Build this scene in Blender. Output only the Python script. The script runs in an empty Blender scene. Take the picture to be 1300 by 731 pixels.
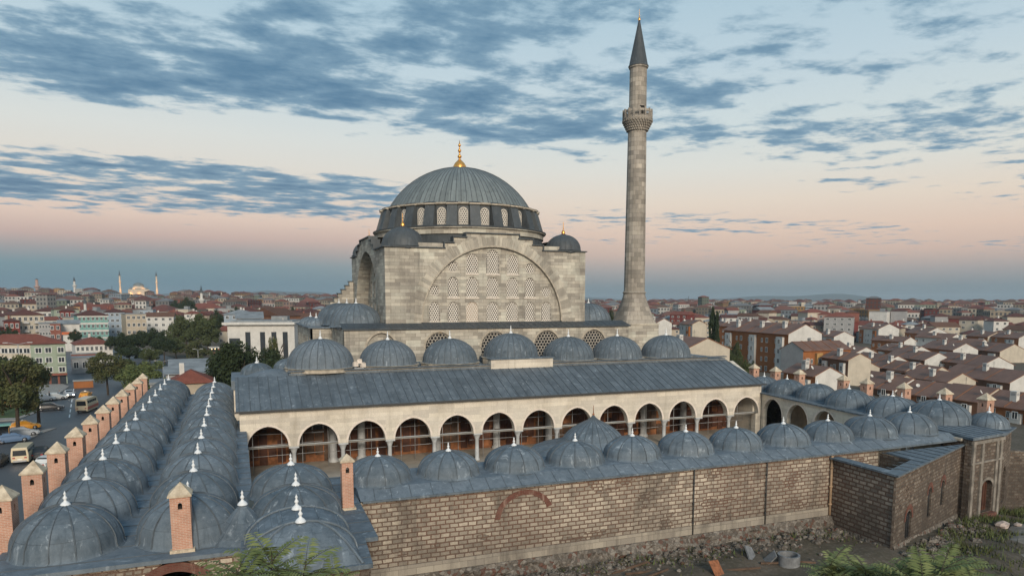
import bpy, math, random
from mathutils import Vector, Matrix
R = math.radians
rnd = random.Random(7)
scene = bpy.context.scene
COL = scene.collection

# ------------------------------------------------------------------ camera, sky, sun, exposure
CAM_H = 20.0
YAW, PIT, F0 = 0.37345, 0.10719, 895.54
cam_d = bpy.data.cameras.new('camera'); cam = bpy.data.objects.new('camera', cam_d); COL.objects.link(cam)
cam.location = (0, 0, CAM_H)
cam.rotation_euler = (math.pi / 2 - PIT, 0, -YAW)
cam_d.sensor_width = 36.0
cam_d.lens = F0 * 36.0 / 1300.0
cam_d.shift_y = (477.92 - 365.5) / 1300.0
cam_d.clip_start = 0.2; cam_d.clip_end = 30000
scene.camera = cam
scene.view_settings.view_transform = 'Standard'
scene.view_settings.look = 'None'
scene.view_settings.gamma = 1.0
scene.view_settings.use_curve_mapping = False
scene.view_settings.exposure = 0.5
scene.render.resolution_x = 1024; scene.render.resolution_y = 575

SUN_AZ = R(188)      # the glow of the set sun lies behind the viewer (angle from +y towards +x)
SUN_EL = R(23)
sun_d = bpy.data.lights.new('sun', 'SUN'); sun_d.energy = 2.2; sun_d.angle = R(16); sun_d.color = (1.0, 0.88, 0.73)
sun = bpy.data.objects.new('sun', sun_d); COL.objects.link(sun)
sv = Vector((math.sin(SUN_AZ) * math.cos(SUN_EL), math.cos(SUN_AZ) * math.cos(SUN_EL), math.sin(SUN_EL)))
sun.rotation_euler = sv.to_track_quat('Z', 'Y').to_euler()
sun.location = sv * 200

world = bpy.data.worlds.new('World'); scene.world = world; world.use_nodes = True
def build_sky():
    nt = world.node_tree; nt.nodes.clear()
    N = nt.nodes.new; L = nt.links.new
    def val(x):
        return x
    def m(op, a, b=None, c=None):
        n = N('ShaderNodeMath'); n.operation = op
        for i, q in enumerate((a, b, c)):
            if q is None: continue
            if isinstance(q, (int, float)): n.inputs[i].default_value = q
            else: L(q, n.inputs[i])
        return n.outputs[0]
    def sstep(x, a, b, lo=0.0, hi=1.0):
        n = N('ShaderNodeMapRange'); n.interpolation_type = 'SMOOTHSTEP'
        L(x, n.inputs[0])
        n.inputs[1].default_value = a; n.inputs[2].default_value = b; n.inputs[3].default_value = lo; n.inputs[4].default_value = hi
        return n.outputs[0]
    def mix(f, a, b):
        n = N('ShaderNodeMix'); n.data_type = 'RGBA'
        if isinstance(f, (int, float)): n.inputs[0].default_value = f
        else: L(f, n.inputs[0])
        for i, q in ((6, a), (7, b)):
            if isinstance(q, tuple): n.inputs[i].default_value = (*q, 1)
            else: L(q, n.inputs[i])
        return n.outputs[2]
    def s2l(c):
        return tuple(((v / 255 + 0.055) / 1.055) ** 2.4 if v > 10 else v / 255 / 12.92 for v in c)
    tc = N('ShaderNodeTexCoord'); sx = N('ShaderNodeSeparateXYZ'); L(tc.outputs['Generated'], sx.inputs[0])
    X, Yv, Zv = sx.outputs
    el = m('MULTIPLY', m('ARCSINE', Zv), 180 / math.pi)
    def ramp(stops):
        n = N('ShaderNodeValToRGB'); cr = n.color_ramp
        L(m('DIVIDE', el, 40.0), n.inputs[0])
        cr.elements[0].position = stops[0][0] / 40; cr.elements[0].color = (*s2l(stops[0][1]), 1)
        cr.elements[1].position = stops[-1][0] / 40; cr.elements[1].color = (*s2l(stops[-1][1]), 1)
        for e, c in stops[1:-1]:
            q = cr.elements.new(e / 40); q.color = (*s2l(c), 1)
        return n.outputs[0]
    # clear air: earth's shadow on the horizon, pink belt above it, pale cream, then light blue
    left = ramp([(0, (92, 128, 148)), (1.4, (100, 134, 152)), (2.6, (116, 144, 156)), (3.6, (160, 156, 158)), (4.6, (203, 175, 166)), (6.0, (230, 203, 186)),
                 (8.5, (233, 221, 206)), (12, (226, 228, 222)), (16, (205, 222, 228)), (22, (178, 207, 222)), (40, (140, 178, 205))])
    right = ramp([(0, (108, 130, 142)), (1.0, (124, 140, 149)), (2.2, (168, 162, 162)), (3.6, (214, 186, 172)), (5.2, (231, 203, 184)), (7.5, (236, 220, 202)),
                  (10, (229, 228, 219)), (13, (215, 226, 226)), (17, (198, 217, 226)), (22, (180, 207, 221)), (40, (140, 178, 205))])
    # azimuth split: left half of the view is deeper in the shadow
    az = m('ADD', m('MULTIPLY', X, math.cos(0.35)), m('MULTIPLY', Yv, -math.sin(0.35)))
    clear = mix(sstep(az, -0.45, 0.30), left, right)
    # real sky model, low sun, joined in at its usual strength
    nis = N('ShaderNodeTexSky'); nis.sky_type = 'NISHITA'; nis.sun_disc = False
    nis.sun_elevation = SUN_EL; nis.sun_rotation = SUN_AZ
    nisd = N('ShaderNodeVectorMath'); nisd.operation = 'SCALE'; L(nis.outputs[0], nisd.inputs[0]); nisd.inputs[3].default_value = 0.06
    clear = mix(0.12, clear, nisd.outputs[0])
    # the bright western half behind the viewer
    west = sstep(Yv, 0.05, -0.8)
    glow = m('MULTIPLY', west, sstep(Zv, 0.55, 0.0))
    clear = mix(m('MULTIPLY', glow, 0.6), clear, (1.35, 1.02, 0.70))
    # cloud deck: a plane overhead
    h = m('ADD', m('MAXIMUM', Zv, 0.0), 0.012)
    A = R(84)
    px = m('DIVIDE', X, h); py = m('DIVIDE', Yv, h)
    u = m('ADD', m('MULTIPLY', px, math.sin(A)), m('MULTIPLY', py, math.cos(A)))
    v = m('ADD', m('MULTIPLY', px, -math.cos(A)), m('MULTIPLY', py, math.sin(A)))
    def noise(su, sv, det, rough, off, dist=0.0):
        cb = N('ShaderNodeCombineXYZ'); L(m('MULTIPLY', u, su), cb.inputs[0]); L(m('MULTIPLY', v, sv), cb.inputs[1]); cb.inputs[2].default_value = off
        n = N('ShaderNodeTexNoise'); L(cb.outputs[0], n.inputs['Vector']); n.inputs['Scale'].default_value = 1
        n.inputs['Detail'].default_value = det; n.inputs['Roughness'].default_value = rough; n.inputs['Distortion'].default_value = dist
        return n.outputs[0]
    def bump(x, a, b, c, d):
        return m('MULTIPLY', sstep(x, a, b), sstep(x, c, d, 1.0, 0.0))
    n1 = noise(3.1, 3.6, 10, 0.60, 3.1, 0.1)
    n2 = noise(0.7, 1.0, 3, 0.5, 9.7)
    cover = m('ADD', m('MULTIPLY', n1, 0.62), m('MULTIPLY', n2, 0.38))
    b1 = m('MULTIPLY', bump(v, 0.6, 2.0, 3.4, 4.5), sstep(u, 0.4, 2.8, 0.110, 0.050))
    b1 = m('ADD', b1, m('MULTIPLY', m('MULTIPLY', bump(v, 2.9, 3.3, 3.8, 4.3), sstep(u, 2.2, 3.2, 1.0, 0.0)), 0.05))
    b2 = m('MULTIPLY', bump(v, 4.7, 5.7, 7.2, 9.0), sstep(u, 1.2, 3.8, 0.155, 0.02))
    b3 = m('MULTIPLY', bump(v, 9.0, 10.0, 12.5, 14.5), sstep(u, 7.0, 10.0, -0.10, 0.05))
    gap = m('MULTIPLY', bump(v, 3.7, 4.5, 5.0, 5.7), -0.10)
    base = sstep(v, 6.0, 12.0, 0.0, -0.05)
    tot = m('ADD', m('ADD', m('ADD', m('ADD', cover, b1), m('ADD', b2, b3)), gap), base)
    dens = sstep(tot, 0.540, 0.650)
    dens = m('MULTIPLY', dens, sstep(Zv, 0.035, 0.075))
    thick = sstep(tot, 0.57, 0.78)
    ccol = mix(thick, s2l((146, 176, 194)), s2l((74, 116, 148)))
    warm = mix(sstep(el, 4, 13), s2l((100, 132, 154)), s2l((86, 128, 158)))
    ccol = mix(0.35, ccol, warm)
    sky = mix(m('MULTIPLY', dens, 0.93), clear, ccol)
    # below the horizon
    sky = mix(sstep(Zv, -0.02, -0.002), s2l((40, 44, 46)), sky)
    bg = N('ShaderNodeBackground'); L(sky, bg.inputs[0]); bg.inputs[1].default_value = 0.73
    out = N('ShaderNodeOutputWorld'); L(bg.outputs[0], out.inputs[0])
    world.cycles.sampling_method = 'AUTOMATIC'
build_sky()

# ------------------------------------------------------------------ pixel <-> world helpers (used to measure places off the ground plane)
_f = Vector((math.sin(YAW) * math.cos(PIT), math.cos(YAW) * math.cos(PIT), -math.sin(PIT)))
_r = Vector((math.cos(YAW), -math.sin(YAW), 0)); _u = _r.cross(_f)
def ray(px, py): return _f + _r * ((px - 650.0) / F0) - _u * ((py - 477.92) / F0)
def at_z(px, py, z):
    d = ray(px, py); t = (z - CAM_H) / d.z
    return Vector((d.x * t, d.y * t, z))
def at_d(px, dist):           # ground-plan point at a distance along a bearing
    d = ray(px, 381); s = dist / math.hypot(d.x, d.y)
    return d.x * s, d.y * s
def project(p):
    q = Vector(p) - Vector((0, 0, CAM_H)); d = q.dot(_f)
    if d < 0.1: return None
    return 650 + F0 * q.dot(_r) / d, 477.92 - F0 * q.dot(_u) / d, d

# ------------------------------------------------------------------ mesh builder
class MB:
    def __init__(s): s.v = []; s.f = []; s.m = []; s.uv = {}; s.sm = set()
    def vert(s, p): s.v.append((p[0], p[1], p[2])); return len(s.v) - 1
    def face(s, pts, mi=0, uv=None, smooth=False):
        i0 = len(s.v)
        for p in pts: s.v.append((p[0], p[1], p[2]))
        s.f.append(tuple(range(i0, i0 + len(pts)))); s.m.append(mi)
        if uv: s.uv[len(s.f) - 1] = uv
        if smooth: s.sm.add(len(s.f) - 1)
    def idxface(s, idx, mi=0, uv=None, smooth=False):
        s.f.append(tuple(idx)); s.m.append(mi)
        if uv: s.uv[len(s.f) - 1] = uv
        if smooth: s.sm.add(len(s.f) - 1)
    def box(s, c, size, rz=0.0, mi=0, taper=1.0, bottom=True):
        cx, cy, cz = c; a, b, h = size[0] / 2, size[1] / 2, size[2] / 2
        co, si = math.cos(rz), math.sin(rz)
        P = []
        for z, k in ((-h, 1.0), (h, taper)):
            for x, y in ((-a, -b), (a, -b), (a, b), (-a, b)):
                x *= k; y *= k
                P.append((cx + x * co - y * si, cy + x * si + y * co, cz + z))
        Q = [(0, 1, 5, 4), (1, 2, 6, 5), (2, 3, 7, 6), (3, 0, 4, 7), (4, 5, 6, 7)]
        if bottom: Q.append((3, 2, 1, 0))
        for q in Q: s.face([P[i] for i in q], mi)
    def prism(s, poly, z0, z1, mi=0, mtop=None, bottom=True):
        a = sum(poly[i][0] * poly[(i + 1) % len(poly)][1] - poly[(i + 1) % len(poly)][0] * poly[i][1] for i in range(len(poly)))
        if a < 0: poly = poly[::-1]
        n = len(poly)
        for i in range(n):
            p, q = poly[i], poly[(i + 1) % n]
            s.face([(p[0], p[1], z0), (q[0], q[1], z0), (q[0], q[1], z1), (p[0], p[1], z1)], mi)
        s.face([(p[0], p[1], z1) for p in poly], mi if mtop is None else mtop)
        if bottom: s.face([(p[0], p[1], z0) for p in poly[::-1]], mi)
    def lathe(s, prof, c=(0, 0, 0), seg=24, mi=0, smooth=True, a0=0.0, a1=2 * math.pi, uvr=None):
        rings = []; L = [0.0]
        for i in range(1, len(prof)): L.append(L[-1] + math.hypot(prof[i][0] - prof[i - 1][0], prof[i][1] - prof[i - 1][1]))
        ur = uvr or max(p[0] for p in prof)
        full = abs(a1 - a0 - 2 * math.pi) < 1e-6
        n = seg if full else seg + 1
        for r, z in prof:
            if r < 1e-5: rings.append([s.vert((c[0], c[1], c[2] + z))] * n)
            else: rings.append([s.vert((c[0] + r * math.cos(a0 + (a1 - a0) * k / seg), c[1] + r * math.sin(a0 + (a1 - a0) * k / seg), c[2] + z)) for k in range(n)])
        for i in range(len(prof) - 1):
            for k in range(seg):
                k2 = (k + 1) % n
                A, B, C, D = rings[i][k], rings[i][k2], rings[i + 1][k2], rings[i + 1][k]
                u0 = (a1 - a0) * k / seg * ur; u1 = (a1 - a0) * (k + 1) / seg * ur
                if A == B: s.idxface((A, C, D), mi, [(u0, L[i]), (u1, L[i + 1]), (u0, L[i + 1])], smooth)
                elif C == D: s.idxface((A, B, C), mi, [(u0, L[i]), (u1, L[i]), (u0, L[i + 1])], smooth)
                else: s.idxface((A, B, C, D), mi, [(u0, L[i]), (u1, L[i]), (u1, L[i + 1]), (u0, L[i + 1])], smooth)
    def tube(s, p, q, r0, r1=None, seg=8, mi=0, smooth=True, caps=True):
        p = Vector(p); q = Vector(q); r1 = r0 if r1 is None else r1
        d = (q - p); ln = d.length; d.normalize()
        a = d.orthogonal().normalized(); b = d.cross(a)
        A = [s.vert(p + (a * math.cos(2 * math.pi * k / seg) + b * math.sin(2 * math.pi * k / seg)) * r0) for k in range(seg)]
        B = [s.vert(q + (a * math.cos(2 * math.pi * k / seg) + b * math.sin(2 * math.pi * k / seg)) * r1) for k in range(seg)]
        for k in range(seg):
            k2 = (k + 1) % seg
            s.idxface((A[k], A[k2], B[k2], B[k]), mi, None, smooth)
        if caps: s.idxface(A[::-1], mi); s.idxface(B, mi)
    def build(s, name, mats, parent=None, loc=None, off=None):
        """loc: object location (vertices are local); off: root point subtracted from world-space vertices"""
        me = bpy.data.meshes.new(name)
        vs = s.v if off is None else [(a - off[0], b - off[1], c - off[2]) for a, b, c in s.v]
        me.from_pydata(vs, [], s.f)
        if not isinstance(mats, (list, tuple)): mats = [mats]
        for mt in mats: me.materials.append(mt)
        me.polygons.foreach_set('material_index', s.m)
        sm = [i in s.sm for i in range(len(s.f))]
        me.polygons.foreach_set('use_smooth', sm)
        uvl = me.uv_layers.new(name='UVMap'); data = [0.0] * (2 * len(me.loops))
        Z = Vector((0, 0, 1))
        for p in me.polygons:
            if p.index in s.uv:
                for k, li in enumerate(p.loop_indices): data[2 * li], data[2 * li + 1] = s.uv[p.index][k]
                continue
            n = p.normal
            if abs(n.z) > 0.98: t, b = Vector((1, 0, 0)), Vector((0, 1, 0))
            else: t = Z.cross(n).normalized(); b = n.cross(t)
            for li in p.loop_indices:
                co = Vector(s.v[me.loops[li].vertex_index]) if off is not None else me.vertices[me.loops[li].vertex_index].co
                data[2 * li] = co.dot(t); data[2 * li + 1] = co.dot(b)
        uvl.data.foreach_set('uv', data)
        me.update()
        o = bpy.data.objects.new(name, me); COL.objects.link(o)
        if parent is not None: o.parent = parent
        if loc is not None: o.location = loc
        return o
    # straight wall in plan from P0 to P1, outward side on the right-hand side of the direction
    def wall(s, P0, P1, z0, top, ops=(), thick=0.0, mi=0, mrev=None, ends=True, back=True, u0=0.0):
        P0 = Vector((P0[0], P0[1])); P1 = Vector((P1[0], P1[1])); d = P1 - P0; Ln = d.length; d.normalize(); nrm = Vector((d.y, -d.x))
        if mrev is None: mrev = mi
        tp = [(0, top), (Ln, top)] if isinstance(top, (int, float)) else list(top)
        def tz(a, side):
            c = [i for i in range(len(tp) - 1) if tp[i][0] - 1e-6 <= a <= tp[i + 1][0] + 1e-6 and tp[i + 1][0] - tp[i][0] > 1e-6]
            if not c: return tp[-1][1]
            i = c[0] if side < 0 else c[-1]
            (x0, y0), (x1, y1) = tp[i], tp[i + 1]
            return y0 + (y1 - y0) * (a - x0) / (x1 - x0)
        O = []
        for o in ops:
            c, w, zb, zs, kind = o['s'], o['w'], o['zb'], o.get('zs', o['zb']), o.get('kind', 'round')
            hw = w / 2; n = o.get('n', 12)
            if kind == 'circle': up = [(c - hw * math.cos(math.pi * k / n), zb + hw * math.sin(math.pi * k / n)) for k in range(n + 1)]; lo = [(a, 2 * zb - z) for a, z in up]
            else:
                if kind == 'rect': up = [(c - hw, zs), (c + hw, zs)]
                elif kind == 'pointed':
                    rs = o.get('rise', hw * 1.25)
                    Rr = (hw * hw + rs * rs) / (2 * hw); up = []
                    for k in range(n + 1):
                        x = -hw + 2 * hw * (0.5 - 0.5 * math.cos(math.pi * k / n))
                        xx = abs(x); up.append((c + x, zs + math.sqrt(max(0, Rr * Rr - (Rr - hw + xx) ** 2))))
                else:
                    rs = o.get('rise', hw); up = [(c - hw * math.cos(math.pi * k / n), zs + rs * math.sin(math.pi * k / n)) for k in range(n + 1)]
                lo = [(c - hw, zb), (c + hw, zb)]
            O.append((up, lo))
        def ev(pl, a):
            for i in range(len(pl) - 1):
                if pl[i][0] - 1e-7 <= a <= pl[i + 1][0] + 1e-7:
                    x0, y0 = pl[i]; x1, y1 = pl[i + 1]
                    return y0 if x1 - x0 < 1e-9 else y0 + (y1 - y0) * (a - x0) / (x1 - x0)
            return pl[-1][1]
        bs = {0.0, Ln}
        for a, _ in tp: bs.add(a)
        for up, lo in O:
            for a, _ in up: bs.add(a)
            for a, _ in lo: bs.add(a)
        bs = sorted(b for b in bs if -1e-6 <= b <= Ln + 1e-6)
        bb = [bs[0]]
        for b in bs[1:]:
            if b - bb[-1] > 1e-5: bb.append(b)
        def W(a, z, k=0.0):
            q = P0 + d * a - nrm * k
            return (q.x, q.y, z)
        layers = [(0.0, False)] + ([(thick, True)] if thick and back else [])
        for a, b in zip(bb[:-1], bb[1:]):
            mid = (a + b) / 2
            act = sorted([(ev(lo, mid), up, lo) for up, lo in O if up[0][0] < mid < up[-1][0]], key=lambda t: t[0])
            ca, cb = z0, z0; spans = []
            for _, up, lo in act:
                la, lb = ev(lo, a), ev(lo, b)
                if la > ca + 1e-6 or lb > cb + 1e-6: spans.append((ca, cb, la, lb))
                ca, cb = ev(up, a), ev(up, b)
            ta, tb = tz(a, 1), tz(b, -1)
            spans.append((ca, cb, ta, tb))
            for (c0, c1, e0, e1) in spans:
                for k, fl in layers:
                    q = [W(a, c0, k), W(b, c1, k), W(b, e1, k), W(a, e0, k)]
                    uv = [(u0 + a, c0), (u0 + b, c1), (u0 + b, e1), (u0 + a, e0)]
                    if fl: q = q[::-1]; uv = uv[::-1]
                    s.face(q, mi, uv)
            if thick:
                s.face([W(a, ta), W(b, tb), W(b, tb, thick), W(a, ta, thick)], mi)
        if thick:
            for up, lo in O:
                ring = up + lo[::-1]
                for i in range(len(ring)):
                    p, q = ring[i], ring[(i + 1) % len(ring)]
                    if abs(p[0] - q[0]) + abs(p[1] - q[1]) < 1e-6: continue
                    s.face([W(p[0], p[1]), W(q[0], q[1]), W(q[0], q[1], thick), W(p[0], p[1], thick)], mrev)
            if ends:
                s.face([W(0, z0, thick), W(0, z0), W(0, tz(0, 1)), W(0, tz(0, 1), thick)], mi)
                s.face([W(Ln, z0), W(Ln, z0, thick), W(Ln, tz(Ln, -1), thick), W(Ln, tz(Ln, -1))], mi)

def empty(name, loc, label=None, cat=None, group=None, rz=0.0):
    o = bpy.data.objects.new(name, None); COL.objects.link(o); o.location = loc; o.rotation_euler = (0, 0, rz)
    o.empty_display_size = 0.5
    if label: o['label'] = label
    if cat: o['category'] = cat
    if group: o['group'] = group
    return o
def tag(o, label=None, cat=None, group=None, kind=None):
    if label: o['label'] = label
    if cat: o['category'] = cat
    if group: o['group'] = group
    if kind: o['kind'] = kind
    return o
KIDS = {}
def copy_part(src, parent, loc=None, rz=None, scale=None):
    o = src.copy(); COL.objects.link(o); o.parent = parent
    if loc is not None: o.location = loc
    if rz is not None: o.rotation_euler = (0, 0, rz)
    if scale is not None: o.scale = scale if not isinstance(scale, (int, float)) else (scale,) * 3
    for ch in list(src.children):
        c = ch.copy(); COL.objects.link(c); c.parent = o
        for g in list(ch.children):
            e = g.copy(); COL.objects.link(e); e.parent = c
    return o
def inst(name, mesh, parent, loc=(0, 0, 0), rz=0.0, scale=None):
    o = bpy.data.objects.new(name, mesh); COL.objects.link(o); o.parent = parent; o.location = loc; o.rotation_euler = (0, 0, rz)
    if scale is not None: o.scale = scale if not isinstance(scale, (int, float)) else (scale,) * 3
    return o
def smooth01(a, b, x):
    t = min(1.0, max(0.0, (x - a) / (b - a))); return t * t * (3 - 2 * t)

# ------------------------------------------------------------------ materials
def s2l(c): return tuple(((v / 255 + 0.055) / 1.055) ** 2.4 for v in c)
class Mat:
    def __init__(s, name):
        s.mat = bpy.data.materials.new(name); s.mat.use_nodes = True
        s.nt = s.mat.node_tree; s.b = s.nt.nodes['Principled BSDF']
        s.b.inputs['Specular IOR Level'].default_value = 0.3
    def N(s, t, **k):
        n = s.nt.nodes.new(t)
        for a, v in k.items(): setattr(n, a, v)
        return n
    def L(s, a, b): s.nt.links.new(a, b)
    def math(s, op, a, b=None, clamp=False):
        n = s.N('ShaderNodeMath', operation=op); n.use_clamp = clamp
        for i, q in enumerate((a, b)):
            if q is None: continue
            if isinstance(q, (int, float)): n.inputs[i].default_value = q
            else: s.L(q, n.inputs[i])
        return n.outputs[0]
    def mix(s, f, a, b, mode='MIX'):
        n = s.N('ShaderNodeMix', data_type='RGBA', blend_type=mode)
        if isinstance(f, (int, float)): n.inputs[0].default_value = f
        else: s.L(f, n.inputs[0])
        for i, q in ((6, a), (7, b)):
            if isinstance(q, (tuple, list)): n.inputs[i].default_value = (*q[:3], 1)
            else: s.L(q, n.inputs[i])
        return n.outputs[2]
    def pos(s): return s.N('ShaderNodeNewGeometry').outputs['Position']
    def uv(s): return s.N('ShaderNodeUVMap').outputs[0]
    def obj(s): return s.N('ShaderNodeTexCoord').outputs['Object']
    def rand(s): return s.N('ShaderNodeObjectInfo').outputs['Random']
    def noise(s, vec, scale, det=4, rough=0.55, sc=(1, 1, 1), dist=0.0):
        mp = s.N('ShaderNodeMapping'); s.L(vec, mp.inputs[0]); mp.inputs['Scale'].default_value = sc
        n = s.N('ShaderNodeTexNoise'); s.L(mp.outputs[0], n.inputs['Vector'])
        n.inputs['Scale'].default_value = scale; n.inputs['Detail'].default_value = det; n.inputs['Roughness'].default_value = rough; n.inputs['Distortion'].default_value = dist
        return n.outputs[0]
    def range(s, x, a, b, lo=0.0, hi=1.0):
        n = s.N('ShaderNodeMapRange'); s.L(x, n.inputs[0])
        for i, q in enumerate((a, b, lo, hi)): n.inputs[i + 1].default_value = q
        return n.outputs[0]
    def brick(s, vec, w, h, mortar, c1, c2, cm, off=0.5, smooth=0.1, bias=0.0, freq=2):
        n = s.N('ShaderNodeTexBrick'); s.L(vec, n.inputs['Vector']); n.inputs['Scale'].default_value = 1
        n.inputs['Brick Width'].default_value = w; n.inputs['Row Height'].default_value = h; n.inputs['Mortar Size'].default_value = mortar
        n.inputs['Mortar Smooth'].default_value = smooth; n.inputs['Bias'].default_value = bias
        n.offset = off; n.offset_frequency = freq
        n.inputs['Color1'].default_value = (*c1, 1); n.inputs['Color2'].default_value = (*c2, 1); n.inputs['Mortar'].default_value = (*cm, 1)
        return n
    def bump(s, h, strength=0.3, dist=0.05):
        n = s.N('ShaderNodeBump'); s.L(h, n.inputs['Height']); n.inputs['Strength'].default_value = strength; n.inputs['Distance'].default_value = dist
        s.L(n.outputs[0], s.b.inputs['Normal'])
    def out(s, col, rough=0.8, metal=0.0, spec=None):
        if isinstance(col, (tuple, list)): s.b.inputs['Base Color'].default_value = (*col[:3], 1)
        else: s.L(col, s.b.inputs['Base Color'])
        if isinstance(rough, (int, float)): s.b.inputs['Roughness'].default_value = rough
        else: s.L(rough, s.b.inputs['Roughness'])
        s.b.inputs['Metallic'].default_value = metal
        if spec is not None: s.b.inputs['Specular IOR Level'].default_value = spec
        return s.mat

def m_plain(name, col, rough=0.8, var=0.12, scale=1.5, metal=0.0):
    m = Mat(name); n = m.noise(m.pos(), scale, 5, 0.6)
    k = m.range(n, 0.3, 0.7, 1 - var, 1 + var)
    v = m.N('ShaderNodeVectorMath', operation='SCALE'); v.inputs[0].default_value = col[:3]; m.L(k, v.inputs[3])
    return m.out(v.outputs[0], rough, metal)

def m_lead(name, dark, light, streak=(1, 1, 0.12), white=0.5, seam=None, rough=0.55):
    m = Mat(name); p = m.pos()
    n1 = m.noise(p, 0.55, 5, 0.6); n2 = m.noise(p, 2.6, 6, 0.65, streak); n3 = m.noise(p, 9.0, 5, 0.7)
    nm = m.noise(p, 1.35, 6, 0.68, (1, 1, 0.7), 0.5)
    f = m.math('ADD', m.math('MULTIPLY', m.math('ADD', n1, nm), 0.27), m.math('ADD', m.math('MULTIPLY', n2, 0.30), m.math('MULTIPLY', n3, 0.16)))
    c = m.mix(m.range(f, 0.40, 0.60), dark, light)
    r = m.rand(); c = m.mix(0.35, c, m.mix(r, dark, light))
    # chalky white runs and dark drips
    w = m.math('MULTIPLY', m.range(m.noise(p, 1.7, 7, 0.72, (1.2, 1.2, 0.25), 0.6), 0.57, 0.72), white, True)
    c = m.mix(w, c, (0.44, 0.49, 0.53))
    dk = m.math('MULTIPLY', m.range(m.noise(p, 0.9, 6, 0.7, (1.6, 1.6, 0.3), 1.2), 0.56, 0.72), 0.55, True)
    c = m.mix(dk, c, tuple(q * 0.45 for q in dark))
    if seam:
        bt = m.brick(m.uv(), seam[0], seam[1], 0.012, (1.10, 1.10, 1.10), (0.80, 0.80, 0.80), (0.62, 0.62, 0.62), seam[2] if len(seam) > 2 else 0.5, 0.3)
        c = m.mix(1.0, c, bt.outputs['Color'], 'MULTIPLY')
    m.bump(n3, 0.12, 0.03)
    return m.out(c, m.range(n2, 0.3, 0.7, rough - 0.1, rough + 0.15), 0.0, 0.35)

def m_ashlar(name, c1, c2, cm, w, h, mort=0.012, stain=(0.10, 0.085, 0.07), stain_amt=0.55, pale=0.3, sc=1.0):
    m = Mat(name); uv = m.uv(); p = m.pos()
    bt = m.brick(uv, w, h, mort, c1, c2, cm, 0.5, 0.2)
    c = bt.outputs['Color']
    bt2 = m.brick(uv, w * 2.3, h, 0.0, (1.14, 1.13, 1.11), (0.80, 0.80, 0.82), (1, 1, 1), 0.37, 0.1)
    c = m.mix(0.8, c, bt2.outputs['Color'], 'MULTIPLY')
    # a few replaced, fresher blocks
    bt3 = m.brick(uv, w * 1.5, h * 2, 0.0, (0, 0, 0), (1, 1, 1), (0, 0, 0), 0.61, 0.0, -0.55)
    c = m.mix(m.math('MULTIPLY', bt3.outputs['Color'], pale), c, tuple(min(0.75, v * 1.65) for v in c1))
    n = m.noise(p, 0.35 * sc, 7, 0.68, (1, 1, 0.45), 0.4)
    st = m.math('MULTIPLY', m.range(n, 0.46, 0.70), stain_amt, True)
    c = m.mix(st, c, stain)
    dr = m.math('MULTIPLY', m.range(m.noise(p, 1.4, 5, 0.7, (1, 1, 0.06)), 0.54, 0.72), 0.7 * stain_amt, True)
    c = m.mix(dr, c, tuple(q * 0.8 for q in stain))
    g = m.noise(p, 14, 4, 0.7)
    c = m.mix(0.35, c, m.mix(m.range(g, 0.3, 0.7), (0.6, 0.6, 0.6), (1.35, 1.35, 1.35)), 'MULTIPLY')
    hh = m.math('ADD', m.math('MULTIPLY', bt.outputs['Fac'], -0.6), m.math('MULTIPLY', g, 0.5))
    m.bump(hh, 0.35, 0.03)
    return m.out(c, 0.9, 0, 0.2)
M = {}
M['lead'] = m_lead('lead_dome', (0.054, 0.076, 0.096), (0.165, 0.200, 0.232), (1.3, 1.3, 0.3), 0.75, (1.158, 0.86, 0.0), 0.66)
M['lead_roof'] = m_lead('lead_roof', (0.052, 0.072, 0.090), (0.165, 0.196, 0.225), (1, 1, 1), 0.6, None, 0.72)
M['lead_dark'] = m_lead('lead_sheet_dark', (0.046, 0.060, 0.074), (0.135, 0.160, 0.182), (1.8, 0.3, 0.3), 0.5, (0.95, 2.4))
M['lead_main'] = m_lead('lead_main_dome', (0.125, 0.148, 0.152), (0.175, 0.200, 0.202), (1, 1, 0.3), 0.12, (0.73, 2.1))
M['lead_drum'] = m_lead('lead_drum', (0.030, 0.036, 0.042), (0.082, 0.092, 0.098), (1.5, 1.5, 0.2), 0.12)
M['seam'] = m_plain('lead_seam', (0.080, 0.096, 0.110), 0.6, 0.25)
M['finial_white'] = m_plain('finial_white', (0.66, 0.68, 0.69), 0.5, 0.08, 6)
M['gold'] = m_plain('gilded_copper', (0.85, 0.40, 0.10), 0.32, 0.15, 3, 0.85)
M['ashlar'] = m_ashlar('mosque_ashlar', (0.50, 0.46, 0.385), (0.29, 0.265, 0.225), (0.17, 0.15, 0.125), 1.25, 0.42, 0.014, (0.135, 0.122, 0.105), 0.62, 0.75)
M['ashlar_side'] = M['ashlar']
M['minaret_stone'] = m_ashlar('minaret_stone', (0.41, 0.37, 0.315), (0.25, 0.228, 0.195), (0.14, 0.12, 0.105), 0.95, 0.62, 0.014, (0.11, 0.095, 0.08), 0.5, 0.25)
M['cream_wall'] = m_ashlar('arcade_cream_stone', (0.63, 0.575, 0.485), (0.57, 0.52, 0.44), (0.46, 0.41, 0.335), 1.2, 0.4, 0.006, (0.30, 0.255, 0.19), 0.45, 0.12)
M['plinth_dark'] = m_plain('dark_weathered_stone', (0.20, 0.18, 0.155), 0.95, 0.45, 1.4)
M['cornice'] = m_plain('cornice_stone', (0.38, 0.335, 0.27), 0.9, 0.3, 2)
M['trim_pale'] = m_plain('trim_pale_stone', (0.64, 0.565, 0.49), 0.9, 0.15, 3)
M['lattice'] = m_plain('lattice_plaster', (0.60, 0.555, 0.49), 0.9, 0.12, 2)
M['lattice_grey'] = m_plain('lattice_weathered', (0.36, 0.33, 0.285), 0.9, 0.2, 2)
M['pane'] = m_plain('dark_pane', (0.020, 0.022, 0.026), 0.25, 0.1)
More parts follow.
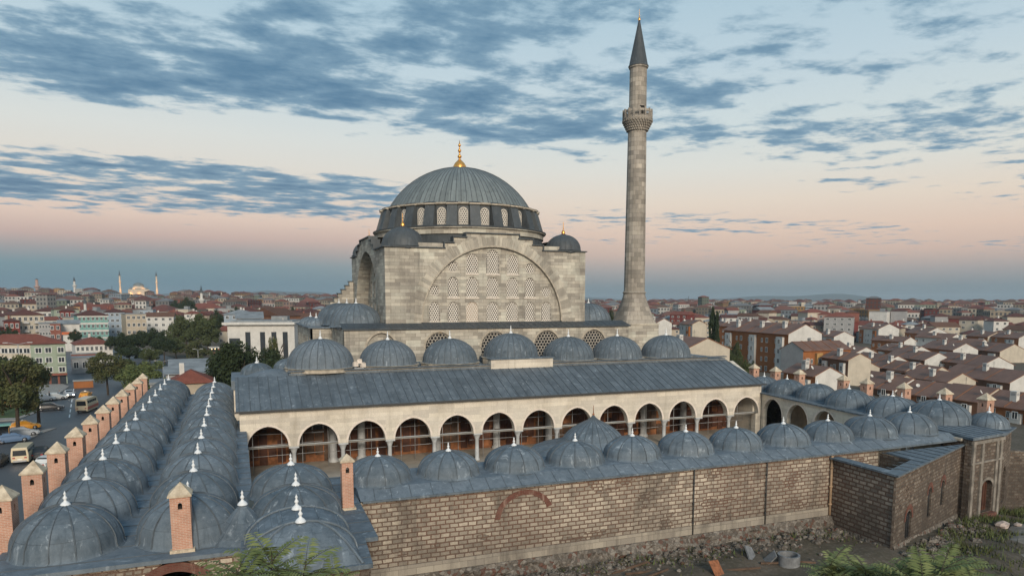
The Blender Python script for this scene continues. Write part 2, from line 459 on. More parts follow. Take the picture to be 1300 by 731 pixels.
M['dark'] = m_plain('dark_recess', (0.018, 0.016, 0.015), 0.9, 0.1)
M['iron'] = m_plain('dark_iron', (0.05, 0.05, 0.05), 0.6, 0.1)
M['steel'] = m_plain('galvanised_steel', (0.34, 0.345, 0.35), 0.5, 0.2, 3, 0.2)
def m_block(name, blk1, blk2, brick1, w, h, mort, stain_amt=0.6):
    """pale stone blocks framed all round by red brick courses"""
    m = Mat(name); uv = m.uv(); p = m.pos()
    wob = m.noise(p, 1.1, 3, 0.5)
    mp = m.N('ShaderNodeVectorMath', operation='ADD'); cb = m.N('ShaderNodeCombineXYZ')
    m.L(m.math('MULTIPLY', m.math('SUBTRACT', wob, 0.5), 0.10), cb.inputs[1]); m.L(m.math('MULTIPLY', m.math('SUBTRACT', wob, 0.5), 0.22), cb.inputs[0])
    m.L(uv, mp.inputs[0]); m.L(cb.outputs[0], mp.inputs[1]); uv2 = mp.outputs[0]
    bt = m.brick(uv2, w, h, mort, blk1, blk2, brick1, 0.42, 0.05, 0.0)
    # thin bricks inside the red courses
    br = m.brick(uv2, 0.24, 0.062, 0.012, brick1, tuple(q * 0.62 for q in brick1), (0.22, 0.17, 0.13), 0.5, 0.1)
    mk = m.range(m.noise(p, 0.30, 2, 0.5, (1, 1, 2.2)), 0.63, 0.64)
    bw = m.brick(uv2, w * 0.62, h * 0.78, mort * 1.15, blk1, blk2, brick1, 0.33, 0.05, 0.0)
    fac = m.math('ADD', m.math('MULTIPLY', bt.outputs['Fac'], m.math('SUBTRACT', 1.0, mk)), m.math('MULTIPLY', bw.outputs['Fac'], mk))
    bcol = m.mix(mk, bt.outputs['Color'], bw.outputs['Color'])
    # per-block shade, dark and light blocks
    bt2 = m.brick(uv2, w, h, 0.0, (1.18, 1.16, 1.12), (0.66, 0.64, 0.63), (1, 1, 1), 0.42, 0.0, -0.15)
    bt4 = m.brick(uv2, w * 0.62, h * 0.78, 0.0, (1.2, 1.18, 1.12), (0.45, 0.43, 0.43), (1, 1, 1), 0.33, 0.0, 0.1)
    stone = m.mix(0.85, bcol, m.mix(mk, bt2.outputs['Color'], bt4.outputs['Color']), 'MULTIPLY')
    c = m.mix(fac, stone, br.outputs['Color'])
    # areas where the bricks have been replaced by blocks / weathered over
    a = m.range(m.noise(p, 0.16, 4, 0.6, (1, 1, 0.6)), 0.44, 0.60)
    c2 = m.mix(0.55, c, m.mix(fac, (0.20, 0.165, 0.13), brick1))
    c = m.mix(a, c, c2)
    sz = m.N('ShaderNodeSeparateXYZ'); m.L(p, sz.inputs[0])
    n = m.noise(p, 0.42, 8, 0.70, (1, 1, 0.5), 0.5)
    c = m.mix(m.math('MULTIPLY', m.range(n, 0.47, 0.68), stain_amt, True), c, (0.075, 0.062, 0.052))
    dr = m.math('MULTIPLY', m.range(m.noise(p, 1.1, 6, 0.72, (1, 1, 0.07)), 0.56, 0.72), 0.6, True)
    c = m.mix(dr, c, (0.06, 0.052, 0.045))
    damp = m.math('MULTIPLY', m.range(m.math('ADD', sz.outputs[2], m.math('MULTIPLY', n, 3.0)), 4.2, 7.2, 1.0, 0.0), 0.75, True)
    c = m.mix(damp, c, m.mix(0.65, c, (0.055, 0.047, 0.040)))
    g = m.noise(p, 11, 5, 0.75)
    c = m.mix(0.5, c, m.mix(m.range(g, 0.3, 0.7), (0.5, 0.5, 0.5), (1.4, 1.4, 1.4)), 'MULTIPLY')
    m.bump(m.math('ADD', m.math('MULTIPLY', fac, -0.7), m.math('MULTIPLY', g, 0.8)), 0.6, 0.05)
    return m.out(c, 0.92, 0, 0.15)
M['block_wall'] = m_block('stone_and_brick_wall', (0.46, 0.408, 0.338), (0.33, 0.292, 0.242), (0.130, 0.066, 0.047), 0.60, 0.285, 0.040, 0.75)
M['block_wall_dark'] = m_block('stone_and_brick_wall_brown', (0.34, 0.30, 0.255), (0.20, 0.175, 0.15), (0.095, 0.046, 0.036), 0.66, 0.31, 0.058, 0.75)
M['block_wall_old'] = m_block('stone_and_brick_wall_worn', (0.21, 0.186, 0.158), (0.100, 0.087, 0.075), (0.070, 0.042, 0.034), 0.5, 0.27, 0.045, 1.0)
def m_rubble():
    m = Mat('rubble_masonry'); p = m.pos()
    vo = m.N('ShaderNodeTexVoronoi', feature='F1'); m.L(p, vo.inputs['Vector']); vo.inputs['Scale'].default_value = 4.2
    v2 = m.N('ShaderNodeTexVoronoi', feature='DISTANCE_TO_EDGE'); m.L(p, v2.inputs['Vector']); v2.inputs['Scale'].default_value = 4.2
    hs = m.N('ShaderNodeSeparateColor'); m.L(vo.outputs['Color'], hs.inputs[0])
    c = m.mix(hs.outputs[0], (0.095, 0.083, 0.07), (0.25, 0.225, 0.195))
    c = m.mix(m.range(hs.outputs[1], 0.86, 0.88), c, (0.13, 0.072, 0.055))
    c = m.mix(m.range(v2.outputs[0], 0.0, 0.05, 1, 0), c, (0.07, 0.058, 0.048))
    n = m.noise(p, 0.9, 6, 0.7); c = m.mix(m.range(n, 0.45, 0.7, 0, 0.7), c, (0.07, 0.06, 0.05))
    m.bump(m.math('ADD', v2.outputs[0], m.math('MULTIPLY', m.noise(p, 8, 4), 0.3)), 0.9, 0.12)
    return m.out(c, 0.95, 0, 0.1)
M['rubble'] = m_rubble()
def m_brickwork(name, c1, c2, cm):
    m = Mat(name); p = m.pos()
    bt = m.brick(m.uv(), 0.26, 0.085, 0.014, c1, c2, cm, 0.5, 0.15)
    c = bt.outputs['Color']; n = m.noise(p, 1.3, 6, 0.65)
    c = m.mix(m.range(n, 0.45, 0.7, 0, 0.45), c, (0.20, 0.13, 0.10))
    c = m.mix(m.range(m.noise(p, 3.0, 5, 0.7, (1, 1, 0.2)), 0.56, 0.74, 0, 0.5), c, (0.52, 0.40, 0.32))
    m.bump(bt.outputs['Fac'], -0.4, 0.02)
    return m.out(c, 0.9, 0, 0.2)
M['brick'] = m_brickwork('chimney_brick', (0.50, 0.255, 0.175), (0.40, 0.185, 0.120), (0.50, 0.38, 0.30))
M['brick_red'] = m_brickwork('arch_brick', (0.15, 0.050, 0.036), (0.10, 0.036, 0.027), (0.12, 0.075, 0.058))
def m_cap():
    m = Mat('chimney_cap_stone'); p = m.pos(); n = m.noise(p, 2.2, 6, 0.7)
    c = m.mix(m.range(n, 0.35, 0.65), (0.36, 0.29, 0.21), (0.62, 0.53, 0.40))
    c = m.mix(m.range(m.noise(p, 5.5, 5, 0.7), 0.58, 0.7, 0, 0.7), c, (0.20, 0.165, 0.12))
    return m.out(c, 0.95, 0, 0.15)
M['cap'] = m_cap()
def m_ground():
    m = Mat('ground_mix'); p = m.pos()
    n = m.noise(p, 0.35, 8, 0.68); n2 = m.noise(p, 3.0, 7, 0.75)
    c = m.mix(m.range(n, 0.38, 0.6), (0.120, 0.098, 0.077), (0.085, 0.073, 0.054))
    c = m.mix(m.range(n2, 0.5, 0.7, 0, 0.8), c, (0.19, 0.165, 0.135))
    c = m.mix(m.range(m.noise(p, 12, 5, 0.8), 0.55, 0.75, 0, 0.7), c, (0.04, 0.036, 0.03))
    m.bump(n2, 0.6, 0.15)
    return m.out(c, 0.97, 0, 0.1)
M['ground'] = m_ground()
M['path'] = m_plain('dusty_path', (0.165, 0.15, 0.13), 0.95, 0.3, 1.2)
def m_asphalt():
    m = Mat('asphalt'); p = m.pos(); n = m.noise(p, 0.12, 5, 0.6); g = m.noise(p, 20, 3, 0.7)
    c = m.mix(m.range(n, 0.35, 0.65), (0.040, 0.043, 0.048), (0.068, 0.070, 0.075))
    c = m.mix(m.range(g, 0.4, 0.7, 0, 0.35), c, (0.10, 0.10, 0.105))
    return m.out(c, m.range(n, 0.3, 0.7, 0.42, 0.62), 0, 0.5)
M['asphalt'] = m_asphalt()
M['paving'] = m_plain('pavement_slabs', (0.26, 0.245, 0.225), 0.9, 0.2, 2)
M['paint'] = m_plain('road_paint', (0.70, 0.70, 0.68), 0.7, 0.15, 3)
M['court'] = m_plain('courtyard_paving', (0.33, 0.29, 0.24), 0.9, 0.2, 0.8)
M['wood'] = m_plain('reddish_boarding', (0.23, 0.095, 0.040), 0.8, 0.6, 1.1)
M['wood_dark'] = m_plain('dark_boarding', (0.075, 0.032, 0.020), 0.8, 0.5, 0.9)
M['timber'] = m_plain('rough_timber', (0.10, 0.065, 0.045), 0.9, 0.4, 2)
M['plaster'] = m_plain('arcade_plaster', (0.30, 0.235, 0.17), 0.9, 0.25, 1)
M['column'] = m_plain('grey_marble', (0.42, 0.43, 0.43), 0.6, 0.15, 2)
M['sheet_rust'] = m_plain('rusty_sheet', (0.24, 0.095, 0.045), 0.8, 0.5, 4)
M['concrete'] = m_plain('concrete', (0.16, 0.165, 0.17), 0.9, 0.3, 3)
M['copper'] = m_plain('pale_pipe', (0.36, 0.25, 0.16), 0.6, 0.2, 3)
M['bark'] = m_plain('bark', (0.055, 0.042, 0.032), 0.95, 0.3, 4)
def m_leaf(name, c1, c2, c3):
    m = Mat(name); r = m.rand(); g = m.N('ShaderNodeNewGeometry').outputs['Random Per Island']
    c = m.mix(g, c1, c2); c = m.mix(m.range(m.noise(m.pos(), 0.55, 3), 0.4, 0.65), c, c3)
    c = m.mix(m.math('MULTIPLY', r, 0.35), c, c2)
    m.b.inputs['Transmission Weight'].default_value = 0.0
    return m.out(c, 0.75, 0, 0.25)
M['leaf'] = m_leaf('leaf_green', (0.038, 0.056, 0.020), (0.080, 0.094, 0.034), (0.052, 0.068, 0.026))
M['leaf_dark'] = m_leaf('leaf_dark', (0.014, 0.026, 0.012), (0.035, 0.050, 0.020), (0.022, 0.036, 0.014))
M['leaf_olive'] = m_leaf('leaf_olive', (0.044, 0.062, 0.022), (0.090, 0.100, 0.038), (0.070, 0.066, 0.026))
M['leaf_light'] = m_leaf('leaf_light', (0.055, 0.085, 0.026), (0.11, 0.13, 0.048), (0.075, 0.10, 0.034))
M['leaf_near'] = m_leaf('leaf_near', (0.11, 0.145, 0.045), (0.23, 0.24, 0.10), (0.085, 0.11, 0.035))
M['blossom'] = m_plain('blossom', (0.62, 0.55, 0.50), 0.8, 0.1)
M['grass'] = m_plain('grass', (0.045, 0.075, 0.022), 0.95, 0.35, 2)
# ------------------------------------------------------------------ terrain, sea, hills, haze
def T(x, y):
    d = math.hypot(x, y); az = math.degrees(math.atan2(x, y))
    w = smooth01(-12, 22, az)
    crest = 21.0 * (1 - w) + 6.0 * w
    z = crest * smooth01(330, 1300, d) * (1 - smooth01(1650, 2700, d))
    z -= 4.0 * smooth01(1900, 2800, d)
    z -= 3.6 * smooth01(68, 82, x) * (1 - smooth01(260, 700, d))
    z += 5.5 * math.exp(-(((x - 112) / 38) ** 2 + ((y - 158) / 48) ** 2))
    # raised ground in front of the long wall and the mosque terrace
    fr = smooth01(-7, 2, x) * (1 - smooth01(58, 74, x)) * (1 - smooth01(108, 122, y))
    z += (2.5 - 0.9 * smooth01(40, 58, x)) * fr
    z += 0.35 * fr * (math.sin(x * 0.9 + y * 0.6) * 0.3 + math.sin(x * 0.37 - y * 1.1) * 0.4) * (1 - smooth01(36, 41, y))
    return z
def build_terrain():
    mb = MB(); rs = [0.0]; r = 1.5
    while r < 3200: rs.append(r); r *= 1.055 if r > 60 else 1.0; r += 1.3 if r < 60 else 0
    azs = []; a = -180.0
    while a < 180 - 1e-6:
        azs.append(a); a += 1.0 if -50 <= a < 90 else 5.0
    n = len(azs); idx = []
    for r in rs:
        row = []
        for a in azs:
            x, y = r * math.sin(R(a)), r * math.cos(R(a)); row.append(mb.vert((x, y, T(x, y))))
        idx.append(row)
    for i in range(len(rs) - 1):
        for k in range(n):
            k2 = (k + 1) % n
            mb.idxface((idx[i][k], idx[i + 1][k], idx[i + 1][k2], idx[i][k2]), 0, None, True)
    o = mb.build('ground', M['ground']); tag(o, kind='structure')
build_terrain()
mw = Mat('sea_water'); mw.bump(mw.noise(mw.pos(), 0.05, 4), 0.2, 0.5); mw.out((0.045, 0.075, 0.095), 0.25, 0, 0.5)
mb = MB(); mb.face([(-7800, -7800, -4.5), (7800, -7800, -4.5), (7800, 7800, -4.5), (-7800, 7800, -4.5)])
tag(mb.build('sea', mw.mat), kind='structure')
M['hill'] = m_plain('hill_scrub', (0.05, 0.065, 0.055), 0.95, 0.3, 0.004)
def hill_range(name, az0, az1, dist, fn):
    mb = MB(); n = 90; prev = None
    for k in range(n + 1):
        t = k / n; a = R(az0 + (az1 - az0) * t); h = max(0.0, fn(t))
        ring = []
        for j, (dd, hh) in enumerate(((-700, -5.2), (-380, h * 0.45 - 4.5), (0, h - 4.5), (350, h * 0.5 - 5), (700, -5.2))):
            rr = dist + dd; ring.append(mb.vert((rr * math.sin(a), rr * math.cos(a), hh)))
        if prev:
            for j in range(4): mb.idxface((prev[j], prev[j + 1], ring[j + 1], ring[j]), 0, None, True)
        prev = ring
    tag(mb.build(name, M['hill']), kind='structure')
hill_range('hills', -8, 9.5, 6300, lambda t: math.sin(math.pi * t) ** 0.6 * (96 + 22 * math.sin(9 * t + 0.8) + 11 * math.sin(23 * t + 1)) + 8)
hill_range('hills', 33, 51, 6600, lambda t: math.sin(math.pi * t) ** 0.8 * (72 + 20 * math.sin(7 * t + 2.2) + 9 * math.sin(19 * t)) + 4)
hill_range('hills', 9, 34, 6900, lambda t: math.sin(math.pi * t) ** 0.5 * (52 + 14 * math.sin(11 * t)) )

def build_haze():
    mb = MB(); mb.box((0, 0, 42), (16200, 16200, 106))
    mt = bpy.data.materials.new('haze_air'); mt.use_nodes = True; nt = mt.node_tree; nt.nodes.clear()
    v = nt.nodes.new('ShaderNodeVolumePrincipled'); v.inputs['Color'].default_value = (0.72, 0.84, 0.92, 1); v.inputs['Density'].default_value = HAZE
    v.inputs['Anisotropy'].default_value = 0.2
    o = nt.nodes.new('ShaderNodeOutputMaterial'); nt.links.new(v.outputs[0], o.inputs['Volume'])
    tag(mb.build('haze', mt), kind='stuff')
HAZE = 1.35e-4
build_haze()

# left-hand street: asphalt sheet, pavements with kerbs, grass island
def sheet(name, poly, z, mat, kind='structure'):
    mb = MB(); mb.face([(x, y, z) for x, y in poly]); return tag(mb.build(name, mat), kind=kind)
sheet('street', [(-13.2, 30), (-13.2, 245), (-36, 330), (-66, 330), (-120, 214), (-120, 30)], 0.05, M['asphalt'])
def slab(name, poly, z0, z1, mat):
    mb = MB(); mb.prism(poly, z0, z1, bottom=False); return tag(mb.build(name, mat), kind='structure')
slab('pavement', [(-12.9, 28), (-12.9, 112), (-14.8, 112), (-14.8, 28)], -0.3, 0.18, M['paving'])
def gz(px, py): p = at_z(px, py, 0.0); return (p.x, p.y)
slab('pavement', [gz(-40, 537), gz(20, 534), gz(47, 524), gz(60, 518), gz(50, 514), gz(-40, 517)], -0.3, 0.17, M['paving'])
slab('grass_island', [gz(-38, 533), gz(20, 531), gz(44, 523), gz(54, 518.2), gz(46, 515.5), gz(-38, 518)], -0.3, 0.22, M['grass'])
slab('pavement', [gz(-30, 503), gz(40, 505), gz(75, 500), gz(88, 491), gz(80, 488), gz(-30, 488)], -0.3, 0.17, M['paving'])
slab('pavement', [gz(32, 553), gz(62, 545), gz(72, 544), gz(52, 551), gz(30, 562)], -0.3, 0.16, M['paving'])
for k in range(6):
    a = gz(88 + 1.0 * k, 530 - 6.5 * k); b = gz(88.6 + 1.0 * k, 526 - 6.5 * k)
    dx, dy = (b[0] - a[0]), (b[1] - a[1]); l = math.hypot(dx, dy); nx, ny = -dy / l * 0.09, dx / l * 0.09
    sheet('lane_marking', [(a[0] - nx, a[1] - ny), (a[0] + nx, a[1] + ny), (b[0] + nx, b[1] + ny), (b[0] - nx, b[1] - ny)], 0.056, M['paint'])
def ribbon(name, pts, w, mat, dz=0.03):
    mb = MB(); P = []
    for (a, b) in zip(pts[:-1], pts[1:]):
        n = max(2, int(math.hypot(b[0] - a[0], b[1] - a[1]) / 0.5))
        for k in range(n): P.append((a[0] + (b[0] - a[0]) * k / n, a[1] + (b[1] - a[1]) * k / n))
    prev = None
    for i in range(len(P) - 1):
        d = Vector((P[i + 1][0] - P[i][0], P[i + 1][1] - P[i][1])).normalized(); row = []
        for j in range(9):
            t = (j / 8 - 0.5) * w * (1 + 0.12 * math.sin(i * 0.5)); x, y = P[i][0] - d.y * t, P[i][1] + d.x * t; row.append((x, y, T(x, y) + (dz if 0 < j < 8 else -0.03)))
        if prev:
            for j in range(8): mb.face([prev[j], row[j], row[j + 1], prev[j + 1]][::-1], 0, None, True)
        prev = row
    tag(mb.build(name, mat), kind='structure')
ribbon('path', [(47, 20), (52, 30), (58, 35.0), (66, 37), (80, 34)], 4.2, M['path'])
slab('courtyard', [(0.2, 47.2), (0.2, 83), (61.5, 83), (59, 47.2)], 0.5, 3.0, M['court'])
# ------------------------------------------------------------------ shared roof parts
def dome_mb(r, h, ribs=14, flare=0.16, seg=56, pw=2.0, rib_w=0.030, rib_h=0.03, ogee=0.0, seed=0):
    """lead dome: cap profile with a flared skirt and raised radial seams"""
    mb = MB(); prof = [(r + flare, -0.03), (r + flare * 0.35, 0.05), (r, 0.16)]
    n = 14
    for k in range(1, n + 1):
        t = math.pi / 2 * k / n
        rr = r * math.cos(t); zz = 0.16 + (h - 0.16) * math.sin(t) ** (1.0)
        if ogee: zz += ogee * max(0, 1 - rr / (r * 0.45)) ** 2
        prof.append((max(rr, 0.0), zz))
    mb.lathe(prof, seg=seg, smooth=True, uvr=ribs * 1.158 / (2 * math.pi)); jr = random.Random(seed)
    if seed:        # hand-beaten sheets: shallow dents and sags
        ph = [jr.uniform(0, 6.28) for _ in range(6)]
        for i, (x, y, z) in enumerate(mb.v):
            d = 0.016 * (math.sin(3.1 * x + ph[0]) * math.sin(2.7 * y + ph[1]) + math.sin(5.3 * y + ph[2] + z) * math.sin(4.7 * x + ph[3]) + 0.6 * math.sin(9 * z + ph[4] + 3 * x)); q = math.sqrt(x * x + y * y + z * z) or 1
            mb.v[i] = (x * (1 + d / q), y * (1 + d / q), z * (1 + d / q))
    for k in range(ribs):
        a = 2 * math.pi * k / ribs + (jr.uniform(-0.035, 0.035) if seed else 0); ca, sa = math.cos(a), math.sin(a); tx, ty = -sa, ca
        pr = prof[1:-1]; prev = None
        for i, (rr, zz) in enumerate(pr):
            nx = rr / r; o = rib_h; k2 = (rib_w * min(1.0, 0.35 + rr / r))
            base = [(rr * ca - tx * k2, rr * sa - ty * k2, zz), (rr * ca + tx * k2, rr * sa + ty * k2, zz)]
            top = [((rr + o * nx) * ca - tx * k2 * 0.6, (rr + o * nx) * sa - ty * k2 * 0.6, zz + o), ((rr + o * nx) * ca + tx * k2 * 0.6, (rr + o * nx) * sa + ty * k2 * 0.6, zz + o)]
            cur = base + top
            if prev:
                mb.face([prev[2], prev[3], cur[3], cur[2]], 1); mb.face([prev[0], prev[2], cur[2], cur[0]], 1); mb.face([prev[3], prev[1], cur[1], cur[3]], 1)
            prev = cur
    return mb
def finial_mb(h=0.95, w=0.30, seg=16):
    mb = MB()
    mb.lathe([(w, 0), (w * 0.98, h * 0.06), (w * 0.72, h * 0.17), (w * 0.34, h * 0.27), (w * 0.20, h * 0.36), (w * 0.40, h * 0.45), (w * 0.42, h * 0.52), (w * 0.22, h * 0.60),
              (w * 0.15, h * 0.68), (w * 0.28, h * 0.76), (w * 0.18, h * 0.84), (w * 0.06, h * 0.90), (0, h)], seg=seg)
    return mb
def gold_mb(h, w):
    mb = MB()
    mb.lathe([(w, 0), (w * 0.96, h * 0.10), (w * 0.72, h * 0.20), (w * 0.36, h * 0.28), (w * 0.16, h * 0.33), (w * 0.13, h * 0.36), (w * 0.30, h * 0.40), (w * 0.31, h * 0.44), (w * 0.13, h * 0.48),
              (w * 0.10, h * 0.56), (w * 0.24, h * 0.60), (w * 0.24, h * 0.64), (w * 0.10, h * 0.68), (w * 0.08, h * 0.75), (w * 0.2, h * 0.78), (w * 0.2, h * 0.82), (w * 0.08, h * 0.86), (0, h)], seg=20)
    return mb
def proto(mb, name, mats):
    o = mb.build(name, mats); me = o.data; bpy.data.objects.remove(o); return me
ME = {}
ME['cell_dome'] = proto(dome_mb(2.42, 1.72, 14), 'cell_dome', [M['lead'], M['seam']])
ME['front_dome'] = proto(dome_mb(2.02, 1.47, 12), 'front_dome', [M['lead'], M['seam']])
ME['finial'] = proto(finial_mb(), 'roof_finial', [M['finial_white']])
FZ = {'cell_dome': 1.70, 'front_dome': 1.45, 'right_dome': 1.73}
for _k in (1, 2, 3):
    ME['cell_dome%d' % _k] = proto(dome_mb(2.42, 1.72, 14, seed=_k), 'cell_dome', [M['lead'], M['seam']])
    ME['front_dome%d' % _k] = proto(dome_mb(2.02, 1.47, 12, seed=10 + _k), 'front_dome', [M['lead'], M['seam']])
_vc = [0]
def add_dome(parent, me, loc, scale=1.0, fin=True, fz=None, fs=None, rz=None):
    _vc[0] += 1; vk = {'cell_dome': 'cell_dome%d', 'front_dome': 'front_dome%d'}.get(me.name.split('.')[0])
    if vk: me = ME[vk % (1 + _vc[0] % 3)]
    d = inst('dome', me, parent, loc, rnd.random() * 6.28 if rz is None else rz, scale)
    if fin:
        fz = FZ.get(me.name.split('.')[0], 1.70) if fz is None else fz; fs = 0.80 if fs is None else fs; fs = fs if isinstance(fs, tuple) else (fs,) * 3
        sc = scale if isinstance(scale, tuple) else (scale,) * 3
        f = inst('finial', ME['finial'], d, (0, 0, fz), 0, (fs[0] / sc[0], fs[1] / sc[1], fs[2] / sc[2]))
    return d
def chimney_meshes(w, h):
    b = MB(); a = w / 2
    # four walls with a little arched smoke hole near the top of each
    hole = dict(s=a, w=0.20, zb=h - 0.62, zs=h - 0.40, kind='pointed', n=6)
    C = [(-a, -a), (a, -a), (a, a), (-a, a)]
    for i in range(4): b.wall(C[i], C[(i + 1) % 4], 0, h, [hole], 0.16, ends=False, back=False)
    b.box((0, 0, h * 0.5 - 0.3), (w - 0.36, w - 0.36, h - 0.4), mi=1)
    b.box((0, 0, 0.06), (w + 0.22, w + 0.22, 0.18), mi=2)
    c = MB(); e = a + 0.09
    c.prism([(-e, -e), (e, -e), (e, e), (-e, e)], 0, 0.09)
    hh = w * 0.72
    for i in range(4):
        p, q = [(-e, -e), (e, -e), (e, e), (-e, e)][i], [(-e, -e), (e, -e), (e, e), (-e, e)][(i + 1) % 4]
        c.face([(p[0], p[1], 0.09), (q[0], q[1], 0.09), (0.02, 0.02, hh)])
    return proto(b, 'chimney', [M['brick'], M['dark'], M['cap']]), proto(c, 'chimney_cap', [M['cap']])
CH = {}
def add_chimney(parent, loc, w, h, rz=0.0):
    key = (w, h)
    if key not in CH: CH[key] = chimney_meshes(w, h)
    b = inst('chimney', CH[key][0], parent, loc, rz + rnd.uniform(-0.05, 0.05)); b.rotation_euler[0] = rnd.uniform(-0.012, 0.012); b.rotation_euler[1] = rnd.uniform(-0.012, 0.012); inst('cap', CH[key][1], b, (0, 0, h))
    return b
def roof_sheet(name, poly, z0, z1, parent, root, mat='lead_roof', seams=None, slope=None):
    """flat lead roof; seams = (direction, pitch): raised standing seams clipped to the polygon"""
    mb = MB(); mb.prism(poly, z0, z1)
    if seams:
        dx, dy = seams[0]; l = math.hypot(dx, dy); dx /= l; dy /= l; nx, ny = -dy, dx
        offs = [p[0] * nx + p[1] * ny for p in poly]; o = min(offs) + seams[1] * 0.5
        while o < max(offs):
            hits = []
            for i in range(len(poly)):
                p, q = poly[i], poly[(i + 1) % len(poly)]; a = p[0] * nx + p[1] * ny - o; b = q[0] * nx + q[1] * ny - o
                if a * b < 0:
                    t = a / (a - b); x, y = p[0] + (q[0] - p[0]) * t, p[1] + (q[1] - p[1]) * t; hits.append(x * dx + y * dy)
            hits.sort()
            for i in range(0, len(hits) - 1, 2):
                s, e = hits[i], hits[i + 1]; c = (s + e) / 2
                mb.box((dx * c + nx * o, dy * c + ny * o, z1 + 0.02), (e - s - 0.02, 0.03, 0.03), math.atan2(dy, dx), 1, bottom=False)
            o += seams[1] * rnd.uniform(0.92, 1.08)
    return mb.build(name, [M[mat], M['seam']], parent, off=root)

RZ = 8.3        # medrese roof level
# ------------------------------------------------------------------ left wing (double row of cells) and its corner room
RL = 7.8       # the left wing lies a little lower
def left_wing():
    root = (-5.2, 36.2, 0.0)
    w = empty('medrese_wing', root, 'long low wing beside the street with two rows of lead domes and brick chimneys', 'building', None)
    mb = MB()
    mb.wall((-10.75, 36.45), (-0.2, 36.45), -0.3, RL - 0.2, [dict(s=7.6, w=3.2, zb=4.6, zs=5.7, kind='pointed')], 0.5, ends=False)
    mb.wall((-10.75, 100.6), (-10.75, 36.45), -0.3, RL - 0.2, (), 0.0)
    mb.wall((0.0, 36.45), (0.0, 100.6), 0.0, RL - 0.2); mb.wall((0, 100.6), (-10.75, 100.6), -0.3, RL - 0.2)
    mb.build('wall', M['block_wall'], w, off=root)
    # red brick ring of the relieving arch on the end wall
    a = MB(); n = 16
    for k in range(n):
        t0, t1 = math.pi * (0.10 + 0.8 * k / n), math.pi * (0.10 + 0.8 * (k + 1) / n)
        P = [(-3.15 - rr * math.cos(t), 36.39, 5.4 + rr * math.sin(t)) for rr, t in ((1.65, t0), (1.65, t1), (2.1, t1), (2.1, t0))]
        a.face(P[::-1]); a.face([P[3], P[2], (P[2][0], 36.452, P[2][2]), (P[3][0], 36.452, P[3][2])])
    a.build('brick_arch', M['brick_red'], w, off=root)
    roof_sheet('roof', [(-11.0, 36.15), (0.35, 36.15), (0.35, 46.9), (0.62, 46.9), (0.62, 70.0), (0.05, 70.0), (0.05, 100.8), (-11.0, 100.8)], RL - 0.2, RL, w, root, seams=((1, 0.0), 1.8))
    P = 5.40
    L = lambda p: (p[0] - root[0], p[1] - root[1], p[2] - root[2])
    for i in range(12):
        add_dome(w, ME['cell_dome'], L((-8.15, 39.7 + P * i, RL)), (rnd.uniform(1.0, 1.03), rnd.uniform(1.0, 1.03), 1.27), fz=1.70)
    for i in range(11):
        add_dome(w, ME['cell_dome'], L((-2.62, 39.6 + P * i + 0.3 * (i > 4), RL)), (rnd.uniform(0.98, 1.03), rnd.uniform(0.98, 1.03), 1.27), fz=1.70)
    for i in range(11):
        add_chimney(w, L((-10.95, 40.55 + 5.76 * i, 6.9)), 0.98, 3.45)
    add_chimney(w, L((-2.80, 37.35, RL)), 0.90, 2.75)
    # corner room: barrel roof with two finials, set forward
    mb = MB()
    mb.wall((0.05, 31.2), (5.25, 31.2), 0, RZ - 0.25, (), 0.0); mb.wall((5.25, 31.2), (5.25, 34.3), 0, RZ - 0.25); mb.wall((5.85, 34.3), (5.85, 41.0), 0, RZ - 0.25)
    mb.wall((5.25, 34.3), (5.85, 34.3), 0, RZ - 0.25); mb.wall((0.05, 36.4), (0.05, 31.2), 0, RZ - 0.25)
    mb.build('room_wall', M['block_wall_old'], w, off=root)
    roof_sheet('room_roof', [(-0.15, 30.75), (5.35, 30.75), (5.6, 34.3), (6.25, 34.3), (6.55, 47.3), (0.64, 47.3), (0.64, 36.12), (0.36, 36.12), (-0.15, 36.1)], RZ - 0.22, RZ - 0.01, w, root, seams=((1, 0.04), 1.7))
    v = MB(); n = 18; cx, hw, hh = 2.5, 2.45, 1.62; y0, y1, ya, yb = 30.9, 37.6, 32.9, 35.4
    def pt(t, y, k): return (cx - hw * k * math.cos(t), y, RZ - 0.02 + hh * k * math.sin(t) if k > 0 else RZ)
    rows = []
    for y, k in ((y0, None), (31.3, 0.45), (31.9, 0.74), (32.45, 0.92), (ya, 1.0), (34.2, 1.0), (yb, 1.0), (36.2, 0.93), (36.9, 0.70), (37.6, None)):
        row = []
        for j in range(n + 1):
            t = math.pi * j / n
            x = cx - hw * math.cos(t) * (1.0 if k is None else 1.0)
            z = RZ - 0.02 + (0.0 if k is None else hh * k * math.sin(t))
            row.append(v.vert((x, y, z)))
        rows.append(row)
    for i in range(len(rows) - 1):
        for j in range(n): v.idxface((rows[i][j], rows[i][j + 1], rows[i + 1][j + 1], rows[i + 1][j]), 0, None, True)
    def rail(pts, rr=0.07):
        for p, q in zip(pts[:-1], pts[1:]): v.tube(p, q, rr, seg=6, mi=0, caps=False)
    for y in (32.9, 35.4):
        rail([(cx - (hw + 0.02) * math.cos(math.pi * j / n), y, RZ + 0.02 + hh * math.sin(math.pi * j / n)) for j in range(n + 1)])
    for sx in (-1, 1):
        rail([(cx + sx * hw * c, y, RZ + 0.01 + hh * k * math.sqrt(max(0, 1 - c * c))) for c, y, k in ((0.30, 32.9, 1.0), (0.55, 32.45, 0.92), (0.75, 31.9, 0.74), (0.9, 31.3, 0.45), (1.0, 30.9, 0))])
    for j in (4, 7, 11, 14):
        t = math.pi * j / n; rail([(cx - hw * math.cos(t), y, RZ + hh * math.sin(t)) for y in (32.9, 35.4)], 0.035)
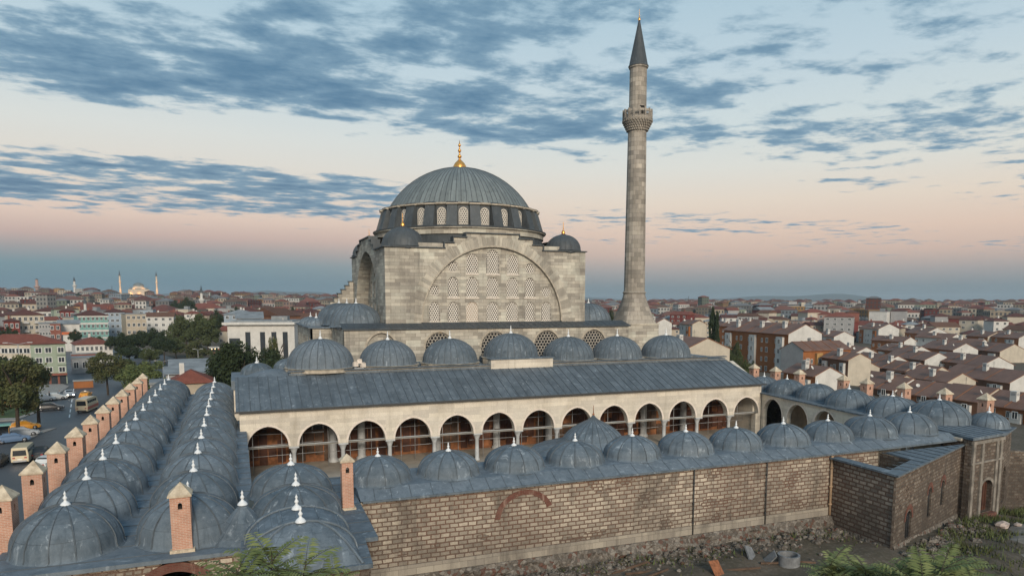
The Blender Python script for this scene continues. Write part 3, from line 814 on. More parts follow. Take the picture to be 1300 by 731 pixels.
    va = v.build('barrel_roof', M['lead'], w, off=root)
    for y in (32.85, 35.0):
        inst('finial', ME['finial'], va, L((cx - 0.05, y, RZ + hh)), 0, 0.82)
    add_dome(w, ME['front_dome'], L((2.75, 39.3, RZ)), (1.2, 1.08, 1.18))
    add_dome(w, ME['front_dome'], L((2.85, 44.4, RZ)), (1.2, 1.08, 1.18))
    # little pyramidal hump with a finial between the wings
    h = MB(); h.lathe([(2.1, -0.3), (1.5, 0.25), (0.95, 0.85), (0.45, 1.4), (0.12, 1.72), (0, 1.75)], (0, 0, 0), 8, smooth=False)
    hp = h.build('hump_roof', M['lead'], w, loc=L((0.0, 38.3, RL))); inst('finial', ME['finial'], hp, (0, 0, 1.7), 0, 0.85)
    add_chimney(w, L((5.55, 39.75, RZ - 0.05)), 0.62, 2.75)
left_wing()

# ------------------------------------------------------------------ front wing, corner block and portal
def front_wing():
    root = (27.0, 41.0, 0.0)
    w = empty('medrese_wing', root, 'front wing with a single row of lead domes above the stone and brick wall', 'building')
    L = lambda p: (p[0] - root[0], p[1] - root[1], p[2] - root[2])
    mb = MB(); mb.wall((5.9, 41.0), (47.6, 41.0), 3.95, RZ - 0.12, (), 0.0)
    mb.build('front_wall', M['block_wall'], w, off=root)
    mb = MB(); mb.wall((5.9, 40.93), (43.3, 40.93), 3.25, 4.0, (), 0.07, back=False, ends=False)
    mb.build('plinth_band', m_ashlar('plinth_stone', (0.34, 0.305, 0.25), (0.27, 0.24, 0.2), (0.17, 0.15, 0.12), 1.1, 0.42, 0.014, (0.10, 0.088, 0.075), 1.0, 0.1), w, off=root)
    # eroded rubble footing, bulging out unevenly
    rb = MB(); nx, nz = 170, 9; prev = None; rr = random.Random(5)
    grid = []
    for i in range(nx + 1):
        x = 5.9 + (43.4 - 5.9) * i / nx; row = []
        for j in range(nz + 1):
            z = 1.6 + 1.75 * j / nz
            o = 0.55 * (1 - j / nz) ** 0.7 + 0.16 * math.sin(x * 2.1 + j) * math.sin(x * 0.7 - j * 0.6) + rr.uniform(-0.09, 0.09)
            row.append(rb.vert((x + rr.uniform(-0.05, 0.05), 40.86 - max(0, o) * (0.35 if j == nz else 1), z)))
        grid.append(row)
    for i in range(nx):
        for j in range(nz): rb.idxface((grid[i][j], grid[i + 1][j], grid[i + 1][j + 1], grid[i][j + 1]))
        rb.face([rb.v[grid[i][nz]], rb.v[grid[i + 1][nz]], (rb.v[grid[i + 1][nz]][0], 40.99, 3.36), (rb.v[grid[i][nz]][0], 40.99, 3.36)])
    rb.build('rubble_footing', M['rubble'], w, off=root)
    # brick relieving arch in the wall
    a = MB(); n = 26
    for k in range(n):
        t0, t1 = math.pi * (0.02 + 0.86 * k / n), math.pi * (0.02 + 0.86 * (k + 1) / n); q = 0.6
        def pp(rr_, t): return (16.95 - rr_ * math.cos(t) * 1.12, 0, 6.05 + rr_ * math.sin(t) * 1.02)
        P = [pp(1.52, t0), pp(1.52, t1), pp(1.84, t1), pp(1.84, t0)]
        F = [(p[0], 40.955, p[2]) for p in P]; B = [(p[0], 41.0, p[2]) for p in P]
        a.face(F[::-1]); a.face([F[2], F[3], B[3], B[2]]); a.face([F[0], F[1], B[1], B[0]])
    a.build('brick_arch', M['brick_red'], w, off=root)
    roof_sheet('roof', [(6.57, 40.72), (48.05, 40.72), (56.9, 41.05), (57.6, 47.3), (6.57, 47.3)], RZ - 0.14, RZ - 0.012, w, root)
    sl = MB(); ye, yf, yg = 40.74, 42.0, 46.2
    pts = [(6.45, 40.74), (48.05, 40.74), (56.85, 41.07)]
    for (xa, y_a), (xb, y_b) in zip(pts[:-1], pts[1:]):
        sl.face([(xa, y_a, RZ - 0.004), (xb, y_b, RZ - 0.004), (xb, yf, RZ + 0.42), (xa, yf, RZ + 0.42)]); sl.face([(xa, yf, RZ + 0.42), (xb, yf, RZ + 0.42), (xb, yg, RZ + 0.42), (xa, yg, RZ + 0.42)])
    sl.face([(6.45, yg, RZ + 0.42), (57.0, yg, RZ + 0.42), (57.2, 47.25, RZ - 0.004), (6.45, 47.25, RZ - 0.004)])
    sl.face([(6.45, 40.74, RZ - 0.004), (6.45, yf, RZ + 0.42), (6.45, yg, RZ + 0.42), (6.45, 47.25, RZ - 0.004)][::-1]); sl.face([(57.0, 41.07, RZ - 0.004), (57.0, yf, RZ + 0.42), (57.0, yg, RZ + 0.42), (57.2, 47.25, RZ - 0.004)])
    x = 7.3
    while x < 56.5:
        sl.tube((x, 40.76 if x < 48 else 40.76 + (x - 48) * .037, RZ + 0.005), (x + 0.12, yf, RZ + 0.425), 0.022, seg=4, mi=1, caps=False); x += rnd.uniform(1.0, 1.35)
    sl.build('sloping_roof', [M['lead_roof'], M['seam']], w, off=root)
    mb = MB(); mb.wall((57.6, 47.2), (6.3, 47.2), 3.0, RZ - 0.15); mb.build('court_wall', M['cream_wall'], w, off=root)
    for i in range(11):
        x = 8.1 + 4.64 * i
        add_dome(w, ME['front_dome'], L((x, 44.0, RZ + 0.42)), rnd.uniform(0.98, 1.02) * (1.0 if i < 9 else 1.08), fs=0.66)
    # drain pipes
    for nm, x, rr_, mt in (('drain_pipe', 29.9, 0.04, 'iron'), ('drain_pipe', 36.35, 0.04, 'iron'), ('drain_pipe', 42.62, 0.10, 'copper')):
        p = MB(); p.tube((x, 40.86, 3.4), (x, 40.86, 8.1), rr_, seg=8)
        for z in (4.2, 5.6, 7.1): p.tube((x, 40.86, z), (x, 40.86, z + 0.12), rr_ * 1.5, seg=8)
        p.build(nm, M[mt], w, off=root)
    # corner block: flank towards the viewer, slanting street front, light well behind the parapet
    A, B, C, D = (42.75, 40.9), (42.55, 35.05), (57.2, 40.95), (47.9, 41.0)
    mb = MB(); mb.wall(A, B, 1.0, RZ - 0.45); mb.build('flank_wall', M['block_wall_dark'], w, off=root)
    dirv = Vector((C[0] - B[0], C[1] - B[1])); ln = dirv.length; dirv.normalize(); nv = Vector((dirv.y, -dirv.x))
    wins = [dict(s=7.65, w=0.85, zb=3.3, zs=5.15, kind='round'), dict(s=10.9, w=0.85, zb=3.6, zs=5.2, kind='round'), dict(s=3.0, w=1.25, zb=2.7, zs=4.1, kind='round')]
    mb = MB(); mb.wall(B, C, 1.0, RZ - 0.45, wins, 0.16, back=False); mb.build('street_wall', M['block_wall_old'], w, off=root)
    for q in wins:
        c = Vector(B) + dirv * q['s'] - nv * 0.15; wn = MB(); a = math.atan2(dirv.y, dirv.x)
        wn.box((c.x, c.y, (q['zb'] + q['zs']) / 2 + 0.15), (q['w'] + 0.1, 0.05, q['zs'] - q['zb'] + 0.8), a)
        wo = wn.build('window', M['pane'], w, off=root)
        g = MB()
        for t in (-0.5, 0, 0.5):
            e = c + dirv * (t * q['w'] * 0.6) + nv * 0.06; g.tube((e.x, e.y, q['zb']), (e.x, e.y, q['zs'] + 0.28), 0.018, seg=5)
        gr = g.build('grille', M['iron'], w, off=root); gr.parent = wo
        # brick arch over it
        ar = MB(); n = 8
        for k in range(n):
            t0, t1 = math.pi * k / n, math.pi * (k + 1) / n; ri, ro = q['w'] / 2 + 0.03, q['w'] / 2 + 0.32
            P = []
            for r_, t in ((ri, t0), (ri, t1), (ro, t1), (ro, t0)):
                e = Vector(B) + dirv * (q['s'] - r_ * math.cos(t)) + nv * 0.03; P.append((e.x, e.y, q['zs'] + r_ * math.sin(t) * 1.25))
            ar.face(P[::-1])
        ar.build('window_arch', M['brick_red'], w, off=root)
    # roof strips round the well
    r = MB(); zt = RZ - 0.33; z0 = zt - 0.14
    w1, w2, w3 = (43.35, 40.98), (43.30, 36.25), (47.75, 38.10)
    E = (48.05, 40.98)
    r.prism([(42.45, 40.98), (42.30, 34.72), (43.30, 36.25), (43.35, 40.98)], z0, zt)
    r.prism([(42.30, 34.72), (57.3, 40.72), (48.05, 40.70), (47.75, 38.10), (43.30, 36.25)], z0 + 0.004, zt - 0.004)
    for k in range(11):
        s = 2.0 + k * 1.22; p = Vector((42.3, 34.72)) + dirv * s; q = p - nv * (1.45 if s < 5.3 else max(0.2, (40.66 - p.y) / max(0.05, (-nv.y))))
        if s > 5.3: q = p + Vector((0, 1)) * max(0.2, 40.6 - p.y)
        m_ = (p + q) / 2; dd = q - p; r.box((m_.x, m_.y, zt + 0.015), (dd.length, 0.06, 0.05), math.atan2(dd.y, dd.x), 1, bottom=False)
    r.build('parapet_roof', [M['lead_roof'], M['seam']], w, off=root)
    wl = MB(); wl.wall(w2, w1, 4.2, z0); wl.wall(w3, w2, 4.2, z0, (), 0.0); wl.wall((47.75, 41.0), w3, 4.2, z0)
    wl.face([(42.8, 35.6, 4.2), (48, 38, 4.2), (48, 41, 4.2), (42.8, 41, 4.2)])
    wl.build('light_well', M['block_wall_old'], w, off=root)
    # ruined footing of the block
    rb = MB(); rr = random.Random(11)
    for (P, Q, n) in ((A, B, 30), (B, C, 60)):
        P = Vector(P); Q = Vector(Q); d = (Q - P); l = d.length; d.normalize(); nn = Vector((d.y, -d.x)); grid = []
        for i in range(n + 1):
            row = []
            for j in range(6):
                z = 0.9 + (1.9 if P.x < 42.7 else 1.75) * j / 5 - (0.9 * i / n if P.x < 42.6 else 0)
                e = P + d * (l * i / n) + nn * (0.03 + (0.35 * (1 - j / 5) ** 0.8 + rr.uniform(-0.06, 0.08)) * (0 if j == 5 else 1)); row.append(rb.vert((e.x, e.y, z)))
            grid.append(row)
        for i in range(n):
            for j in range(5): rb.idxface((grid[i][j], grid[i + 1][j], grid[i + 1][j + 1], grid[i][j + 1]))
    rb.build('rubble_base', M['rubble'], w, off=root)
    # portal block on the right
    p0, p1, p2 = (56.95, 39.95), (61.75, 40.65), (66.3, 42.9)
    mb = MB()
    door = dict(s=2.75, w=1.75, zb=1.9, zs=4.0, kind='round', rise=0.7)
    mb.wall((56.85, 42.5), p0, 0.8, RZ + 0.12); mb.wall(p0, p1, 0.8, RZ + 0.12, [door], 0.55, back=False)
    niche = dict(s=2.3, w=1.9, zb=1.9, zs=4.1, kind='pointed', rise=1.2)
    mb.wall(p1, p2, 0.8, RZ + 0.0, [niche], 0.35, back=False); mb.wall(p2, (64.6, 46.0), 0.8, RZ)
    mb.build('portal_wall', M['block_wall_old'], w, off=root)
    dv = Vector((p1[0] - p0[0], p1[1] - p0[1])).normalized(); nn = Vector((dv.y, -dv.x))
    e = Vector(p0) + dv * 2.75 - nn * 0.45
    dm = MB(); dm.box((e.x, e.y, 3.3), (1.9, 0.08, 3.4), math.atan2(dv.y, dv.x))
    for k in (-0.62, -0.2, 0.2, 0.62):
        q = e + dv * k + nn * 0.06; dm.box((q.x, q.y, 3.1), (0.05, 0.05, 2.6), math.atan2(dv.y, dv.x))
    do = dm.build('door', M['wood_dark'], w, off=root)
    for k in (0.0, 1.35, 4.1, 4.85):
        q = Vector(p0) + dv * min(k, 4.75) + nn * 0.06; pl = MB(); pl.box((q.x + dv.x * 0.17 * (1 if k < 4 else -1), q.y, 4.6), (0.34, 0.16, 7.4), math.atan2(dv.y, dv.x)); pl.build('pilaster', M['plinth_dark'], w, off=root)
    co = MB(); q = Vector(p0) + dv * 2.42 + nn * 0.09; co.box((q.x, q.y, RZ - 0.12), (5.0, 0.22, 0.26), math.atan2(dv.y, dv.x)); co.box((q.x, q.y, RZ - 1.9), (5.0, 0.14, 0.16), math.atan2(dv.y, dv.x)); co.build('portal_cornice', M['plinth_dark'], w, off=root)
    ar = MB(); n = 12
    for k in range(n):
        t0, t1 = math.pi * k / n, math.pi * (k + 1) / n; P = []
        for r_, t in ((0.89, t0), (0.89, t1), (1.2, t1), (1.2, t0)):
            g_ = Vector(p0) + dv * (2.75 - r_ * math.cos(t)) + nn * 0.05; P.append((g_.x, g_.y, 4.0 + r_ * 0.8 * math.sin(t)))
        ar.face(P[::-1])
    ar.build('door_arch', M['plinth_dark'], w, off=root)
    st = MB()
    for k, (z, o) in enumerate(((1.55, 0.75), (1.75, 0.4))):
        q = Vector(p0) + dv * 2.75 + nn * o * 0.5; st.box((q.x, q.y, z - 0.2), (2.1, o + 0.1, 0.4 + 0.2 * k), math.atan2(dv.y, dv.x))
    st.build('door_step', M['brick_red'], w, off=root)
    d2 = Vector((p2[0] - p1[0], p2[1] - p1[1])).normalized(); n2 = Vector((d2.y, -d2.x)); e = Vector(p1) + d2 * 2.3 - n2 * 0.3
    nb = MB(); nb.wall(tuple(e - d2 * 1.1), tuple(e + d2 * 1.1), 1.6, 6.2, [dict(s=1.1, w=0.8, zb=2.5, zs=4.2, kind='round')], 0.2, back=False); nb.build('niche_wall', M['block_wall_dark'], w, off=root)
    q = e - n2 * 0.16; wn = MB(); wn.box((q.x, q.y, 3.6), (1.0, 0.05, 2.6), math.atan2(d2.y, d2.x)); wn.build('window', M['pane'], w, off=root)
    roof_sheet('portal_roof', [(56.6, 39.65), (61.95, 40.4), (62.9, 43.2), (62.5, 45.4), (57.9, 44.7)], RZ + 0.14, RZ + 0.36, w, root, seams=((0.15, 1), 0.8))
    roof_sheet('portal_roof', [(61.5, 40.4), (66.7, 42.75), (65.4, 46.3), (60.6, 46.6)], RZ - 0.0, RZ + 0.13, w, root, seams=((-0.3, 1), 0.9))
    cr = MB(); cr.box((57.0, 41.1, RZ + 0.05), (0.9, 0.7, 0.2), 0.1); cr.build('broken_cornice', M['cornice'], w, off=root)
front_wing()

# ------------------------------------------------------------------ right wing
def right_wing():
    root = (62.5, 58.0, 0.0)
    w = empty('medrese_wing', root, 'far right medrese wing with arched court front, grey lead domes and brick chimneys', 'building')
    L = lambda p: (p[0] - root[0], p[1] - root[1], p[2] - root[2])
    A, B = (61.35, 70.6), (58.3, 46.9)
    ln = math.hypot(A[0] - B[0], A[1] - B[1])
    ops = [dict(s=2.55 + 4.78 * i, w=3.75, zb=3.0, zs=6.05, kind='pointed', rise=1.95) for i in range(5)]
    mb = MB(); mb.wall(A, B, 3.0, RZ + 0.1, ops, 0.5); mb.build('arcade_wall', M['cream_wall'], w, off=root)
    d = Vector((B[0] - A[0], B[1] - A[1])).normalized(); nn = Vector((d.y, -d.x))
    # pale arch mouldings and columns
    for i in range(5):
        s = ops[i]['s']; ar = MB(); n = 14
        for k in range(n):
            P = []
            hw, rs = 1.875, 1.95
            def cur(ex, kk):
                h2, r2 = hw + ex, rs + ex; Rr = (h2 * h2 + r2 * r2) / (2 * h2); x = -h2 + 2 * h2 * (0.5 - 0.5 * math.cos(math.pi * kk / n))
                e = Vector(A) + d * (s + x) + nn * 0.025; return (e.x, e.y, 6.05 + math.sqrt(max(0, Rr * Rr - (Rr - h2 + abs(x)) ** 2)))
            ar.face([cur(0, k), cur(0, k + 1), cur(0.22, k + 1), cur(0.22, k)])
        ar.build('arch_moulding', M['trim_pale'], w, off=root)
    bw = MB(); a2 = Vector(A) - nn * 3.6; b2 = Vector(B) - nn * 3.6; bw.wall(tuple(a2), tuple(b2), 3.0, RZ); bw.build('cell_wall', M['plaster'], w, off=root)
    ow = MB(); ow.wall((64.6, 46.0), (66.9, 76.5), -3.5, RZ); ow.wall((66.9, 76.5), (61.6, 77.0), -3, RZ); ow.build('outer_wall', M['block_wall_old'], w, off=root)
    roof_sheet('roof', [(61.05, 70.75), (58.0, 46.7), (65.1, 45.9), (67.4, 76.9), (61.3, 77.2)], RZ + 0.11, RZ + 0.24, w, root, seams=((1, -0.1), 1.0))
    ME['right_dome'] = proto(dome_mb(2.3, 1.75, 14), 'right_dome', [M['lead'], M['seam']])
    for x, y, s in ((63.95, 73.1, 0.95), (63.85, 68.9, 1.0), (63.7, 63.9, 1.0), (62.55, 58.1, 1.06), (62.0, 52.1, 1.05), (61.9, 46.9, 1.22), (64.3, 43.75, 0.72), (64.9, 58.6, 0.75), (64.6, 53.2, 0.78), (64.7, 49.0, 0.8)):
        add_dome(w, ME['right_dome'], L((x, y, RZ + 0.22)), s, fs=0.7)
    for x, y in ((65.6, 77.0), (65.3, 72.6), (65.6, 68.7), (65.35, 61.6), (65.0, 58.0), (65.2, 53.4), (64.9, 48.6), (64.7, 44.4)):
        add_chimney(w, L((x, y, RZ - 0.2)), 0.92, 2.75)
right_wing()

# low boundary wall running off to the right of the portal
def boundary_wall():
    o = MB(); o.wall((66.2, 43.2), (84, 36.0), -1.5, [(0, 6.2), (3, 6.0), (8, 5.2), (19.3, 4.3)], (), 0.7)
    tag(o.build('boundary_wall', M['block_wall_old']), 'weathered low boundary wall running off to the right from the portal corner', 'wall')
boundary_wall()
# fountain roof in the courtyard
def fountain():
    root = (30.7, 57.6, 3.0); f = empty('ablution_fountain', root, 'pointed lead canopy of the courtyard fountain rising behind the front row of domes', 'fountain')
    m = MB(); prof = [(5.9, 3.1), (5.7, 3.25), (4.4, 3.62), (3.3, 3.92), (2.95, 4.12), (2.72, 4.42), (2.45, 4.75), (2.05, 5.1), (1.5, 5.48), (0.95, 5.76), (0.5, 5.98), (0.2, 6.22), (0.05, 6.42), (0, 6.45)]
    m.lathe(prof, (0, 0, 0), 48)
    for k in range(24):
        a = 2 * math.pi * k / 24
        for p, q in zip(prof[:-2], prof[1:-1]):
            m.tube((p[0] * math.cos(a), p[0] * math.sin(a), p[1] + 0.01), (q[0] * math.cos(a), q[0] * math.sin(a), q[1] + 0.01), 0.035, seg=4, mi=1, caps=False)
    c = m.build('canopy', [M['lead'], M['seam']], f)
    s = MB(); s.tube((0, 0, 6.3), (0, 0, 7.35), 0.05, 0.02); s.lathe([(0.08, 6.42), (0.12, 6.5), (0.05, 6.6)], seg=10); s.build('spike', M['sheet_rust'], f)
    for k in range(8):
        a = 2 * math.pi * (k + 0.5) / 8; p = MB(); p.tube((4.3 * math.cos(a), 4.3 * math.sin(a), 0), (4.3 * math.cos(a), 4.3 * math.sin(a), 3.6), 0.16, seg=10); p.build('column', M['column'], f)
    b = MB(); b.lathe([(2.0, 0), (2.0, 1.3), (1.8, 1.4), (0, 1.4)], seg=16, smooth=False); b.build('basin', M['cornice'], f)
fountain()
# ------------------------------------------------------------------ outer arcade hall (portico with the long lean-to lead roof)
PY = 70.4; FL = 3.0
def outer_portico():
    root = (30.6, 70.4, FL)
    w = empty('arcade_hall', root, 'long cream arcade with thirteen arches under a sloping dark lead roof', 'portico')
    ops = [dict(s=2.52 + 4.704 * i - 0.05, w=3.72, zb=FL, zs=6.05, kind='pointed', rise=2.0, n=16) for i in range(13)]
    mb = MB(); mb.wall((0.05, PY), (61.2, PY), FL + 2.95, 9.62, [dict(o, zb=FL + 2.95) for o in ops], 0.75)
    mb.build('arcade_wall', M['cream_wall'], w, off=root)
    e = MB(); e.wall((0.05, 76.0), (0.05, PY + 0.75), FL, [(0, 12.1), (4.85, 9.94)], (), 0.6); e.build('end_wall', M['cream_wall'], w, off=root); e = MB(); e.wall((61.2, PY + 0.75), (61.2, 76.0), FL, [(0, 9.94), (4.85, 12.1)], (), 0.6)
    e.build('end_wall', M['cream_wall'], w, off=root)
    for o in ops:
        ar = MB(); n = 16; c = o['s'] + 0.05
        for k in range(n):
            def cur(ex, kk):
                h2, r2 = 1.86 + ex, 2.0 + ex; Rr = (h2 * h2 + r2 * r2) / (2 * h2); x = -h2 + 2 * h2 * (0.5 - 0.5 * math.cos(math.pi * kk / n))
                return (c + x, PY - 0.035, 6.05 + math.sqrt(max(0, Rr * Rr - (Rr - h2 + abs(x)) ** 2)))
            a, b, cc, dd = cur(0, k), cur(0, k + 1), cur(0.2, k + 1), cur(0.2, k)
            ar.face([a, b, cc, dd]); ar.face([dd, cc, (cc[0], PY, cc[2]), (dd[0], PY, dd[2])])
            ar.face([b, a, (a[0], PY, a[2]), (b[0], PY, b[2])])
        ar.build('arch_moulding', M['trim_pale'], w, off=root)
        t = MB(); t.tube((c - 1.9, PY + 0.3, 6.08), (c + 1.9, PY + 0.3, 6.08), 0.045, seg=6); t.build('tie_rod', M['column'], w, off=root)
    col = MB(); col.lathe([(0.30, 0), (0.30, 0.12), (0.22, 0.2), (0.215, 1.2), (0.20, 2.25), (0.24, 2.3), (0.24, 2.36), (0.34, 2.62), (0.44, 2.80)], seg=14)
    col.box((0, 0, 2.875), (0.95, 0.9, 0.148))
    cm = proto(col, 'column', [M['column']])
    for i in range(14):
        x = 0.17 + 4.704 * i
        if i in (0, 13):
            p = MB(); p.box((0.42 if i == 0 else 60.83, PY + 0.375, FL + 1.475), (0.74, 0.75, 2.95)); p.build('pier', M['cream_wall'], w, off=root)
        else: inst('column', cm, w, (x - root[0], 0.375, 0))
    # lean-to roof: eave overhang, sheet rows with standing seams
    r = MB(); y0, z0, y1, z1 = PY - 0.45, 9.72, 76.2, 12.28; x0, x1 = -0.25, 61.45; xr0, xr1 = -0.25, 60.1
    r.face([(x0, y0, z0), (x1, y0, z0), (xr1, y1, z1), (xr0, y1, z1)], 0, [(x0, 0), (x1, 0), (xr1, 6.8), (xr0, 6.8)])
    r.face([(x0, y0, z0 - 0.14), (x1, y0, z0 - 0.14), (x1, y0, z0), (x0, y0, z0)], 1)
    r.face([(x0, y0, z0 - 0.14), (x0, y0 + .6, z0 - 0.14), (x1, y0 + .6, z0 - 0.14), (x1, y0, z0 - 0.14)], 1)
    r.face([(x1, y0, z0), (x1, y1, z0), (xr1, y1, z1)], 1); r.face([(x0, y1, z0), (x0, y0, z0), (xr0, y1, z1)], 1)
    k = 0; x = x0 + 0.3; sl = math.atan2(z1 - z0, y1 - y0)
    while x < x1 - 0.2:
        xe = min(x + 0.0, xr1 - 0.02)
        f1 = 1.0 if x < xr1 else (x1 - x) / (x1 - xr1)
        p = Vector((x, y0, z0 + 0.02)); q = Vector((x, y0 + (y1 - y0) * f1, z0 + (z1 - z0) * f1 + 0.02))
        r.tube(p, q, 0.035, seg=5, mi=1, caps=False); x += 0.94 + rnd.uniform(-0.08, 0.08)
    r.build('lean_to_roof', [M['lead_dark'], M['seam']], w, off=root)
    g = MB(); g.box((30.6, y0 - 0.04, z0 - 0.11), (61.9, 0.12, 0.14)); g.build('gutter', M['iron'], w, off=root)
    # boarded back of the hall with openings, and the boarded ceiling
    b = MB(); b.wall((0.3, 76.3), (61.0, 76.3), FL, 12.0); b.build('boarded_back_wall', M['wood'], w, off=root)
    c = MB(); c.face([(0.3, PY + 0.8, 9.55), (0.3, 76.2, 9.9), (61, 76.2, 9.9), (61, PY + 0.8, 9.55)]); c.build('ceiling', M['wood_dark'], w, off=root)
    rr = random.Random(3)
    for i in range(13):                     # panels, posts, windows and beams of the site hoarding
        c = 2.52 + 4.704 * i
        p = MB()
        for k in range(5):
            hgt = rr.uniform(1.2, 5.6); x = c - 2.1 + 0.9 * k
            p.box((x, 76.2, FL + hgt / 2 + rr.uniform(0, 1.0)), (0.8, 0.06, hgt))
        p.build('board_panel', M['wood_dark'] if i % 3 != 1 else M['timber'], w, off=root)
        p = MB(); p.box((c + rr.uniform(-0.5, 0.5), 76.05, 6.4), (4.4, 0.14, 0.16)); p.box((c, 76.05, 8.0 + rr.uniform(-0.3, 0.3)), (4.4, 0.1, 0.1)); p.build('beam', M['timber'], w, off=root)
        if i in (1, 4, 7, 10):
            fr = MB(); x = c + 0.5; fr.box((x, 76.1, 6.6), (1.25, 0.10, 0.95)); f = fr.build('hoarding_window', M['steel'], w, off=root)
            pa = MB(); pa.box((x, 76.06, 6.6), (0.95, 0.10, 0.65)); po = pa.build('pane', M['pane'], w, off=root); po.parent = f
    for x in (9.2, 12.2, 20.6, 27.7, 34.3, 40.8, 47.4, 53.3):
        inst('column', cm, w, (x - root[0], 5.2, 0), scale=(1.9, 1.9, 2.05))
outer_portico()
def scaffolding():
    o = empty('scaffolding', (30.6, 71.9, FL), 'thin steel scaffolding poles and planks standing inside the cream arcade', 'scaffolding')
    rr = random.Random(8); x = 1.3
    for i in range(26):
        x = 1.3 + 2.35 * i + rr.uniform(-0.3, 0.3)
        m = MB(); y = 71.9 + (i % 2) * 1.6; m.tube((x, y, FL), (x, y, 9.5), 0.038, seg=6); m.build('upright', M['steel'], o, off=(30.6, 71.9, FL))
    for z, y in ((4.9, 71.85), (6.7, 73.4), (7.7, 71.85), (5.6, 73.45)):
        for k in range(8): m = MB(); m.tube((1 + 7.4 * k, y, z + rr.uniform(-.12, .12)), (1 + 7.4 * k + 6.9, y, z + rr.uniform(-.12, .12)), 0.028, seg=5); m.build('ledger', M['steel'], o, off=(30.6, 71.9, FL))
    for k in range(7): m = MB(); m.box((5 + 8.2 * k, 72.7, 5.72 + rr.uniform(-.05, .05)), (rr.uniform(4, 7), 0.9, 0.06)); m.build('plank', M['timber'], o, off=(30.6, 71.9, FL))
scaffolding()
for i, (x, y, s, lb) in enumerate(((27.5, 69.2, 1.1, 'grey stack of pallets and panels on the courtyard paving before the arcade'), (33.0, 68.8, 0.9, 'low pile of boards on the courtyard paving before the arcade'), (4.4, 68.6, 0.8, 'small pile of timber before the leftmost arch of the arcade'))):
    m = MB(); rr = random.Random(i)
    for k in range(6): m.box((rr.uniform(-.3, .3), rr.uniform(-.1, .1), 0.08 + 0.17 * k), (rr.uniform(1.6, 2.4) * s, 0.9 * s, 0.14), rr.uniform(-0.1, 0.1))
    o = m.build('material_stack', M['concrete'] if i != 2 else M['timber'], loc=(x, y, FL)); tag(o, lb, 'material stack')

# ------------------------------------------------------------------ mosque
def lattice_proto(w, h, kind, p=0.31, rk=0.63):
    """pierced plaster lattice in the plane y=0, facing -y, bottom centre at the origin"""
    mb = MB(); hw = w / 2; spring = h - hw * 1.05 if kind == 'arch' else 0
    def inside(x, z, e=0.0):
        if kind == 'circle': return math.hypot(x, z - hw) < hw - e
        if abs(x) > hw - e or z < e: return False
        if z > spring: return math.hypot(x, (z - spring) / 1.05) < hw - e
        return True
    def clampp(x, z):
        if kind == 'circle':
            d = math.hypot(x, z - hw)
            return (x, z) if d <= hw else (x / d * hw, hw + (z - hw) / d * hw)
        x = max(-hw, min(hw, x)); z = max(0, z)
        if z > spring:
            d = math.hypot(x, (z - spring) / 1.05)
            if d > hw: x, z = x / d * hw, spring + (z - spring) / d * hw
        return (x, z)
    ro = p / math.sqrt(3); ri = ro * rk; rows = int(h / (p * 0.866)) + 2; cols = int(w / p) + 2
    for j in range(rows):
        for i in range(-cols, cols + 1):
            cx = (i + 0.5 * (j % 2)) * p; cz = j * p * 0.866 + 0.06
            if not inside(cx, cz, 0.02): continue
            A = []; B = []
            for k in range(6):
                a = math.pi / 6 + math.pi / 3 * k
                A.append(clampp(cx + ro * math.cos(a), cz + ro * math.sin(a))); B.append(clampp(cx + ri * math.cos(a), cz + ri * math.sin(a)))
            for k in range(6):
                k2 = (k + 1) % 6
                mb.face([(A[k][0], 0, A[k][1]), (A[k2][0], 0, A[k2][1]), (B[k2][0], 0, B[k2][1]), (B[k][0], 0, B[k][1])][::-1])
                mb.face([(B[k][0], 0, B[k][1]), (B[k2][0], 0, B[k2][1]), (B[k2][0], 0.09, B[k2][1]), (B[k][0], 0.09, B[k][1])][::-1])
    # surround
    out = []
    if kind == 'circle':
        for k in range(24): a = 2 * math.pi * k / 24; out.append((hw * math.cos(a), hw + hw * math.sin(a)))
    else:
        out = [(-hw, 0), (hw, 0)] + [(hw * math.cos(math.pi * k / 12), spring + 1.05 * hw * math.sin(math.pi * k / 12)) for k in range(13)]
    n = len(out); c = (0, h / 2 if kind != 'circle' else hw)
    for i in range(n):
        p0, p1 = out[i], out[(i + 1) % n]
        if math.hypot(p1[0] - p0[0], p1[1] - p0[1]) < 1e-6: continue
        def gr(q, f): 
            d = math.hypot(q[0] - c[0], q[1] - c[1]); return (c[0] + (q[0] - c[0]) * (d + f) / d, c[1] + (q[1] - c[1]) * (d + f) / d)
        a, b, e, f = gr(p0, -0.07), gr(p1, -0.07), gr(p1, 0.05), gr(p0, 0.05)
        mb.face([(a[0], -0.03, a[1]), (b[0], -0.03, b[1]), (e[0], -0.03, e[1]), (f[0], -0.03, f[1])][::-1])
    pn = MB(); pn.face([(q[0], 0.14, q[1]) for q in out])
    return proto(mb, 'lattice_window', [M['lattice'] if w < 3 else M['lattice_grey']]), proto(pn, 'window_pane', [M['pane']])
LW = {}
def add_lattice(parent, loc, w, h, kind='arch', rz=0.0, glow=False):
    key = (w, h, kind)
    if key not in LW: LW[key] = lattice_proto(w, h, kind, 0.31 if w < 3 else 0.44, 0.63 if w < 3 else 0.80)
    o = inst('lattice_window', LW[key][0], parent, loc, rz); p = inst('pane', LW[key][1], o)
    if glow:
        p.data = p.data.copy(); p.data.materials[0] = M['pane_warm_dim']
    return o
def m_emit(name, col, e, base=(0.2, 0.2, 0.2)):
    m = Mat(name); m.b.inputs['Emission Color'].default_value = (*col, 1); m.b.inputs['Emission Strength'].default_value = e
    return m.out(base, 0.5)
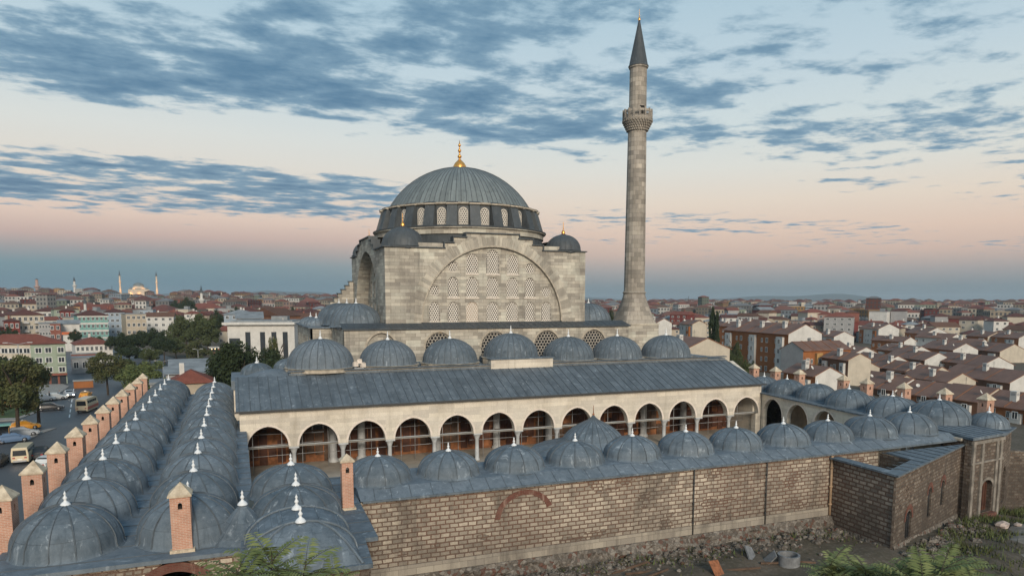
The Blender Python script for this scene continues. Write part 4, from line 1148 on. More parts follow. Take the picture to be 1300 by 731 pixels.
M['pane_warm_dim'] = m_emit('warm_emitting_pane', (1.0, 0.55, 0.22), 0.16)  # window pane whose own surface emits a dim warm colour
M['lamp_warm'] = m_emit('warm_lamp', (1.0, 0.62, 0.28), 6.0)
M['lamp_white'] = m_emit('white_lamp', (1.0, 0.9, 0.72), 8.0)
M['lamp_red'] = m_emit('red_lamp', (1.0, 0.08, 0.04), 1.5)

CX, CY_ = 31.45, 101.2
def mosque():
    root = (31.45, 88.0, FL)
    w = empty('mosque', root, 'great stone mosque with a wide lead dome on a windowed drum and tall arched front', 'mosque')
    L = lambda p: (p[0] - root[0], p[1] - root[1], p[2] - root[2])
    B_ = lambda mb, n, m, par=w: mb.build(n, m, par, off=root)
    x0, x1, y0, y1 = 17.55, 45.35, 88.0, 114.2; zb = 16.9; ze = 26.62
    # --- front: stepped gable wall with the great arch, recessed tympanum with pierced windows
    c = 32.0 - x0
    ops = [dict(s=c, w=19.7, zb=zb - 0.2, zs=17.25, kind='round', rise=9.85, n=40)]
    top = [(0, ze), (7.70, ze), (7.70, 27.32), (8.9, 27.32), (8.9, 28.06), (10.6, 28.06), (10.6, 28.62), (17.9, 28.62), (17.9, 28.06), (19.9, 28.06), (19.9, 27.32), (21.35, 27.32), (21.35, ze), (27.8, ze)]
    mb = MB(); mb.wall((x0, y0), (x1, y0), zb - 0.2, top, ops, 1.1, ends=False); B_(mb, 'front_wall', M['ashlar'])
    wins = []
    for x in (23.95, 26.45, 29.03, 31.87, 34.66, 37.22, 39.66): wins.append((x, 17.25, 1.54 if x not in (29.03, 31.87, 34.66) else 1.7, 2.62, 'arch'))
    for x in (26.47, 29.04, 31.87, 34.70, 37.22): wins.append((x, 20.42, 1.54 if x in (26.47, 37.22) else 1.7, 2.66, 'arch'))
    for x in (29.06, 31.92, 34.74): wins.append((x, 23.5, 1.88 if x == 31.92 else 1.66, 3.15 if x == 31.92 else 2.6, 'arch'))
    for x, z in ((23.99, 21.32), (39.64, 21.2), (26.47, 24.37), (37.23, 24.3)): wins.append((x, z, 1.42, 1.42, 'circle'))
    o2 = []
    for x, z, ww, hh, k in wins:
        if k == 'circle': o2.append(dict(s=x - 21.8, w=ww, zb=z, kind='circle', n=12))
        else: o2.append(dict(s=x - 21.8, w=ww, zb=z, zs=z + hh - ww / 2 * 1.05, rise=ww / 2 * 1.05, kind='round', n=12))
    mb = MB(); mb.wall((21.8, y0 + 0.38), (42.2, y0 + 0.38), zb - 0.2, 27.3, o2, 0.3, back=False, ends=False); B_(mb, 'tympanum', M['ashlar'])
    for x, z, ww, hh, k in wins:
        zz = z - ww / 2 if k == 'circle' else z
        add_lattice(w, L((x, y0 + 0.38 + 0.14, zz)), ww, hh, k, 0, glow=(abs(x - 29.03) < 0.02 and z < 18))
    for x, z, ww, hh, k in wins:
        s = MB()
        if k == 'arch': s.box((x, y0 + 0.36, z - 0.09), (ww + 0.18, 0.12, 0.14))
        if k == 'arch':
            B_(s, 'window_sill', M['trim_pale'])
    # arch ring of long voussoirs, and its moulding
    vo = MB(); n = 58; rr = random.Random(4)
    for k in range(n):
        t0, t1 = math.pi * k / n + 0.002, math.pi * (k + 1) / n - 0.002; ro = 11.05 + rr.uniform(-0.3, 0.35)
        def q(r, t): return (32.0 - r * math.cos(t), 17.25 + r * math.sin(t))
        if q(ro, (t0 + t1) / 2)[1] > 28.3: ro = 10.9
        P = [q(9.85, t0), q(9.85, t1), q(ro, t1), q(ro, t0)]
        u = rr.uniform(0, 40); yy = y0 - 0.02 - rr.uniform(0, 0.012)
        vo.face([(a, yy, b) for a, b in P][::-1], 0, [(u, 0.05), (u + 0.5, 0.05), (u + 0.5, 0.35), (u, 0.35)])
    B_(vo, 'arch_voussoirs', M['ashlar'])
    mo = MB(); n = 48
    for k in range(n):
        t0, t1 = math.pi * k / n, math.pi * (k + 1) / n
        P = [(32.0 - r * math.cos(t), 17.25 + r * math.sin(t)) for r, t in ((9.70, t0), (9.70, t1), (9.88, t1), (9.88, t0))]
        mo.face([(a, y0 - 0.07, b) for a, b in P][::-1]); mo.face([(P[0][0], y0 - 0.07, P[0][1]), (P[1][0], y0 - 0.07, P[1][1]), (P[1][0], y0 + 0.38, P[1][1]), (P[0][0], y0 + 0.38, P[0][1])])
        mo.face([(P[2][0], y0 - 0.07, P[2][1]), (P[3][0], y0 - 0.07, P[3][1]), (P[3][0], y0, P[3][1]), (P[2][0], y0, P[2][1])])
    B_(mo, 'arch_moulding', M['cornice'])
    # --- left side: deep arch
    D = y1 - y0; cc = 13.6
    opl = [dict(s=D - cc, w=18.6, zb=zb - 0.2, zs=17.0, kind='pointed', rise=9.9, n=32)]
    st = lambda a: [(0, ze), (a - 7, ze), (a - 7, 27.32), (a - 5.6, 27.32), (a - 5.6, 28.06), (a - 3.8, 28.06), (a - 3.8, 28.62), (a + 3.8, 28.62), (a + 3.8, 28.06), (a + 5.6, 28.06), (a + 5.6, 27.32), (a + 7, 27.32), (a + 7, ze), (D, ze)]
    mb = MB(); mb.wall((x0, y1), (x0, y0 + 0.0), zb - 0.2, st(D - cc), opl, 1.9, ends=False); B_(mb, 'side_wall', M['ashlar_side'])
    lw = [(a, z, 1.35, 2.5) for z in (17.3, 20.4) for a in (5.6, 8.3, 11.0, 13.6, 16.2, 18.9, 21.6)] + [(a, 23.5, 1.4, 2.4) for a in (11.0, 13.6, 16.2)]
    lw = [q for q in lw if abs(q[0] - cc) + 0.4 < math.sqrt(max(0, 9.2 ** 2 - (q[1] - 16) ** 2))]
    mb = MB(); mb.wall((x0 + 1.75, y1 - 2), (x0 + 1.75, y0 + 2), zb - 0.2, 27.0, [dict(s=D - 2 - a, w=ww, zb=z, zs=z + hh - ww / 2, kind='round') for a, z, ww, hh in lw], 0.3, back=False, ends=False); B_(mb, 'side_tympanum', M['ashlar_side'])
    for a, z, ww, hh in lw: add_lattice(w, L((x0 + 1.75 + 0.12, y0 + a, z)), ww, hh, 'arch', -math.pi / 2)
    mb = MB(); mb.wall((x1, y0), (x1, y1), zb - 0.2, st(12.6)); mb.wall((x1, y1), (x0, y1), zb - 0.2, st(13)[:1] + [(7, ze), (7, 28.06), (20, 28.06), (20, ze), (27.8, ze)]); B_(mb, 'rear_wall', M['ashlar_side'])
    # lead copings that follow the steps
    cp = MB()
    def coping(P0, P1, prof, ov=0.16):
        d = Vector((P1[0] - P0[0], P1[1] - P0[1])).normalized(); nn = Vector((d.y, -d.x))
        for (a, z), (b, z2) in zip(prof[:-1], prof[1:]):
            if b - a < 1e-3:
                zl, zh = min(z, z2), max(z, z2); m_ = Vector(P0) + d * a - nn * 0.4
                sgn = -1 if z2 > z else 1
                m_ = m_ + d * (0.07 * sgn); cp.box((m_.x, m_.y, (zl + zh) / 2 + 0.07), (0.11, 1.24, zh - zl - 0.02), math.atan2(d.y, d.x)); continue
            m_ = Vector(P0) + d * ((a + b) / 2) - nn * 0.4; cp.box((m_.x, m_.y, z + 0.07), (b - a + 0.22, 1.3, 0.13), math.atan2(d.y, d.x))
    coping((x0, y0), (x1, y0), top); coping((x0, y1), (x0, y0), st(D - cc)); coping((x1, y0), (x1, y1), st(12.6))
    B_(cp, 'coping', M['lead_drum'])
    # body roof and skirt of the drum
    rf = MB(); rf.prism([(x0 + 0.8, y0 + 0.8), (x1 - 0.8, y0 + 0.8), (x1 - 0.8, y1 - 0.8), (x0 + 0.8, y1 - 0.8)], 26.3, 26.66)
    rf.lathe([(12.1, 26.6), (12.05, 28.6), (12.2, 29.0)], (CX, CY_, 0), 72)
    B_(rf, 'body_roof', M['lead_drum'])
    # --- drum
    dr = MB(); dr.lathe([(12.25, 28.7), (12.25, 29.35), (12.55, 29.45), (12.55, 29.62), (12.1, 29.7)], (CX, CY_, 0), 96, 0, False); B_(dr, 'drum_base', M['ashlar'])
    lb = MB(); lb.lathe([(12.65, 29.60), (12.65, 29.72), (11.5, 29.95)], (CX, CY_, 0), 96, 0, False); B_(lb, 'drum_ledge', M['lead_drum'])
    nW = 24
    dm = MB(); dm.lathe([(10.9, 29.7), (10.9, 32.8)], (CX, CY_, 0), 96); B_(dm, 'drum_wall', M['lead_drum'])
    cn = MB(); cn.lathe([(10.95, 32.5), (11.28, 32.65), (11.32, 32.85), (10.3, 33.0)], (CX, CY_, 0), 96, 0, False); B_(cn, 'drum_cornice', M['cornice'])
    for k in range(nW):
        a = -math.pi / 2 + 2 * math.pi * k / nW
        # pierced window in its reveal
        if math.sin(a) < 0.5:
            p = (CX + 10.97 * math.cos(a), CY_ + 10.97 * math.sin(a), 30.0); add_lattice(w, L(p), 1.15, 2.2, 'arch', a + math.pi / 2)
        # buttress pier between windows: slanting face, lead clad
        b = a + math.pi / nW; ca, sa = math.cos(b), math.sin(b); tx, ty = -sa, ca; q = MB()
        def pt(r, t, z): return (CX + r * ca + tx * t, CY_ + r * sa + ty * t, z)
        hw = 0.72; P = [pt(12.25, -hw, 29.75), pt(12.25, hw, 29.75), pt(11.42, hw * 0.93, 32.55), pt(11.42, -hw * 0.93, 32.55)]
        Q = [pt(10.75, -hw, 29.75), pt(10.75, hw, 29.75), pt(10.75, hw * 0.93, 32.55), pt(10.75, -hw * 0.93, 32.55)]
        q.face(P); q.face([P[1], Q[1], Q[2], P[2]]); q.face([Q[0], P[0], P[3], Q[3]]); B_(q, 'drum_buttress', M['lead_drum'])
        e = MB(); T_ = [pt(11.64, -hw * 1.06, 32.57), pt(11.64, hw * 1.06, 32.57), pt(10.8, hw * 1.06, 32.57), pt(10.8, -hw * 1.06, 32.57)]
        e.face(T_[::-1]); U = [(x, y, z + 0.22) for x, y, z in T_]
        for i in range(4): e.face([T_[i], T_[(i + 1) % 4], U[(i + 1) % 4], U[i]])
        V = [pt(11.7, -hw * 1.1, 32.79), pt(11.7, hw * 1.1, 32.79), pt(10.6, hw, 33.05), pt(10.6, -hw, 33.05)]
        e.face(V, 1); e.face([V[0], V[1], U[1], U[0]][::-1], 1); B_(e, 'buttress_cap', [M['cornice'], M['lead_drum']])
    # --- main dome with standing seams and gilded finial
    Rb, H = 10.45, 6.3; S = (Rb * Rb + H * H) / (2 * H); zc = 32.9 + H - S
    pr = []; tm = math.asin(min(1, Rb / S)) if H <= Rb else math.pi / 2
    tm = math.atan2(Rb, S - H)
    for k in range(25):
        t = tm * (1 - k / 24); pr.append((S * math.sin(t), zc + S * math.cos(t)))
    md = MB(); md.lathe(pr, (CX, CY_, 0), 112, uvr=11.05)
    for k in range(88):
        a = 2 * math.pi * k / 88
        for p, q in zip(pr[:-3:2], pr[2::2]):
            if p[0] < 1.2: continue
            md.tube((CX + p[0] * math.cos(a), CY_ + p[0] * math.sin(a), p[1]), (CX + q[0] * math.cos(a), CY_ + q[0] * math.sin(a), q[1]), 0.05, 0.045, 4, 1, caps=False)
    dome = B_(md, 'main_dome', [M['lead_main'], M['lead_drum']])
    g = gold_mb(4.2, 0.98).build('gilded_finial', M['gold'], dome, loc=L((CX, CY_, 32.9 + H - 0.12)))
    # --- corner turrets
    for (tx, ty, r, cut) in ((x0 + 2.95, y0 + 2.7, 2.75, 0), (x1 - 2.3, y0 + 2.3, 2.45, 1), (x0 + 2.4, y1 - 2.4, 2.6, 2), (x1 - 2.4, y1 - 2.4, 2.6, 3)):
        t = MB(); t.lathe([(r + 0.12, 26.5), (r + 0.12, 26.78), (r + 0.22, 26.86), (r, 26.95)], (tx, ty, 0), 8, 0, False)
        pf = [(r + 0.06, 26.86), (r, 27.0)] + [(r * math.cos(math.pi / 2 * k / 8), 27.0 + r * 0.86 * math.sin(math.pi / 2 * k / 8) + (0.25 if k == 8 else 0)) for k in range(1, 9)]
        t.lathe(pf, (tx, ty, 0), 40, 0)
        for k in range(20):
            a = 2 * math.pi * k / 20
            for p, q in zip(pf[1:-2], pf[2:-1]): t.tube((tx + p[0] * math.cos(a), ty + p[0] * math.sin(a), p[1]), (tx + q[0] * math.cos(a), ty + q[0] * math.sin(a), q[1]), 0.03, seg=4, mi=0, caps=False)
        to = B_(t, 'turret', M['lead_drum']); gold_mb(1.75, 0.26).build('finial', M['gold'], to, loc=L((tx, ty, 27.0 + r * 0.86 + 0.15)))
    # --- lower front: gallery wall with pointed windows under a lead apron
    gx0, gx1 = 12.1, 51.2
    wn = [dict(s=x - gx0, w=3.7, zb=12.0, zs=14.1, kind='pointed', rise=2.0) for x in (16.6, 23.9, 31.3, 38.7, 45.7)]
    mb = MB(); mb.wall((gx0, 86.0), (gx1, 86.0), 11.5, 16.55, wn, 0.45, back=False); mb.wall((gx0, 118), (gx0, 86.0), FL, 16.55); mb.wall((gx1, 86), (gx1, 118), FL, 16.55); B_(mb, 'gallery_wall', M['ashlar'])
    for i, o in enumerate(wn):
        x = o['s'] + gx0
        if i == 0:
            f = MB(); f.box((x, 86.4, 14), (3.9, 0.2, 4.6)); B_(f, 'blind_arch', M['ashlar'])
        else: add_lattice(w, L((x, 86.32, 12.2)), 3.68, 3.75, 'arch')
        ar = MB(); n = 14
        for k in range(n):
            def cur(ex, kk):
                h2, r2 = 1.85 + ex, 2.0 + ex; Rr = (h2 * h2 + r2 * r2) / (2 * h2); xx = -h2 + 2 * h2 * (0.5 - 0.5 * math.cos(math.pi * kk / n))
                return (x + xx, 85.95, 14.1 + math.sqrt(max(0, Rr * Rr - (Rr - h2 + abs(xx)) ** 2)))
            ar.face([cur(0, k), cur(0, k + 1), cur(0.25, k + 1), cur(0.25, k)])
        B_(ar, 'window_moulding', M['cornice'])
    ap = MB(); ap.face([(gx0 - 0.2, 85.75, 16.62), (gx1 + 0.2, 85.75, 16.62), (gx1 + 0.2, 88.3, 17.22), (gx0 - 0.2, 88.3, 17.22)]); ap.face([(gx0 - 0.2, 85.75, 16.45), (gx1 + 0.2, 85.75, 16.45), (gx1 + 0.2, 85.75, 16.62), (gx0 - 0.2, 85.75, 16.62)])
    ap.prism([(gx0 - 0.2, 88.3), (x0 + 0.1, 88.3), (x0 + 0.1, 118.2), (gx0 - 0.2, 118.2)], 16.4, 16.7); ap.prism([(x1 - 0.1, 88.3), (gx1 + 0.2, 88.3), (gx1 + 0.2, 118.2), (x1 - 0.1, 118.2)], 16.4, 16.7)
    for k in range(44):
        x = gx0 + 0.5 + k * 0.88; ap.tube((x, 85.77, 16.64), (x, 88.2, 17.21), 0.03, seg=4, mi=1, caps=False)
    B_(ap, 'apron_roof', [M['lead_drum'], M['seam']])
    # side aisle domes either side of the cube
    sd = proto(dome_mb(3.35, 3.0, 22, 0.25, 64, rib_w=0.045), 'aisle_dome', [M['lead'], M['seam']])
    for y in (93.2, 101.2, 109.2):
        add_dome(w, sd, L((14.75, y, 16.65)), 1.0, fz=2.98, fs=0.8); add_dome(w, sd, L((48.6, y, 16.65)), 1.0, fz=2.98, fs=0.8)
    # low range along the left side: wall with small arched windows, two small domes
    lr = MB(); lr.wall((9.3, 117.5), (9.3, 97.5), FL, 16.3, [dict(s=2 + 3.4 * i, w=1.1, zb=13.2, zs=14.6, kind='pointed') for i in range(6)], 0.3, back=False); lr.wall((9.3, 97.5), (12.1, 97.5), FL, 16.3); B_(lr, 'low_range_wall', M['ashlar'])
    lr = MB(); lr.prism([(9.05, 97.25), (12.2, 97.25), (12.2, 118), (9.05, 118)], 16.3, 16.48); B_(lr, 'low_range_roof', M['lead_roof'])
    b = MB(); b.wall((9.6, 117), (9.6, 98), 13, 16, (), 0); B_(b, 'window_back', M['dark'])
    for y in (103, 111): add_dome(w, ME['cell_dome'], L((10.7, y, 16.4)), 0.7, fz=1.7)
    # stepped buttress wall behind on the left
    sb = MB()
    for i in range(8):
        zt = 22.9 - 0.62 * i; xa = 17.5 - 0.6 * i
        sb.box((xa - 0.3, 113.4, (zt + 15) / 2), (0.6, 1.3, zt - 15)); sb.box((xa - 0.32, 113.4, zt + 0.07), (0.74, 1.5, 0.14), mi=1)
    B_(sb, 'stepped_buttress', [M['ashlar_side'], M['lead_drum']])
    # --- inner porch: seven domes on low polygonal bases behind the lean-to roof
    pf = MB(); pf.wall((5.2, 76.35), (57.4, 76.35), 11.6, 12.62, (), 0.4); pf.wall((57.4, 76.35), (57.4, 86), 6, 12.62); pf.wall((5.2, 86), (5.2, 76.35), FL, 12.62); B_(pf, 'porch_wall', M['cornice'])
    pr_ = MB(); pr_.prism([(5.0, 76.3), (57.6, 76.3), (60.2, 76.3), (60.2, 85.9), (5.0, 85.9)], 12.30, 12.48)
    B_(pr_, 'porch_roof', M['lead_roof'])
    sh = MB(); sh.prism([(4.95, 76.1), (60.3, 76.1), (60.3, 76.75), (4.95, 76.75)], 12.62, 12.74); B_(sh, 'porch_coping', M['lead_dark'])
    # raised middle of the porch front over the entrance
    rm = MB(); rm.prism([(27.2, 76.0), (35.0, 76.0), (35.0, 77.2), (27.2, 77.2)], 12.2, 13.25); B_(rm, 'entrance_parapet', M['cream_wall'])
    rl = MB(); rl.prism([(27.05, 75.85), (35.15, 75.85), (35.15, 77.3), (27.05, 77.3)], 13.25, 13.37); rl.prism([(28.0, 77.0), (34.2, 77.0), (34.2, 82.6), (28.0, 82.6)], 12.4, 13.2); B_(rl, 'entrance_roof', M['lead_roof'])
    pd = proto(dome_mb(3.3, 2.85, 26, 0.2, 78, rib_w=0.04), 'porch_dome', [M['lead_roof'], M['seam']])
    for x, y, s, z in ((8.6, 79.3, 1.07, 12.62), (16.1, 79.9, 0.97, 12.62), (23.45, 79.9, 0.97, 12.62), (31.15, 79.9, 1.0, 13.02), (38.9, 79.9, 0.97, 12.55), (45.9, 79.9, 0.97, 12.5), (53.3, 79.9, 0.98, 12.45)):
        bs = MB(); bs.lathe([(3.3 * s + 0.28, 12.4), (3.3 * s + 0.28, z + 0.12), (3.3 * s + 0.42, z + 0.2), (3.3 * s, z + 0.26)], (x, y, 0), 12, 0, False); B_(bs, 'dome_base', M['cornice'])
        d = add_dome(w, pd, L((x, y, z + 0.2)), s, fz=2.83, fs=(0.75, 0.75, 1.1))
    # small domes and low hipped lead roof at the left end of the porch
    hr = MB(); hr.prism([(-0.6, 76.6), (5.1, 76.6), (5.1, 86), (-0.6, 86)], 11.0, 11.9); hr.lathe([(3.1, 0), (2.0, 0.45), (0.9, 0.75), (0, 0.85)], (3.6, 79.6, 11.88), 24); B_(hr, 'low_hip_roof', M['lead_roof'])
    hw_ = MB(); hw_.wall((-0.4, 86), (-0.4, 76.8), FL, 11.0); hw_.wall((-0.4, 76.8), (5.2, 76.8), FL, 11.0); B_(hw_, 'low_hip_wall', M['cream_wall'])
    add_dome(w, ME['cell_dome'], L((2.1, 83.6, 11.85)), 0.72, fz=1.7); add_dome(w, ME['cell_dome'], L((5.9, 87.2, 11.9)), 0.78, fz=1.7)
mosque()
for i, (x, y, z, lb) in enumerate(((12.25, 76.5, 12.74, 'white floodlight cluster on the porch ledge between the two leftmost porch domes'),)):
    f = empty('floodlight', (x, y, z), lb, 'floodlight')
    for k, (dx, dz, rz) in enumerate(((-0.35, 0.45, 0.3), (0.1, 0.75, -0.2), (0.45, 0.35, 0.5))):
        m = MB(); m.box((dx, 0, dz), (0.5, 0.35, 0.42), rz); m.lathe([(0.2, 0), (0.26, 0.08)], (dx, 0, dz + 0.2), 10); m.build('lamp_head', M['trim_pale'], f)
    m = MB(); m.tube((-0.3, 0, 0), (-0.35, 0, 0.5), 0.05); m.tube((0.3, 0, 0), (0.1, 0, 0.8), 0.05); m.tube((0.3, 0, 0), (0.45, 0, 0.4), 0.05); m.box((0, 0, 0.04), (1.0, 0.4, 0.08)); m.build('bracket', M['steel'], f)

# ------------------------------------------------------------------ minaret
def minaret():
    root = (54.55, 90.2, FL); w = empty('minaret', root, 'tall slender stone minaret with one balcony and a dark pointed lead cone', 'minaret')
    L = lambda a, b, z: (a, b, z - FL)
    m = MB(); m.box((0, 0, (16.6 - FL) / 2), (5.35, 5.0, 16.6 - FL)); m.box((0, 0, 16.6 - FL + 0.08), (5.55, 5.2, 0.16)); m.build('pedestal', M['ashlar'], w)
    # square to round transition
    t = MB(); n = 32; z0, z1 = 16.76 - FL, 21.1 - FL; rows = []
    for j in range(7):
        f = j / 6; row = []
        for k in range(n):
            a = 2 * math.pi * (k + 0.5) / n; sq = 2.6 / max(abs(math.cos(a)), abs(math.sin(a))); sq = min(sq, 3.25); r = sq * (1 - f) ** 1.25 + 1.55 * (1 - (1 - f) ** 1.25)
            row.append(t.vert((r * math.cos(a), r * math.sin(a), z0 + (z1 - z0) * f)))
        rows.append(row)
    for j in range(6):
        for k in range(n):
            k2 = (k + 1) % n; u = lambda kk: 2 * math.pi * kk / n * 2.1
            t.idxface((rows[j][k], rows[j][k2], rows[j + 1][k2], rows[j + 1][k]), 0, [(u(k), z0 + (z1 - z0) * j / 6), (u(k + 1), z0 + (z1 - z0) * j / 6), (u(k + 1), z0 + (z1 - z0) * (j + 1) / 6), (u(k), z0 + (z1 - z0) * (j + 1) / 6)])
    t.lathe([(1.66, z1 - 0.05), (1.70, z1 + 0.1), (1.56, z1 + 0.25)], seg=32, smooth=False)
    t.build('flared_foot', M['minaret_stone'], w)
    s = MB(); s.lathe([(1.53, z1 + 0.2), (1.32, 44.05 - FL)], seg=16, smooth=False, uvr=1.5); s.build('shaft', M['minaret_stone'], w)
    # stalactite corbel and balustrade
    b = MB(); z = 44.0 - FL
    prof = [(1.33, z)]
    for k in range(5):
        r0 = 1.34 + 0.15 * k; prof += [(r0 + 0.05, z + 0.30 * k + 0.02), (r0 + 0.17, z + 0.30 * k + 0.2), (r0 + 0.17, z + 0.30 * k + 0.28)]
    prof += [(2.14, z + 1.52), (2.14, z + 1.66), (1.0, z + 1.66)]
    b.lathe(prof, seg=32, smooth=False)
    for k in range(5):
        r0 = 1.50 + 0.15 * k
        for i in range(32):
            a = 2 * math.pi * (i + 0.5 * (k % 2)) / 32; b.box((r0 * math.cos(a), r0 * math.sin(a), z + 0.3 * k + 0.10), (0.13, 0.17, 0.26), a, bottom=True)
    b.build('balcony', M['minaret_stone'], w)
    pr = MB()
    for i in range(16):
        a0, a1 = 2 * math.pi * i / 16, 2 * math.pi * (i + 1) / 16; p = (2.03 * math.cos(a0), 2.03 * math.sin(a0)); q = (2.03 * math.cos(a1), 2.03 * math.sin(a1)); l = math.hypot(q[0] - p[0], q[1] - p[1])
        pr.wall(p, q, z + 1.66, z + 2.75, [dict(s=l * f, w=0.2, zb=z + 1.9, zs=z + 2.35, kind='pointed', n=4) for f in (0.2, 0.5, 0.8)], 0.12, ends=False)
        am = a0; pr.box((2.03 * math.cos(am), 2.03 * math.sin(am), z + 2.25), (0.2, 0.2, 1.25), am)
    pr.build('balustrade', M['minaret_stone'], w)
    u = MB(); u.lathe([(1.25, z + 1.6), (1.21, 52.5 - FL), (1.36, 52.62 - FL), (1.38, 52.8 - FL)], seg=16, smooth=False, uvr=1.25); u.build('upper_shaft', M['minaret_stone'], w)
    d = MB(); d.box((0, -1.2, z + 2.5), (0.7, 0.1, 1.6)); d.build('balcony_door', M['dark'], w)
    c = MB(); pf = [(1.42, 52.8 - FL), (1.42, 52.9 - FL), (1.28, 53.1 - FL), (0.06, 59.3 - FL)]; c.lathe(pf, seg=32, smooth=True)
    for k in range(16):
        a = 2 * math.pi * k / 16; c.tube((1.28 * math.cos(a), 1.28 * math.sin(a), 53.1 - FL), (0.08 * math.cos(a), 0.08 * math.sin(a), 59.2 - FL), 0.03, 0.015, 4, caps=False)
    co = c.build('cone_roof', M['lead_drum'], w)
    gold_mb(1.7, 0.17).build('finial', M['gold'], co, loc=(0, 0, 59.1 - FL))
minaret()
# ------------------------------------------------------------------ houses
def m_house(name, col, var=0.15, stain=0.35):
    m = Mat(name); p = m.pos(); n = m.noise(p, 0.5, 6, 0.65); c = m.mix(m.range(n, 0.4, 0.68, 0, stain), col, tuple(q * 0.5 for q in col))
    c = m.mix(m.range(m.noise(p, 1.3, 5, 0.7, (1, 1, 0.08)), 0.52, 0.75, 0, stain), c, tuple(q * 0.55 for q in col))
    return m.out(c, 0.9, 0, 0.2)
HC = {'white': (0.56, 0.55, 0.52), 'cream': (0.48, 0.43, 0.35), 'beige': (0.42, 0.36, 0.28), 'grey': (0.32, 0.32, 0.32), 'pale green': (0.29, 0.34, 0.27), 'teal': (0.18, 0.36, 0.33),
      'orange': (0.30, 0.115, 0.042), 'brick red': (0.22, 0.085, 0.062), 'pink': (0.40, 0.28, 0.24), 'ochre': (0.42, 0.25, 0.10), 'bluish': (0.30, 0.36, 0.42), 'brown': (0.17, 0.085, 0.05), 'dark red': (0.16, 0.038, 0.032)}
MH = {k: m_house('wall_' + k.replace(' ', '_'), v) for k, v in HC.items()}
def m_tile(name, c1, c2, pitch=0.35, rough=0.85):
    m = Mat(name); bt = m.brick(m.uv(), 0.25, pitch, 0.03, c1, c2, tuple(q * 0.45 for q in c1), 0.5, 0.3); p = m.pos()
    c = m.mix(m.range(m.noise(p, 0.35, 6, 0.7), 0.42, 0.66, 0, 0.6), bt.outputs['Color'], tuple(q * 0.5 for q in c2))
    c = m.mix(0.4, c, m.mix(m.rand(), c1, tuple(q * 0.7 for q in c2)))
    return m.out(c, rough, 0, 0.2)
M['tile_red'] = m_tile('red_tiles', (0.25, 0.085, 0.058), (0.17, 0.058, 0.044))
M['tile_dark'] = m_tile('dark_red_tiles', (0.135, 0.054, 0.043), (0.092, 0.040, 0.035))
M['tile_brown'] = m_tile('brown_tiles', (0.17, 0.085, 0.055), (0.12, 0.062, 0.044))
def m_seamroof():
    m = Mat('brown_sheet_roof'); uv = m.uv(); sx = m.N('ShaderNodeSeparateXYZ'); m.L(uv, sx.inputs[0])
    fr = m.math('FRACT', m.math('MULTIPLY', sx.outputs[0], 1 / 0.62)); ln = m.range(m.math('ABSOLUTE', m.math('SUBTRACT', fr, 0.5)), 0.40, 0.46)
    p = m.pos(); n = m.noise(p, 0.4, 6, 0.65); c = m.mix(m.range(n, 0.35, 0.65), (0.120, 0.064, 0.045), (0.205, 0.112, 0.078))
    c = m.mix(m.math('MULTIPLY', ln, 0.7), c, (0.055, 0.034, 0.028)); c = m.mix(0.3, c, m.mix(m.rand(), (0.11, 0.058, 0.040), (0.22, 0.118, 0.080)))
    return m.out(c, 0.6, 0, 0.3)
M['roof_sheet'] = m_seamroof()
M['roof_grey'] = m_plain('grey_roof', (0.20, 0.215, 0.225), 0.8, 0.3, 0.4)
M['strip'] = m_plain('roof_edge_strip', (0.22, 0.10, 0.055), 0.8, 0.2, 1)
M['glass'] = m_plain('window_glass', (0.035, 0.042, 0.050), 0.2, 0.2, 0.5)
M['frame'] = m_plain('white_frame', (0.60, 0.60, 0.58), 0.6, 0.1)
M['balc'] = m_plain('balcony_slab', (0.45, 0.44, 0.42), 0.9, 0.15)
HOUSES = []      # (object, px, py, dist, attributes) for the labels written at the end
def win_protos():
    fr = MB(); w, h = 1.0, 1.0
    for x0, z0, sx, sz in ((-0.5, 0, 0.09, 1), (0.41, 0, 0.09, 1), (-0.5, 0, 1, 0.09), (-0.5, 0.91, 1, 0.09), (-0.03, 0, 0.06, 1)): fr.box((x0 + sx / 2, -0.03, z0 + sz / 2), (sx, 0.08, sz))
    pn = MB(); pn.face([(-0.46, -0.012, 0.04), (0.46, -0.012, 0.04), (0.46, -0.012, 0.96), (-0.46, -0.012, 0.96)])
    return proto(fr, 'window', [M['frame']]), proto(pn, 'window_pane', [M['glass']])
WF, WP = win_protos()
def add_win(parent, loc, w, h, rz=0.0, parts=True):
    if not parts: return inst('window', WP, parent, (loc[0], loc[1], loc[2]), rz, (w, 2.0, h))
    o = inst('window', WF, parent, loc, rz, (w, 1, h)); inst('pane', WP, o); return o

